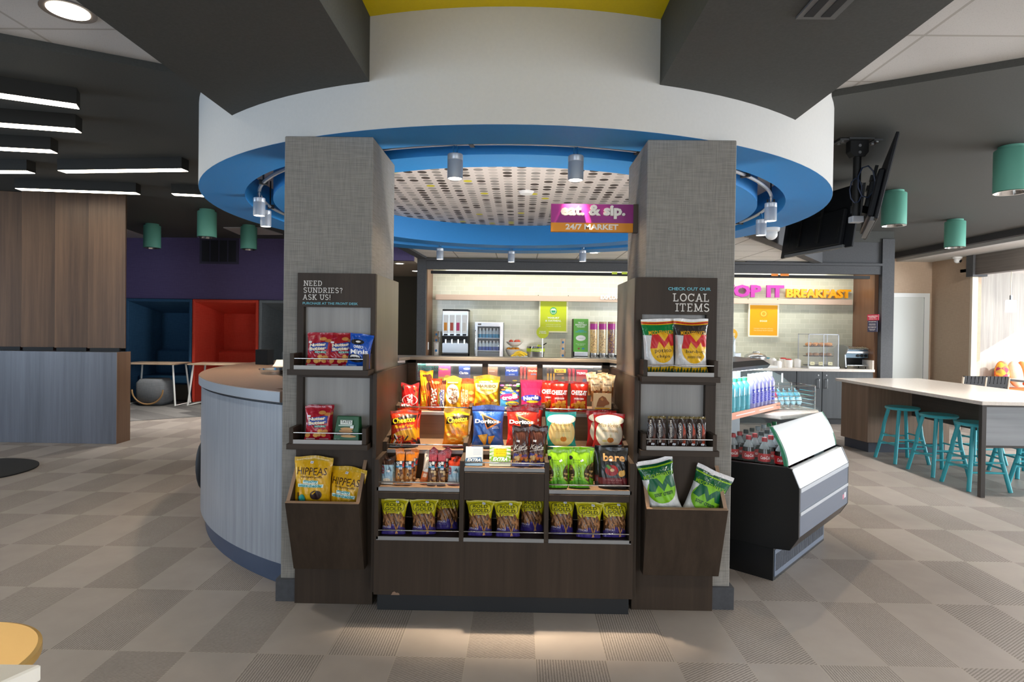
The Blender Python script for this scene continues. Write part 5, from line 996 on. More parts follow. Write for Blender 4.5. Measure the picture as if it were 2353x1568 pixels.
# ================================================================ wall screens on a ceiling mount
def screen(p0, p1, zb, h, lean, label, brackets):
    p0, p1 = Vector(p0), Vector(p1); d = (p1-p0); L = d.length; d.normalize(); nrm = Vector((d.y, -d.x, 0))  # screen side
    up = (Vector((0, 0, 1))*math.cos(lean)+nrm*math.sin(lean)); fn = nrm*math.cos(lean)-Vector((0, 0, 1))*math.sin(lean); c = (p0+p1)/2; c.z = zb
    t = thing('television', label, 'television', c, 0, 'ceiling hung televisions')
    def bxx(nm, x0, x1, y0, y1, z0, z1, m, par=t, bev=.002):
        mb = MB().obox(d*((x0+x1)/2)+fn*((y0+y1)/2)+up*((z0+z1)/2), d*((x1-x0)/2), fn*((y1-y0)/2), up*((z1-z0)/2)); return mb.build(nm, m, par, bevel=bev)
    bxx('housing', -L/2, L/2, -.012, .012, 0, h, mat('tv_back', '#15171b', .5, spec=.25), bev=.004)
    bxx('display', -L/2+.01, L/2-.01, .012, .014, .02, h-.01, mat('tv_glass', '#08090b', .1))
    bxx('rear_bulge', -L/2+.12, L/2-.12, -.06, -.012, .03, h*.62, mat('tv_back', '#15171b', .5, spec=.25), bev=.01)
    bxx('speaker_bar', -L/2+.1, L/2-.1, -.035, .0, -.004, .028, mat('speaker_grey', '#6a6b6c', .5))
    for x in brackets:
        bxx('mount_rail', x-.02, x+.02, -.085, -.06, .08, h*.75, BLACKM); bxx('rail_hook', x-.035, x+.035, -.1, -.075, h*.55, h*.62, BLACKM)
    bxx('port_panel', -L/2+.16, -L/2+.2, -.063, -.058, .1, .32, BLACK); bxx('port_panel', L/2-.2, L/2-.16, -.063, -.058, .1, .32, BLACK)
    return t
screen((2.72, 4.67, 0), (3.25, 5.76, 0), 2.315, .66, .2, 'black television seen nearly edge on beside its ceiling pole', (-.2, .2))
screen((3.36, 6.17, 0), (3.13, 7.3, 0), 2.31, .66, .15, 'black television showing its back with two mount rails below the canopy', (-.12, .2))
m = thing('television_mount', 'black ceiling mount pole with looped cables behind the televisions', 'mount', (2.72, 4.95, 3.0))
MB().box(-.1, .1, -.07, .07, -.012, 0).box(-.17, -.1, -.06, .06, -.02, -.006).box(.1, .17, -.06, .06, -.02, -.006).build('ceiling_plate', mat('plate_grey', '#5a5c5e', .4, .6), m)
for x in (-.135, .135):
    for y in (-.03, .03): MB().cyl((x, y, -.03), (x, y, -.018), .014, 8).build('bolt', STEEL, m)
MB().prism([(-.075, 0), (.075, 0), (.075, -.09), (.045, -.13), (-.045, -.13), (-.075, -.09)], lambda p, t: (p[0], -.035+.07*t, p[1]-.012)).build('swivel', BLACKM, m, bevel=.003)
for z in (-.055, -.11): MB().cyl((0, -.042, z), (0, -.034, z), .012, 8).build('bolt', STEEL, m)
MB().cyl((0, 0, -.12), (0, 0, -.62), .03, 16).build('pole', BLACKM, m, smooth=50)
MB().tube([(.05+.07*math.cos(a*.7), -.05, -.35+.13*math.sin(a*.7)) for a in range(19)], .006, 6).tube([(-.03+.05*math.cos(a*.7+1), -.045, -.42+.1*math.sin(a*.7+1)) for a in range(17)], .005, 6).build('cable', mat('cable_blue', '#26324a', .5), m, smooth=60)
MB().obox((.05, .04, -.56), (.06, .04, 0), (-.02, .03, 0), (0, 0, .03)).build('arm', BLACKM, m); MB().obox((.075, .06, -.48), (.008, -.004, 0), (.04, .085, 0), (.015, 0, .13)).build('arm_plate', BLACKM, m)
MB().box(-.045, .045, -.035, .035, -.67, -.62).build('junction_box', ALU, m, bevel=.003)
# ================================================================ buffet bay at the rear
YW, YC, ZC = 10.05, 9.42, .865           # tiled wall, counter front, counter height
BX0, BX1 = -1.46, 5.53
struct(MB().box(-1.6, 5.75, YW, YW+.1, 0, 2.6).build('wall_buffet', SUBWAY))
def buf_side(x, m, nm): struct(MB().box(x-.01, x+.01, 9.4, YW, 0, 2.5).build(nm, m))
BUFW = wood('buffet_side_wood', '#6b4c37', '#815f48', 'z', .35)
struct(MB().box(-1.475, -1.455, 9.45, YW, 0, 2.5).build('wall_buffet_left', BUFW)); struct(MB().box(5.50, 5.56, 9.45, YW, 0, 2.5).build('wall_buffet_right', BUFW))
# portal frame
struct(MB().box(-1.6, -1.465, 9.36, 9.46, 0, 2.5).build('trim_6', CHARB)); struct(MB().box(5.56, 5.745, 9.36, 9.46, 0, 2.88).build('trim_7', CHARB))
struct(MB().box(-1.465, 5.56, 9.38, 9.46, 2.335, 2.46).box(-1.465, 5.56, 9.355, 9.46, 2.463, 2.5).build('beam_portal', CHARB))
struct(MB().box(3.5, 5.745, 9.40, 9.47, 2.5, 3.0).build('wall_over_portal', CHARB)); struct(MB().box(3.2, 5.745, 9.385, 9.40, 2.83, 3.0).build('trim_8', CHAR))
struct(MB().box(-1.40, 5.42, 9.44, 9.5, 2.27, 2.315).build('trim_9', BLACKM))
ul = area('wall_wash_lamp', (2.0, 9.58, 2.42), (0, .35, -1), 6.6, .1, 50, (1, .96, .86))
# under-header lamp letters in lime and orange at the top of the portal
for px, w, col, lab in ((1412, 12, '#c9dc3a', 'small lime green header tag beside the lime half tag'), (1435, 12, '#c9dc3a', 'small lime green header tag nearest the right column'), (1780, 15, '#f08a2a', 'small orange header tag, left of two'), (1803, 19, '#f08a2a', 'small orange header tag, right of two')):
    p = PY(px, 628 if px < 1500 else 632, 9.43); t = MB().box(-w*.0034, w*.0034, -.004, .004, -.018, .018).build('header_tag', mat('tag_'+col[1:], col, .5), loc=(p.x, 9.43, p.z)); tag(t, lab, 'tag')
# cabinets, each unit its own
xs = [-1.45, -.45, .55, 1.55, 2.55, 3.28, 3.98, 5.0, 5.49]
xs = [-1.45, -.3, .85, 2.0, 3.1, PY(1830, 900, YC).x, PY(1889, 900, YC).x, 5.49]
for i in range(len(xs)-1):
    a, b = xs[i]+.002, xs[i+1]-.002
    t = thing('base_cabinet', 'grey wood base cabinet of the buffet, %s from the left' % ['first', 'second', 'third', 'fourth', 'fifth', 'sixth', 'rightmost counting'][i], 'cabinet', ((a+b)/2, YC, 0), 0, 'buffet base cabinets'); w = (b-a)/2
    MB().box(-w, w, .02, .6, .09, ZC-.04).build('body', CABW, t); MB().box(-w, w, .06, .6, 0, .09).build('toe_kick', mat('dark_toe_kick', '#17191c', .5), t)
    dr = MB().box(-w+.003, w-.003, 0, .019, .1, ZC-.045).build('door', CABW, t, bevel=.001)
    hx = w-.06 if i % 2 else -w+.06
    MB().tube([(hx, -.001, ZC-.3), (hx, -.03, ZC-.3), (hx, -.03, ZC-.16), (hx, -.001, ZC-.16)], .006, 8).build('handle', STEEL, dr, smooth=50)
    MB().cyl((hx, -.006, ZC-.1), (hx, 0, ZC-.1), .012, 12).build('lock', STEEL, dr, smooth=50)
ct = MB().box(-1.452, 5.495, YC-.03, YW-.001, ZC-.04, ZC).build('buffet_counter', QUARTZ, bevel=.003); tag(ct, 'long white stone counter along the tiled buffet wall', 'countertop')
bs = MB().box(5.47, 5.497, YC, YW-.01, ZC, ZC+.14).build('side_splash', QUARTZ, bevel=.002); tag(bs, 'white stone splash piece at the right end of the buffet counter', 'splash')
# letter rail with raised letters
rl = thing('letter_rail', 'pale wooden rail on the tiled wall carrying raised words', 'sign'); YR = YW-.1
z1, z0 = PY(1500, 683, YR).z, PY(1500, 695.5, YR).z
MB().box(PY(1001, 675, YR).x, PY(1959, 690, YR).x, YR, YW-.002, z0, z1).build('rail', mat('pale_rail', '#cbb3a0', .45), rl, bevel=.002)
def raised(body, px0, px1, py0, py1, Y, col, ext, nm='raised_letters', par=None, **k):
    a, b = PY(px0, py1, Y), PY(px1, py0, Y); vs, fs = text(body, b.x-a.x, b.z-a.z, ext=ext, **k)
    return MB().add([(x+(a.x+b.x)/2, y+Y, z+(a.z+b.z)/2) for x, y, z in vs], fs).build(nm, mat('letters_'+col[1:], col, .45), par)
raised('TOP IT', 1655, 1800, 656, 683, YR+.04, '#a62d92', .04, par=rl, bold=.05)
raised('BREAKFAST', 1805, 1953, 666, 684.5, YR+.04, '#eea20f', .04, par=rl, bold=.05)
raised('EXPLORE', 1380, 1428, 679, 688.5, YR-.001, '#f3efe6', .01, par=rl, bold=.04)
for px, py in ((1237, 679), (1306, 680), (1719, 687), (1787, 688)): p = PY(px, py, YR); MB().cyl((p.x, YR-.004, p.z), (p.x, YR, p.z), .008, 10).build('bolt', mat('dark_bolt', '#5a5048', .5), rl)
def poster(px0, px1, py0, py1, col, fr, lab, items):
    Y = YW-.04; a, b = PY(px0, py1, Y), PY(px1, py0, Y); c = ((a.x+b.x)/2, Y, (a.z+b.z)/2); w, h = b.x-a.x, b.z-a.z
    t = thing('framed_poster', lab, 'poster', c); f = .022
    mb = MB()
    for q in ((-w/2, w/2, -h/2, -h/2+f), (-w/2, w/2, h/2-f, h/2), (-w/2, -w/2+f, -h/2+f, h/2-f), (w/2-f, w/2, -h/2+f, h/2-f)): mb.box(q[0], q[1], -.004, .036, q[2], q[3])
    mb.build('frame', mat('frame_'+fr[1:], fr, .4), t, bevel=.001)
    MB().box(-w/2+f, w/2-f, 0, .03, -h/2+f, h/2-f).build('print', mat('print_'+col[1:], col, .25), t)
    flat_print([(q[0], q[1], q[2]*w, q[3]*h, q[4]*w, q[5]*h, q[6], q[7] if len(q) > 7 else {}) if q[0] == 't' else ('p', [(x*w, z*h) for x, z in q[1]], q[2]) for q in items], 'printed_lettering', t)
Bb = dict(bold=.04)
poster(1238, 1305, 690, 764, '#c3d012', '#eee9c0', 'lime green framed poster about yogurt and oatmeal on the tiled wall', [('p', ell(0, .16, .12, .115, 24), '#2a9a62'), ('p', [(-.1, .19), (-.085, .13), (-.06, .085), (.06, .085), (.085, .13), (.1, .19), (.05, .235), (-.05, .235)], '#e8f2d0'), ('p', [(-.078, .18), (-.06, .105), (.06, .105), (.078, .18)], '#2a9a62'), ('t', 'YOGURT', 0, -.05, .42, .055, '#f2f6dc', Bb), ('t', '& OATMEAL', 0, -.14, .56, .055, '#f2f6dc', Bb), ('t', "DON'T FORGET TO ADD THE", 0, -.26, .5, .026, '#e8efb0'), ('t', 'TOPPINGS FOR A GOOD TIME', 0, -.315, .54, .026, '#e8efb0')])
poster(1719, 1790, 699, 774, '#eaa60c', '#f6eed6', 'orange framed poster on the tiled wall below the raised words', [('p', ell(0, .2, .13, .115, 24), '#d9900a'), ('p', ell(0, .2, .1, .085, 8), '#f5c552'), ('p', ell(0, .2, .06, .055, 20), '#e09a10'), ('t', 'EGGS', 0, -.02, .24, .05, '#f8e7b8', Bb), ('t', 'TOP EGGS YOUR WAY WITH ALL', 0, -.25, .64, .03, '#f6dfa0'), ('t', 'THE FIXINGS FROM THE BAR', 0, -.31, .64, .03, '#f6dfa0')])
def on(px, py=840, Y=9.75): p = PY(px, py, Y); return p.x
# juice dispenser
t = thing('juice_dispenser', 'steel and black four nozzle juice dispenser on the buffet counter', 'juice dispenser', (on(1047), 9.66, ZC)); w = .205; H = PY(1047, 711, 9.6).z-ZC
MB().box(-w, w, 0, .3, .03, H).build('cabinet_body', mat('grey_case', '#6f6e6c', .4, .3), t, bevel=.008)
MB().box(-w, w, -.06, 0, H*.5, H-.03).build('front_panel', STEEL, t, bevel=.006); MB().box(-w, w, -.055, .3, H-.03, H).build('lid', BLACK, t, bevel=.006)
for i, c in enumerate(('#e0901c', '#b5482a', '#c2346a', '#d8d4cc')):
    x = -.148+.099*i; q = MB().box(x-.04, x+.04, -.066, -.06, H*.55, H-.09).build('flavour_panel', mat('flavour_white', '#ecebe8', .3), t)
    MB().box(x-.028, x+.02, -.069, -.066, H*.6, H*.75).build('juice_picture', ink(c), q)
    MB().box(x-.03, x+.03, -.066, -.06, H*.51, H*.54).build('push_button', BLACK, t)
    MB().cyl((x, -.07, H*.36), (x, -.07, H*.44), .016, 10).build('nozzle', CHROME, t, smooth=50)
MB().prism([(-w, H*.5), (w, H*.5), (w, H*.36), (w*.75, H*.42), (-w*.75, H*.42), (-w, H*.36)], lambda p, k: (p[0], -.08+.08*k, p[1])).build('nozzle_hood', BLACK, t, bevel=.004)
MB().box(-w, w, -.02, 0, H*.19, H*.37).build('splash_plate', STEEL, t); MB().box(-w, w, -.13, .3, .02, H*.17).build('drip_tray', BLACK, t, bevel=.006)
for x in (-.16, .16): MB().cyl((x, .0, 0), (x, .0, .03), .02, 10).build('foot', BLACK, t)
# bottle cooler
t = thing('bottle_cooler', 'small steel glass door cooler of bottles on the buffet counter', 'cooler', (on(1124), 9.62, ZC)); w = .225; H = PY(1124, 741, 9.6).z-ZC
cw = mat('cooler_white', '#c9d4de', .4)
MB().box(-w, w, 0, .02, 0, .11*H).box(-w, -w+.025, .02, .4, 0, H).box(w-.02, w, .02, .4, 0, H).box(-w+.025, w-.02, .02, .4, H-.03, H).box(-w+.025, w-.02, .38, .4, 0, H-.03).box(-w+.025, w-.02, .02, .38, 0, .25*H).build('cabinet_body', mat('cooler_grey', '#50575e', .4, .3), t)
dr = MB().box(-w, w, -.025, 0, H*.9, H).box(-w, w, -.025, 0, 0, H*.04).box(-w, -w+.04, -.025, 0, H*.04, H*.9).box(w-.055, w, -.025, 0, H*.04, H*.9).build('door', STEEL, t, bevel=.002)
MB().box(-w+.04, w-.055, -.018, -.014, H*.04, H*.9).build('door_glass', GLASS, dr)
MB().tube([(-w+.01, -.025, H*.15), (-w+.01, -.055, H*.17), (-w+.01, -.055, H*.78), (-w+.01, -.025, H*.8)], .009, 8).build('handle', CHROME, dr, smooth=50)
MB().box(-w+.045, -w+.1, -.027, -.025, H*.93, H*.97).build('badge', mat('badge_grey', '#6a6560', .4), dr)
sh1, sh2 = H*.31, H*.62
for z in (sh1, sh2): MB().box(-w+.027, w-.022, .03, .36, z-.012, z).build('shelf', cw, t)
cp = t.location.copy()
def small_bottle(col): 
    m = MB(); m.lathe([(0, 0), (.027, 0), (.029, .01), (.029, .06)], 16, mi=1).lathe([(.029, .06), (.029, .1), (.02, .125), (.015, .135), (.0, .135)], 16, mi=0).lathe([(.016, .132), (.017, .155), (0, .155)], 16, mi=2)
    return m.build('milk_bottle', [mat('milk_white', '#cfe0ea', .3), ink(col), WHITE], smooth=40)
bt, bb = small_bottle('#2f9ac9'), small_bottle('#1f4fb0')
for r_, (o, z) in enumerate(((bt, sh2), (bb, sh1))):
    for i in range(6):
        c = o if i == 0 else dup(o); c.location = (cp.x-.155+.058*i, cp.y+.1, ZC+z)
        tag(c, ('light blue banded bottle on the upper shelf of the cooler, %s' if r_ == 0 else 'dark blue banded bottle on the lower shelf of the cooler, %s')%('leftmost', 'second', 'third', 'fourth', 'fifth', 'rightmost')[i], 'bottle', 'bottles in the small cooler')
MB().box(-w+.03, w-.03, .025, .028, .05*H, .26*H).build('lower_panel', mat('cooler_panel', '#a9b2ba', .4), t)
# paper cups in stacks
def cupstack(px, z0, segs, nm, Y=9.7):
    x = on(px, 800, Y); z = z0
    for i, (n, r, h, lab) in enumerate(segs):
        m = MB().lathe([(0, .0), (r*.72, 0), (r, h*.9), (r*1.04, h*.9), (r*1.04, h), (r*.95, h), (0, h*.98)], 20); 
        o = m.build('paper_cup', mat('cup_'+n[1:], n, .6), loc=(x, Y, z), smooth=40); tag(o, lab, 'cup', nm)
        l = MB().ball((0, -r*.86, h*.5), .018, 8, 1, .25, 1.2).build('print_mark', ink('#2f7ab8'), o)
        z += h*.92
hold = MB().box(-.06, .06, -.06, .06, 0, .05).build('cup_holder', mat('clear_holder', '#d8d8d6', .2), loc=(on(1003), 9.7, ZC), bevel=.003); tag(hold, 'clear square holder under the left paper cup stack', 'holder')
cupstack(1003, ZC+.05, [('#d9d6d0', .048, .28, 'white paper cup column at the foot of the left stack'), ('#cdb49a', .042, .1, 'tan paper cup second from top of the left stack'), ('#d3bd9f', .037, .1, 'tan paper cup topmost of the left stack')], 'left paper cup stack')
cupstack(1293, ZC+.02, [('#d9d2c6', .055, .06, 'paper cup with a blue mark at the foot of the right stack'), ('#d6bea0', .047, .13, 'tan paper cup above the foot of the right stack'), ('#d6bea0', .045, .11, 'tan paper cup below the top of the right stack'), ('#d6bea0', .043, .11, 'tan paper cup topmost of the right stack')], 'right paper cup stack')
cb = MB().box(-.06, .06, -.05, .05, 0, .06).build('napkin_box', WHITE, loc=(on(1276), 9.62, ZC), bevel=.003); tag(cb, 'small white box left of the right cup stack', 'box')
# fruit bowls
def bowl(nm, px, Y, z, r, h, lab):
    o = MB().lathe([(0, .0), (r*.45, 0), (r*.72, h*.3), (r*.93, h*.7), (r, h), (r*.96, h), (r*.88, h*.7), (r*.66, h*.34), (0, h*.12)], 36).build(nm, mat('white_ceramic', '#ece9e4', .25), loc=(on(px, 800, Y), Y, z), smooth=50); tag(o, lab, 'bowl', 'white fruit bowls'); return o
std = thing('bowl_stand', 'steel stand holding the two stacked fruit bowls', 'stand', (on(1178), 9.78, ZC)); MB().cyl((0, 0, 0), (0, 0, .1), .05, 20).cyl((0, .145, .0), (0, .145, .34), .01, 8).tube([(0, .145, .34), (0, 0, .27)], .01, 8).build('column', STEEL, std, smooth=50)
bowl('fruit_bowl', 1180, 9.78, ZC+.1, .13, .125, 'white fruit bowl with oranges, lower one on the stand'); bowl('fruit_bowl', 1182, 9.78, ZC+.275, .13, .07, 'white fruit bowl with apples, top one on the stand'); bowl('fruit_bowl', 1194, 9.55, ZC, .13, .125, 'white fruit bowl with bananas standing in front')
def fruit(nm, col, x, y, z, r, lab, g, sz=.95): o = MB().ball((0, 0, 0), r, 14, 1, 1, sz).build(nm, mat('fruit_'+nm+col[1:], col, .4), loc=(x, y, z), smooth=70); tag(o, lab, nm, g)
bxp = on(1180, 800, 9.78)
for i, (dx, dy) in enumerate(((-.075, -.03), (-.01, -.06), (.06, -.035), (.03, .04))): fruit('orange', '#ef9a1c', bxp+dx, 9.78+dy, ZC+.215, .042, 'orange in the lower stacked bowl, %s' % ('left', 'front middle', 'right', 'rear')[i], 'oranges in the stacked bowl')
for i, (dx, dy) in enumerate(((-.05, -.03), (.03, -.045), (.065, .01))): fruit('apple', '#c2452f', bxp+dx+.01, 9.78+dy, ZC+.345, .036, 'red apple in the top stacked bowl, %s' % ('left', 'middle', 'right')[i], 'apples in the top bowl')
bnx = on(1194, 800, 9.55)
for i, (dx, dy, rz) in enumerate(((-.05, -.02, .3), (.0, -.05, -.1), (.04, .0, .2), (.0, .04, 0))):
    m = MB(); m.tube([(-.08+.016*k, 0, .035*math.sin(PI*k/10)) for k in range(11)], .017, 8); o = m.build('banana', mat('banana_yellow', '#edc62c', .5), loc=(bnx+dx, 9.55+dy, ZC+.12+.012*i), rot=(0, 0, rz), smooth=60); tag(o, 'yellow banana in the front bowl, %s' % ('left', 'front', 'right', 'rear')[i], 'banana', 'bananas in the front bowl')
# soup kettle
t = thing('soup_kettle', 'round steel oatmeal kettle with a lime band on the buffet counter', 'kettle', (on(1231, 800, 9.66), 9.66, ZC))
MB().lathe([(0, 0), (.13, 0), (.135, .02), (.135, .17), (.145, .185), (.145, .2), (0, .2)], 40).build('kettle_body', STEEL, t, smooth=40)
MB().lathe([(.1365, .2), (.147, .2), (.147, .25), (.1365, .25)], 40).build('label_band', mat('lime_band', '#b9d021', .4), t, smooth=40)
MB().lathe([(.147, .25), (.14, .28), (.08, .31), (.0, .315)], 40).build('lid', CHROME, t, smooth=50)
MB().tube([(.1, 0, .29), (.17, -.02, .335)], .008, 8).build('ladle_handle', BLACK, t); MB().box(-.03, .03, -.142, -.13, .03, .1).cyl((0, -.15, .07), (0, -.14, .07), .016, 12).build('control_box', BLACK, t)
flat_print([('t', 'OATMEAL', 0, 0, .15, .02, '#eef4c0', Bb)], 'printed_lettering', t, (0, -.1475, .225))
def lolly(px, py, r, Y, col, lab, txt):
    p = PY(px, py, Y); t = thing('tag_sign', lab, 'sign', (p.x, Y, p.z)); MB().prism(ell(0, 0, r, r, 32), lambda q, k: (q[0], -.003+.006*k, q[1])).build('disc', mat('disc_'+col[1:], col, .4), t); MB().cyl((0, .004, -r), (0, .004, ZC-p.z), .004, 6).build('stick', CHROME, t)
    flat_print([('t', txt, 0, 0, r*1.2, r*.45, '#f4f2d8', Bb)], 'printed_lettering', t, (0, -.003, 0))
lolly(1247, 764, .097, 9.5, '#c7d313', 'round lime tag sign on a stick above the oatmeal kettle', 'YOGURT\n& THINGS'); lolly(1681, 769, .095, 9.7, '#f0b52a', 'round orange tag sign on a stick beside the right column', 'EGGS')
# yogurt dispenser
t = thing('yogurt_dispenser', 'green fronted yogurt dispenser left of the cereal tubes', 'dispenser', (on(1334, 800, 9.62), 9.62, ZC)); H = PY(1334, 733, 9.62).z-ZC; w = .118
MB().box(-w, w, 0, .3, 0, H).build('cabinet_body', BLACK, t, bevel=.004); MB().box(-w*.98, w*.98, -.012, 0, H*.28, H).build('front_panel', mat('yogurt_green', '#63b23c', .35), t, bevel=.002); MB().box(-w, w, -.1, 0, 0, H*.17).box(-w*.9, w*.9, -.09, 0, H*.19, H*.28).build('spout_tray', STEEL, t, bevel=.003)
flat_print([('t', 'TRULY\nIRRESISTIBLE\nYOGURT', 0, H*.87, .18, .09, '#eaf5df', Bb), ('t', 'CREAMY\nAND SMOOTH', 0, H*.73, .18, .04, '#3fb0c0', Bb), ('p', ell(0, H*.58, .078, .045, 26), '#eef0ec'), ('t', 'VANILLA', 0, H*.575, .08, .016, '#8fae8a'), ('t', 'PULL HANDLE\nTO SERVE', 0, H*.44, .15, .035, '#d8ecc8'), ('p', ell(-.03, H*.35, .018, .016), '#8a5a3a'), ('p', rect(.04, H*.35, .04, .025), '#3f8ab0')], 'printed_lettering', t, (0, -.0125, 0))
# cereal dispensers
cbk = thing('cereal_rack', 'black and steel base under the four cereal tubes', 'rack', (on(1410, 800, 9.62), 9.62, ZC)); MB().box(-.28, .28, -.06, .2, .0, .03).box(-.28, .28, .05, .18, .03, .1).build('base', BLACK, cbk, bevel=.004); MB().box(-.27, .27, .06, .16, .1, .17).build('mount_bar', STEEL, cbk, bevel=.004)
for i, (px, c1, c2) in enumerate(((1363.5, '#d9b06a', '#e8c88a'), (1384, '#d6b47a', '#e6cfa0'), (1404.5, '#c9a04a', '#6a4a6a'), (1425, '#b5653a', '#e0a86a'))):
    t = thing('cereal_dispenser', 'clear cereal tube with a magenta band, %s of four' % ('leftmost', 'second', 'third', 'rightmost')[i], 'dispenser', (on(px, 800, 9.58), 9.58, ZC), 0, 'cereal tubes'); H = PY(px, 740, 9.58).z-ZC
    def cer(n, a=c1, b=c2): v = n.new('ShaderNodeTexVoronoi'); v.inputs['Scale'].default_value = 75; n.l(n.coord('Object'), v.inputs['Vector']); n.l(n.ramp(v.outputs['Color'], [(.2, a), (.6, b), (.9, '#7a5236')]), n.p.inputs['Base Color']); n.bump(v.outputs['Distance'], .4, .004)
    MB().lathe([(0, .19), (.052, .19), (.055, .2), (.055, H-.115), (0, H-.115)], 28).build('cereal', mat('cereal_%d' % i, c1, .3, coat=.6, tex=cer), t, smooth=40)
    MB().lathe([(.056, H-.12), (.0575, H-.12), (.0575, H-.03), (.056, H-.03)], 28).build('label_band', mat('magenta_band', '#b5278f', .35), t, smooth=40)
    MB().lathe([(.058, H-.03), (.058, H), (0, H)], 28).build('lid', mat('tan_lid', '#b89a78', .4), t, smooth=40)
    MB().lathe([(.0, .06), (.02, .06), (.035, .1), (.056, .13), (.056, .19), (.0, .19)], 28).build('chute', STEEL, t, smooth=40)
# right side of the buffet
t = thing('waffle_pot', 'round steel lidded pot on a black base at the left of the right counter', 'pot', (on(1733, 820, 9.65), 9.65, ZC)); MB().lathe([(0, .05), (.11, .05), (.155, .075), (.165, .12), (.165, .14), (.14, .17), (.06, .19), (0, .19)], 36).build('pot_body', STEEL, t, smooth=40); MB().tube([(-.05, -.02, .185), (-.04, -.03, .21), (.04, -.03, .21), (.05, -.02, .185)], .01, 8).build('lid_handle', STEEL, t, smooth=50); MB().box(-.15, .15, -.12, .12, .0, .05).build('base', BLACK, t, bevel=.005)
tb = MB().box(-.26, .26, -.14, .14, 0, .035).build('serving_board', WHITE, loc=(on(1738, 840, 9.62), 9.55, ZC), bevel=.004); tag(tb, 'white serving board in front of the round steel pot', 'board'); tb.location.y = 9.57
t.location.z = ZC+.035; t.location.y = 9.6
for i, (px, r, h, Y, lab, cap) in enumerate(((1764, .055, .13, 9.8, 'white condiment tub behind at the left', '#3f9ab8'), (1775, .055, .13, 9.7, 'white condiment tub in front at the left', '#d8d6d2'), (1788, .055, .09, 9.62, 'short white square tub among the condiments', '#e8e6e2'), (1800, .06, .13, 9.8, 'white tub with a red lid at the middle', '#c9302a'), (1812, .06, .12, 9.7, 'white tub right of the red lidded one', '#c9302a'), (1832, .055, .12, 9.7, 'white tub at the right of the condiments', '#d8d6d2'))):
    o = MB().lathe([(0, 0), (r, 0), (r*1.05, h*.9), (r*1.05, h), (0, h)], 24).lathe([(0, h), (r*.8, h), (r*.7, h+.015), (0, h+.02)], 20, mi=1).build('condiment_tub', [mat('tub_white', '#efece8', .35), ink(cap)], loc=(on(px, 820, Y), Y, ZC), smooth=40); tag(o, lab, 'tub', 'white condiment tubs')
# bread case
a, b = on(1855, 820, 9.55), on(1925, 820, 9.55); cx = (a+b)/2; w = (b-a)/2; H = PY(1890, 768, 9.5).z-ZC
t = thing('pastry_case', 'clear three shelf pastry case with steel edges on the right counter', 'display case', (cx, 9.52, ZC)); D = .36; m = MB()
for x in (-w, w-.012):
    for y in (0, D-.012): m.box(x, x+.012, y, y+.012, 0, H)
for z in (.0, H-.012): m.box(-w, w, 0, .012, z, z+.012).box(-w, w, D-.012, D, z, z+.012).box(-w, -w+.012, 0, D, z, z+.012).box(w-.012, w, 0, D, z, z+.012)
m.box(-.006, .006, -.004, .004, 0, H).build('case_frame', ALU, t)
MB().box(-w+.012, w-.012, .004, .007, .012, H-.012).box(-w+.012, w-.012, .012, D-.012, H-.006, H-.003).box(w-.008, w-.005, .012, D-.012, .012, H-.012).box(-w+.005, -w+.008, .012, D-.012, .012, H-.012).build('case_glass', GLASS, t)
zs = (.045, .19, .345)
for z in zs: MB().lathe([(0, z-.008), (.12, z-.008), (.125, z), (.12, z+.002), (0, z)], 28, (-.1, D/2, 0)).lathe([(0, z-.008), (.11, z-.008), (.118, z), (.11, z+.002), (0, z)], 28, (.115, D/2, 0)).build('round_tray', mat('dark_tray', '#3a332f', .5), t, smooth=40)
MB().box(-w, w, -.03, 0, -.0, .03).build('front_lip', WHITE, t)
for i in range(8):
    x = cx-.185+.052*i; o = MB().ball((0, 0, 0), .042, 12, 1.15, .9, .75).build('pastry', plain('pastry_crust', '#b5692a', '#dba05a', .6, 40, .3), loc=(x, 9.52+.12+.05*(i % 2), ZC+zs[2]+.028), rot=(0, 0, .5*i), smooth=60); tag(o, 'golden pastry on the top shelf of the pastry case, %s' % ('leftmost', 'second', 'third', 'fourth', 'fifth', 'sixth', 'seventh', 'rightmost')[i], 'pastry', 'pastries on the top shelf')
for i in range(4):
    o = MB().ball((0, 0, 0), .045, 12, 1.2, .9, .6).build('pastry', plain('pastry_dark', '#8a5a34', '#b58452', .6, 40, .3), loc=(cx-.15+.1*i, 9.52+.15, ZC+zs[1]+.025), smooth=60); tag(o, 'brown roll on the middle shelf of the pastry case, %s' % ('leftmost', 'second', 'third', 'rightmost')[i], 'pastry', 'rolls on the middle shelf')
for i, x in enumerate((-.15, -.02, .13)):
    o = MB().box(-.033, .033, 0, .004, 0, .05).build('food_tag', mat('food_tag', '#efe6b0', .5), loc=(cx+x, 9.56, ZC+zs[0]+.004)); tag(o, 'small cream food tag on the bottom shelf of the pastry case, %s' % ('left', 'middle', 'right')[i], 'tag', 'food tags in the pastry case'); flat_print([('p', ell(0, .022, .018, .014, 10), '#8a7a4a'), ('p', ell(0, .018, .012, .01, 10), '#efe6b0')], 'printed_mark', o)
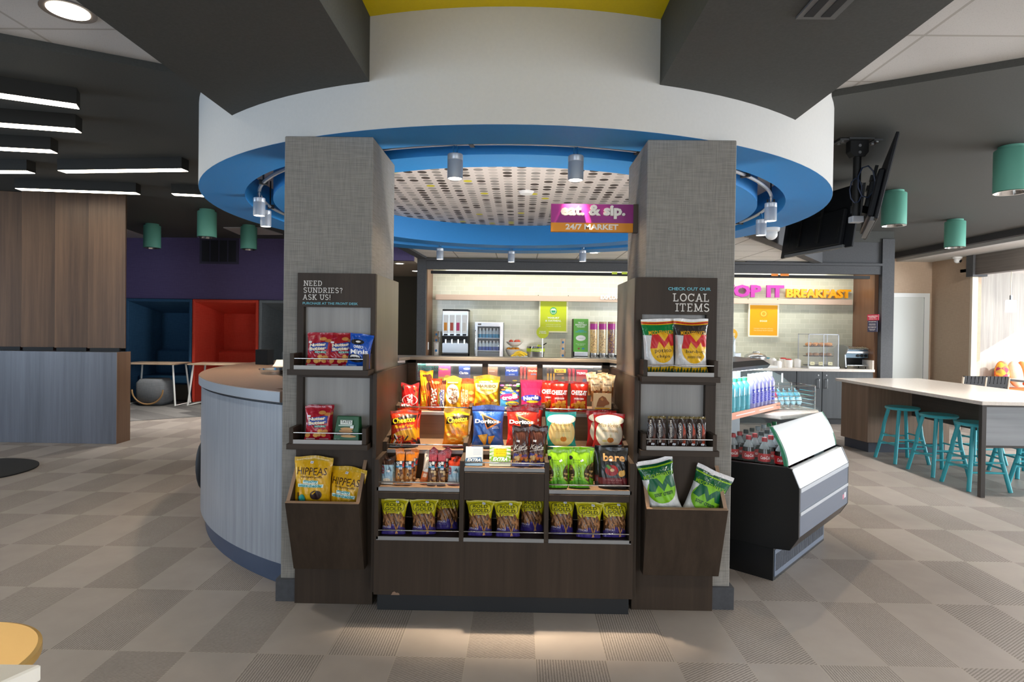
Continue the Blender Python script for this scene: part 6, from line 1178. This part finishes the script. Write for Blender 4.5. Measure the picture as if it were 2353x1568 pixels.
# conveyor toaster
t = thing('conveyor_toaster', 'steel conveyor toaster at the right end of the buffet counter', 'toaster', (on(1968, 820, 9.6), 9.6, ZC)); H = .37; w = .2
for sx in (-1, 1):
    MB().prism([(-.06, .02), (.28, .02), (.3, .3), (.2, H), (.02, H+.0), (-.09, H-.02), (-.11, H-.06), (-.03, .22)], lambda p, k, sx=sx: (sx*(w-.02*k), p[0], p[1])).build('side_panel', STEEL, t, bevel=.003)
MB().box(-w+.02, w-.02, 0, .28, .17, .3).build('front_panel', mat('toaster_blue_grey', '#5f7482', .35, .4), t); MB().box(-w+.02, w-.02, -.03, .28, .24, .275).build('hood', STEEL, t, bevel=.003)
MB().box(-w+.02, w-.02, -.07, .2, .05, .06).build('crumb_slide', STEEL, t); MB().box(-w+.02, w-.02, .1, .28, .06, .17).build('oven_mouth', BLACK, t)
m = MB(); 
for i in range(9): x = -.15+.0375*i; m.tube([(x, -.08, H-.06), (x, .05, H-.03)], .006, 6)
m.tube([(-.17, -.08, H-.06), (.17, -.08, H-.06)], .006, 6).tube([(-.17, .05, H-.03), (.17, .05, H-.03)], .006, 6).build('wire_rack', CHROME, t, smooth=50)
MB().box(-w+.03, w-.03, .04, .26, H-.045, H-.03).build('top_plate', mat('bronze_plate', '#a8733a', .3, .8), t)
for i in range(3): MB().cyl((.02+.06*i, -.018, .205), (.02+.06*i, 0, .205), .021, 14).build('knob', BLACK, t, smooth=50)
for x in (-.16, .16): MB().cyl((x, .0, 0), (x, .0, .03), .018, 10).cyl((x, .2, 0), (x, .2, .03), .018, 10).build('foot', BLACK, t)
# signs on the brown end wall
def wsign(py0, py1, px0, px1, col, lab, items):
    X = 5.498; y0, y1 = PX(px0, 740, X).y, PX(px1, 740, X).y; y0, y1 = max(y0, y1), min(y0, y1); z1, z0 = PX((px0+px1)/2, py0, X).z, PX((px0+px1)/2, py1, X).z; w, h = y0-y1, z1-z0
    t = thing('wall_notice', lab, 'notice', (X-.001, (y0+y1)/2, (z0+z1)/2), PI/2*3); t.rotation_euler = (0, 0, -PI/2)
    MB().box(-w/2, w/2, 0, .008, -h/2, h/2).build('notice_board', mat('notice_'+col[1:], col, .4), t, loc=(0, -.008, 0))
    flat_print([('t', q[0], 0, q[1]*h, q[2]*w, q[3]*h, '#f2eef0', Bb) for q in items], 'printed_lettering', t, (0, -.008, 0))
wsign(723, 736.5, 1994, 2020, '#c9204a', 'small red notice on the brown wall above the blue one', [('PLEASE REFRAIN FROM', .2, .86, .2), ('BARE FEET', -.05, .6, .14), ('THANK YOU', -.3, .7, .1)])
wsign(737.5, 763, 1995, 2017, '#2f3257', 'small navy allergy notice below the red one', [('FOOD ALLERGY NOTICE', .42, .8, .07), ('OUR FOODS MAY', .22, .7, .05), ('CONTAIN TRACES', .12, .7, .05), ('NUTS WHEAT SOY', -.08, .84, .1), ('PLEASE ASK', -.25, .7, .05), ('OUR STAFF', -.35, .5, .05)])
sw = MB().box(0, .008, -.04, .04, -.06, .06).build('wall_switch', WHITE, loc=(-1.455, 9.6, 1.13), bevel=.002); tag(sw, 'white switch plate on the brown left end wall of the buffet', 'switch')
# ================================================================ refrigerated drinks case
CA = Vector((1.478, 3.483, 0)); cu = Vector((.675, .738, 0)).normalized(); cn = Vector((cu.y, -cu.x, 0))
case = thing('drinks_case', 'black and grey open refrigerated drinks case with a curved glass front', 'refrigerated case', CA, math.atan2(cu.y, cu.x))
# local frame: x along the front, -y towards the shopper (n), z up
CW = .95; Bk = .80
prof = [(-.0+.02, .19), (.02, .19), (-.095, .205), (-.142, .285), (-.142, .565), (-.1, .662), (-.068, .672), (.3, .655), (Bk, .655), (Bk, .19)]
prof = prof[1:]
csd = mat('case_black', '#0e0f10', .35); cgr = mat('case_grey', '#565f70', .35)
for x0, x1 in ((-.02, .0), (CW, CW+.02)): MB().prism(prof, lambda p, k, x0=x0, x1=x1: (x0 if not k else x1, p[0], p[1])).build('end_panel', csd, case, bevel=.003)
MB().box(.0, CW, .02, Bk, .19, .3).box(0, CW, .6, Bk, .3, .64).build('cabinet_body', csd, case)
MB().box(0, CW, .0, Bk, 0, .19).build('base', csd, case); MB().box(.015, CW-.015, -.004, 0, .02, .175).build('grille_panel', mat('grille_grey', '#5c6778', .4), case)
m = MB()
for i in range(46): x = .03+.0195*i; m.box(x, x+.009, -.0055, -.0035, .05, .15)
m.build('grille_slots', mat('slot_black', '#15181d', .5), case)
MB().add([(x, y, z) for x in (0, CW) for y, z in ((-.02+.04, .2), (-.095, .207), (-.14, .287))], [(0, 1, 4, 3), (1, 2, 5, 4)]).build('under_panel', mat('case_dark_steel', '#4a4542', .35, .6), case)
for z0, z1 in ((.287, .405), (.425, .535)): MB().box(0, CW, -.142, -.12, z0, z1).build('front_panel', cgr, case, bevel=.002)
for z0, z1 in ((.405, .425), (.535, .56)): MB().box(0, CW, -.146, -.12, z0, z1).build('trim_strip', ALU, case, bevel=.002)
sl_ = MB().add([(x, y, z) for x in (0, CW) for y, z in ((-.142, .562), (-.098, .66), (-.07, .66), (-.12, .555))], [(0, 1, 5, 4), (1, 2, 6, 5), (2, 3, 7, 6), (3, 0, 4, 7), (0, 3, 2, 1), (4, 5, 6, 7)]).build('sloped_sill', mat('case_white', '#e4e8ea', .25), case)
flat_print([('p', rect(.06, 0, .035, .03), '#c9788c'), ('p', rect(.1, .005, .035, .035), '#e0dfe2')], 'price_sticker', case, (CW-.16, -.142, .35))
# tub with drinks and curved glass front
MB().box(.004, CW-.004, -.06, .6, .45, .46).box(.004, CW-.004, -.06, -.05, .46, .64).build('tub_floor', mat('tub_dark', '#2a2d30', .4), case)
gf = lambda t: (-.068+.09*t**1.6+(.0)*t, .672+.215*t)
MB().sheet(lambda u, v: (.02+u*(CW-.04), gf(v)[0], gf(v)[1]), 1, 10).sheet(lambda u, v: (.02+u*(CW-.04), gf(v)[0]+.008, gf(v)[1]), 1, 10).build('front_glass', mat('frosted_front', '#f2f6f7', .12, spec=.6), case, smooth=60)  # clear glass coloured opaque white for the glare on it
for x in (0, CW-.012): MB().prism([gf(k/8) for k in range(9)]+[(gf(1)[0]+.014, .885), (gf(.5)[0]+.014, .78), (-.05, .672)], lambda p, k, x=x: (x+.012*k, p[0], p[1])).build('glass_edge', GEDGE, case)
MB().prism([(.03, .887), (.3, 1.12), (.62, 1.25), (.62, .66), (-.0, .672)], lambda p, k: (.001+.004*k, p[0], p[1])).build('side_glass', GLASSG, case)
MB().prism([(.03, .887), (.3, 1.12), (.62, 1.25), (.62, .66), (-.0, .672)], lambda p, k: (CW-.005+.004*k, p[0], p[1])).build('side_glass', GLASSG, case)
MB().box(.0, CW, .6, .64, .64, 1.27).build('rear_panel', mat('case_back_grey', '#7d858c', .4), case); MB().box(.006, .86, .28, .6, .898, .912).build('upper_shelf', mat('case_white', '#e4e8ea', .25), case)
MB().box(.006, .86, .274, .28, .893, .935).build('price_rail', mat('price_orange', '#e3865a', .4), case)
flat_print([('p', rect(.25, 0, .3, .006), '#f4ece6'), ('p', rect(.6, 0, .25, .006), '#f4ece6')], 'printed_lettering', case, (.0, .274, .914))
MB().prism([(.27, 1.19), (.25, 1.215), (.3, 1.245), (.64, 1.27), (.64, 1.235), (.32, 1.2)], lambda p, k: (-.01+(.6)*k, p[0], p[1])).build('light_canopy', mat('canopy_black', '#2a2b2c', .35), case)
MB().box(.01, .58, .3, .33, 1.183, 1.192).build('light_tube', mat('cool_tube', (.85, .93, 1), .5, emit=14, ecol=(.85, .93, 1)), case)
def cw(x, y, z): p = CA+cu*x-cn*y; return (p.x, p.y, z)
a_ = area('case_lamp', cw(.45, .36, 1.18), (0, 0, -1), .8, .1, 16, (.85, .93, 1)); a_.rotation_euler = (0, 0, math.atan2(cu.y, cu.x))
# end ledge with a wire basket
MB().prism([(CW-.4, .16), (CW-.02, .035), (CW+.1, .08), (CW+.2, .2), (CW+.26, .4), (CW+.2, .6), (CW-.4, .6)], lambda p, k: (p[0], p[1], .855+.03*k)).build('end_ledge', QUARTZ, case, bevel=.004)
def soda(nm, liq, lab, cap, h=.235, r=.036, txt='Coca-Cola'):
    mb = MB().lathe([(0, 0), (r*.8, 0), (r*.95, .012), (r, .03), (r*.96, .07), (r, .105), (r, .145), (r*.86, .172)], 18, mi=0).lathe([(r*.86, .172), (r*.62, .19), (r*.38, .208), (r*.36, .216)], 18, mi=1).lathe([(r*1.012, .1), (r*1.012, .147)], 18, mi=2).lathe([(0, .214), (r*.44, .214), (r*.44, .234), (r*.4, .237), (0, .237)], 16, mi=3)
    vs, fs = text(txt, r*1.5, .02, maxe=.006, bold=.02, shear=.25)
    mb.add([(r*1.03*math.sin(x/r), -r*1.03*math.cos(x/r), z+.124) for x, y, z in vs], fs, 4)
    return mb.build(nm, [liq, mat('clear_neck', '#dfe9ee', .08, alpha=.35), lab, cap, ink('#f4eeee')], smooth=50, fixn=False)
cola = mat('cola', '#1b0d0a', .08); clr = mat('clear_drink', '#b9ccd4', .08, trans=.3)
bR = soda('cola_bottle', cola, ink('#b81c24'), ink('#a8242e')); bK = soda('cola_bottle', cola, ink('#1e1e22'), ink('#26282c')); bS = soda('cola_bottle', cola, ink('#c9ced2'), ink('#aab4bc')); bG = soda('lime_soda_bottle', clr, ink('#1f8a4a'), ink('#3a9a62'), txt='Sprite')
rows = ['nearest row', 'second row', 'third row', 'fourth row', 'fifth row', 'sixth row', 'seventh row', 'eighth row']
for r_, (o, nm) in enumerate(((bR, 'red capped cola bottle'), (bR, 'red capped cola bottle'), (bK, 'black capped cola bottle'), (bK, 'black capped cola bottle'), (bS, 'silver capped cola bottle'), (bS, 'silver capped cola bottle'), (bG, 'green capped lime soda bottle'), (bG, 'green capped lime soda bottle'))):
    for k in range(4):
        c = o if (r_ % 2 == 0 and k == 0) else dup(o)
        c.location = cw(.065+.098*r_+(.0 if k else .0), -.01+.095*k, .572); c.rotation_euler = (0, 0, math.atan2(cu.y, cu.x)-.75+.3*((k*3+r_) % 3-1))
        tag(c, nm+' in the case, %s, %s' % (rows[r_], ('by the front glass', 'second back', 'third back', 'last back')[k]), 'bottle', nm+'s in the drinks case')
MB().box(.006, CW-.006, -.05, .6, .46, .571).build('bottle_deck', mat('tub_dark', '#2a2d30', .4), case)
def water(nm, body, band, cap, txt, h, r):
    mb = MB().lathe([(0, 0), (r*.9, 0), (r, .012), (r, h*.68), (r*.8, h*.8), (r*.42, h*.88), (r*.42, h*.91)], 18, mi=0).lathe([(r*1.012, h*.2), (r*1.012, h*.48)], 18, mi=1).lathe([(0, h*.9), (r*.46, h*.9), (r*.46, h), (0, h)], 14, mi=2)
    if txt: vs, fs = text(txt, h*.4, r*.7, maxe=.008, bold=.03); mb.add([(-r*1.03*math.sin(z/r), -r*1.03*math.cos(z/r), x+h*.4) for x, y, z in vs], fs, 3)
    return mb.build(nm, [body, band, cap, ink('#2a35b8')], smooth=50, fixn=False)
wD = water('water_bottle', mat('teal_water', '#5fbcc8', .08, trans=.35), mat('teal_label', '#2f9fb0', .3), ink('#1f7a52'), '', .225, .033)
wS = water('water_bottle', mat('violet_water', '#b9b8e6', .06, trans=.4), mat('lilac_label', '#a9a6e0', .15), WHITE, 'smart', .24, .036)  # clear bottle, the violet light in it is put into the colour
for i in range(5):
    c = wD if i == 0 else dup(wD); c.location = cw(.05+.076*i, .325, .9125); tag(c, 'teal water bottle with green cap, upper shelf, %s from the column' % ('first', 'second', 'third', 'fourth', 'fifth')[i], 'bottle', 'teal water bottles')
for i in range(6):
    c = wS if i == 0 else dup(wS); c.location = cw(.44+.069*i, .325, .9125); c.rotation_euler = (0, 0, math.atan2(cu.y, cu.x)-.5); tag(c, 'violet tinted water bottle with white cap, upper shelf, %s after the teal ones' % ('first', 'second', 'third', 'fourth', 'fifth', 'sixth')[i], 'bottle', 'violet water bottles')
wG = water('water_bottle', mat('pale_water', '#d8e6ea', .06, trans=.3), mat('pale_label', '#c2d4dc', .3), ink('#4fb03a'), '', .17, .036)
for i in range(4): c = wG if i == 0 else dup(wG); c.location = cw(.28+.085*(i % 2)*2, .42+.09*(i//2), 1.258+.007*(i//2)); c.location = cw((.2, .29, .38, .47)[i], .48, 1.262); tag(c, 'small green capped water bottle on top of the case canopy, %s' % ('first', 'second', 'third', 'fourth')[i], 'bottle', 'green capped bottles on the canopy')
bk = thing('wire_basket', 'chrome wire basket of drink pouches on the end ledge of the case', 'basket', cw(CW-.02, .33, .886), math.atan2(cu.y, cu.x)-.62); bw, bd, bh = .22, .13, .17
m = MB()
for z in (.004, .035, .066, .097, .128, bh): m.tube([(-bw, -bd, z), (bw, -bd, z), (bw, bd, z), (-bw, bd, z)], .0032, 6, closed=True)
for i in range(9): x = -bw+2*bw*i/8; m.tube([(x, -bd, .004), (x, bd, .004)], .0025, 6)
for i in range(5): m.tube([(-bw+2*bw*i/4, bd, .004), (-bw+2*bw*i/4, bd, bh)], .0028, 6)
for sx in (-1, 1):
    for sy in (-1, 1): m.tube([(sx*bw, sy*bd, .004), (sx*bw, sy*bd, bh)], .0032, 6)
m.build('wire_frame', CHROME, bk, smooth=50)
for x in (.05, .14): MB().tube([(x, bd, bh), (x, bd, bh+.07)], .006, 8).build('upright', WHITE, bk)
pch = packet('drink_pouch', film('pouch_red', [(.5, '#cfd8da'), (1, '#c23a52')], 0, .25), .1, .13, .04, [('p', ell(0, .6, .3, .2), '#d8486a')], 91); pcb = packet('drink_pouch', film('pouch_blue', [(.5, '#a8d6e0'), (1, '#5fb4cc')], 0, .25), .1, .13, .04, [('p', ell(0, .6, .3, .2), '#8fd0c8')], 92)
for i in range(8):
    o = (pch, pcb)[i >= 4]; c = o if i in (0, 4) else dup(o); lx = -.13+.047*i; A_ = bk.rotation_euler.z; q = Vector(bk.location)+Vector((lx*math.cos(A_), lx*math.sin(A_), .01)); c.location = q; c.rotation_euler = (-.3, 0, A_+.9)
    tag(c, ('red drink pouch in the wire basket, %s from the left' if i < 4 else 'pale blue drink pouch in the wire basket, %s from the left') % ('first', 'second', 'third', 'fourth', 'fifth', 'sixth', 'seventh', 'eighth')[i], 'drink pouch', 'drink pouches in the wire basket')
# ================================================================ island table and stools
isl = thing('island_table', 'long white topped island table with a brown wood pedestal', 'table', (0, 0, 0)); IZ = .85
MB().slab([(4.05, 7.78), (4.06, 5.335), (5.3, 5.3), (5.22, 7.95)], IZ-.035, IZ).build('table_top', QUARTZ, isl, bevel=.003)
MB().slab([(4.1, 7.72), (4.18, 7.27), (5.15, 7.27), (5.15, 7.85)], .12, IZ-.035).build('pedestal', ISLW, isl, bevel=.002); MB().slab([(4.14, 7.7), (4.21, 7.3), (5.12, 7.3), (5.12, 7.83)], 0, .12).build('toe_kick', mat('island_toe_kick', '#3d424d', .5), isl)
MB().box(4.7, 4.735, 5.4, 7.27, .45, IZ-.035).build('centre_panel', wood('dark_apron', '#3a332e', '#4d443d', 'y', .5), isl)
LM = mat('leg_bronze', '#4f4c4a', .4, .5)
MB().box(4.065, 4.105, 5.34, 5.38, 0, IZ-.035).build('leg', LM, isl, bevel=.002); MB().box(5.2, 5.24, 5.34, 5.38, 0, IZ-.035).build('leg', LM, isl, bevel=.002)
pnl_ = MB().box(4.105, 5.2, 5.35, 5.375, .46, IZ-.05).build('end_panel', wood('end_grey_wood', '#84878a', '#9a9da0', 'x', .4), isl); MB().box(4.105, 5.2, 5.343, 5.38, .44, .46).box(4.105, 5.2, 5.343, 5.38, IZ-.05, IZ-.036).build('panel_frame', LM, pnl_)
def stool0():
    t = thing('bar_stool', 'x', 'stool'); H = .61
    MB().lathe([(0, H-.035), (.13, H-.035), (.165, H-.025), (.172, H-.012), (.165, H), (.12, H-.004), (0, H-.01)], 36).build('seat', TEALS, t, smooth=45)
    for sx in (-1, 1):
        for sy in (-1, 1): MB().tube([(sx*.095, sy*.095, H-.03), (sx*.125, sy*.125, H*.66), (sx*.133, sy*.133, H*.5), (sx*.185, sy*.185, .0)], .019, 10).build('leg', TEALS, t, smooth=50)
    for sx in (-1, 1): MB().cyl((sx*.158, -.158, .2), (sx*.158, .158, .2), .0095, 8).cyl((sx*.145, -.145, .29), (sx*.145, .145, .29), .0085, 8).build('stretcher', TEALS, t, smooth=50); MB().cyl((-.162, sx*.162, .17), (.162, sx*.162, .17), .0095, 8).cyl((-.15, sx*.15, .26), (.15, sx*.15, .26), .0085, 8).build('stretcher', TEALS, t, smooth=50)
    return t
st0 = stool0()
for i, (x, y, lab) in enumerate(((4.31, 6.83, 'teal wooden stool at the near side of the island, farthest of three'), (4.315, 6.25, 'teal wooden stool at the near side of the island, middle of three'), (4.3, 5.72, 'teal wooden stool at the near side of the island, nearest of three'), (5.16, 6.85, 'teal wooden stool on the far side of the island, farthest of three'), (5.16, 6.25, 'teal wooden stool on the far side of the island, middle of three'), (4.93, 5.7, 'teal wooden stool beside the end panel at the right edge'))):
    c = st0 if i == 0 else dup(st0); c.location = (x, y, 0); c.rotation_euler = (0, 0, (0, .04, -.03, .05, 0, .02)[i]); tag(c, lab, 'stool', 'teal stools round the island')
# ================================================================ window nook
nt = thing('nook_table', 'white topped table in the sunlit window nook', 'table', (8.35, 8.9, 0)); MB().box(-.65, .9, -.35, .75, .705, .74).build('table_top', mat('nook_white', '#e4e6ea', .3), nt, bevel=.003); MB().cyl((.2, .2, 0), (.2, .2, .705), .05, 16).lathe([(0, 0), (.28, 0), (.28, .02), (0, .03)], 24, (.2, .2, 0)).build('pedestal', BLACKM, nt, smooth=40)
for i, (px, Y, lab) in enumerate(((2212, 9.35, 'black woven strap chair at the nook table, left one'), (2263, 9.3, 'black woven strap chair at the nook table, right one'))):
    t = thing('woven_chair', lab, 'chair', (PY(px, 880, 9.25).x, 9.25, 0), -.02, 'black woven chairs'); w = .165; SM = mat('black_strap', '#17181b', .5); FM = mat('pale_frame', '#cdbba6', .4)
    for sx in (-1, 1): MB().tube([(sx*w, -.18, 0), (sx*w, -.2, .45), (sx*w, -.25, .8)], .015, 8).build('rear_leg', FM, t, smooth=50); MB().tube([(sx*w, .2, 0), (sx*w, .2, .44)], .015, 8).build('front_leg', FM, t, smooth=50)
    MB().box(-w, w, -.2, .2, .42, .45).build('seat', SM, t, bevel=.004); m = MB()
    for k in range(6): x = -w+.03+.054*k; m.obox((x, -.228, .70), (.022, 0, 0), (0, .012, 0), (0, -.02, .115))
    for z in (.62, .68, .74): m.obox((0, -.2-.5*(z-.45)*.16-.014, z), (w, 0, 0), (0, .006, 0), (0, -.004, .024))
    m.build('strap_back', SM, t)
bn = thing('nook_bench', 'orange toned cushioned bench along the nook wall', 'bench', (9.4, 10.95, 0)); MB().box(-1.0, 1.1, -.42, .28, .0, .38).build('bench_base', DW, bn); MB().box(-1.0, 1.1, -.44, .26, .38, .47).build('seat_cushion', mat('rust_cushion', '#c9682a', .7), bn, bevel=.02)
def harl(n):
    k = n.new('ShaderNodeTexChecker'); n.l(n.coord('Object', (1, 1, 1), (0, .785, 0)), k.inputs[0]); k.inputs[3].default_value = 9; k.inputs[1].default_value = C('#c2344a'); k.inputs[2].default_value = C('#e8c83a')
    v = n.new('ShaderNodeTexVoronoi'); v.inputs['Scale'].default_value = 8; n.l(n.coord('Object'), v.inputs['Vector']); n.l(n.mix(.5, k.outputs[0], n.ramp(v.outputs['Color'], [(.2, '#5a2a4a'), (.5, '#e07a2a'), (.8, '#efe6d8')], 'CONSTANT')), n.p.inputs['Base Color'])
for i, (px, w, m_, lab) in enumerate(((2302, .2, mat('harlequin', '#c2344a', .8, tex=harl), 'bright harlequin patterned cushion on the nook bench'), (2333, .22, weave('cream_weave', '#cdb89c', '#dcc8ae', 90), 'cream woven cushion on the nook bench'), (2354, .16, mat('orange_cushion', '#e0783a', .8), 'orange cushion at the right edge on the nook bench'))):
    Y = 11.05; p = PY(px, 860, Y); o = MB().ball((0, 0, 0), .24, 16, (.52, .56, .42)[i], .4, 1).build('cushion', m_, loc=(p.x, Y, .72), rot=(-.2, .15*(1-i), .1), smooth=70); tag(o, lab, 'cushion')
t = thing('pendant_lamp', 'white cylinder pendant lamp hanging in the window nook', 'pendant', (PY(2324, 640, 10.2).x, 10.2, 2.56)); MB().cyl((0, 0, 0), (0, 0, -.5), .006, 6).build('cord', mat('cream_cord', '#e0d2bc', .5), t); MB().cyl((0, 0, -.47), (0, 0, -.56), .02, 12).build('socket', STEEL, t); MB().lathe([(0, -.55), (.07, -.55), (.075, -.56), (.075, -.75), (.07, -.75), (.068, -.56), (0, -.56)], 28).build('glass_shade', mat('opal_glass', (1, .98, .95), .3, emit=1.5), t, smooth=40)
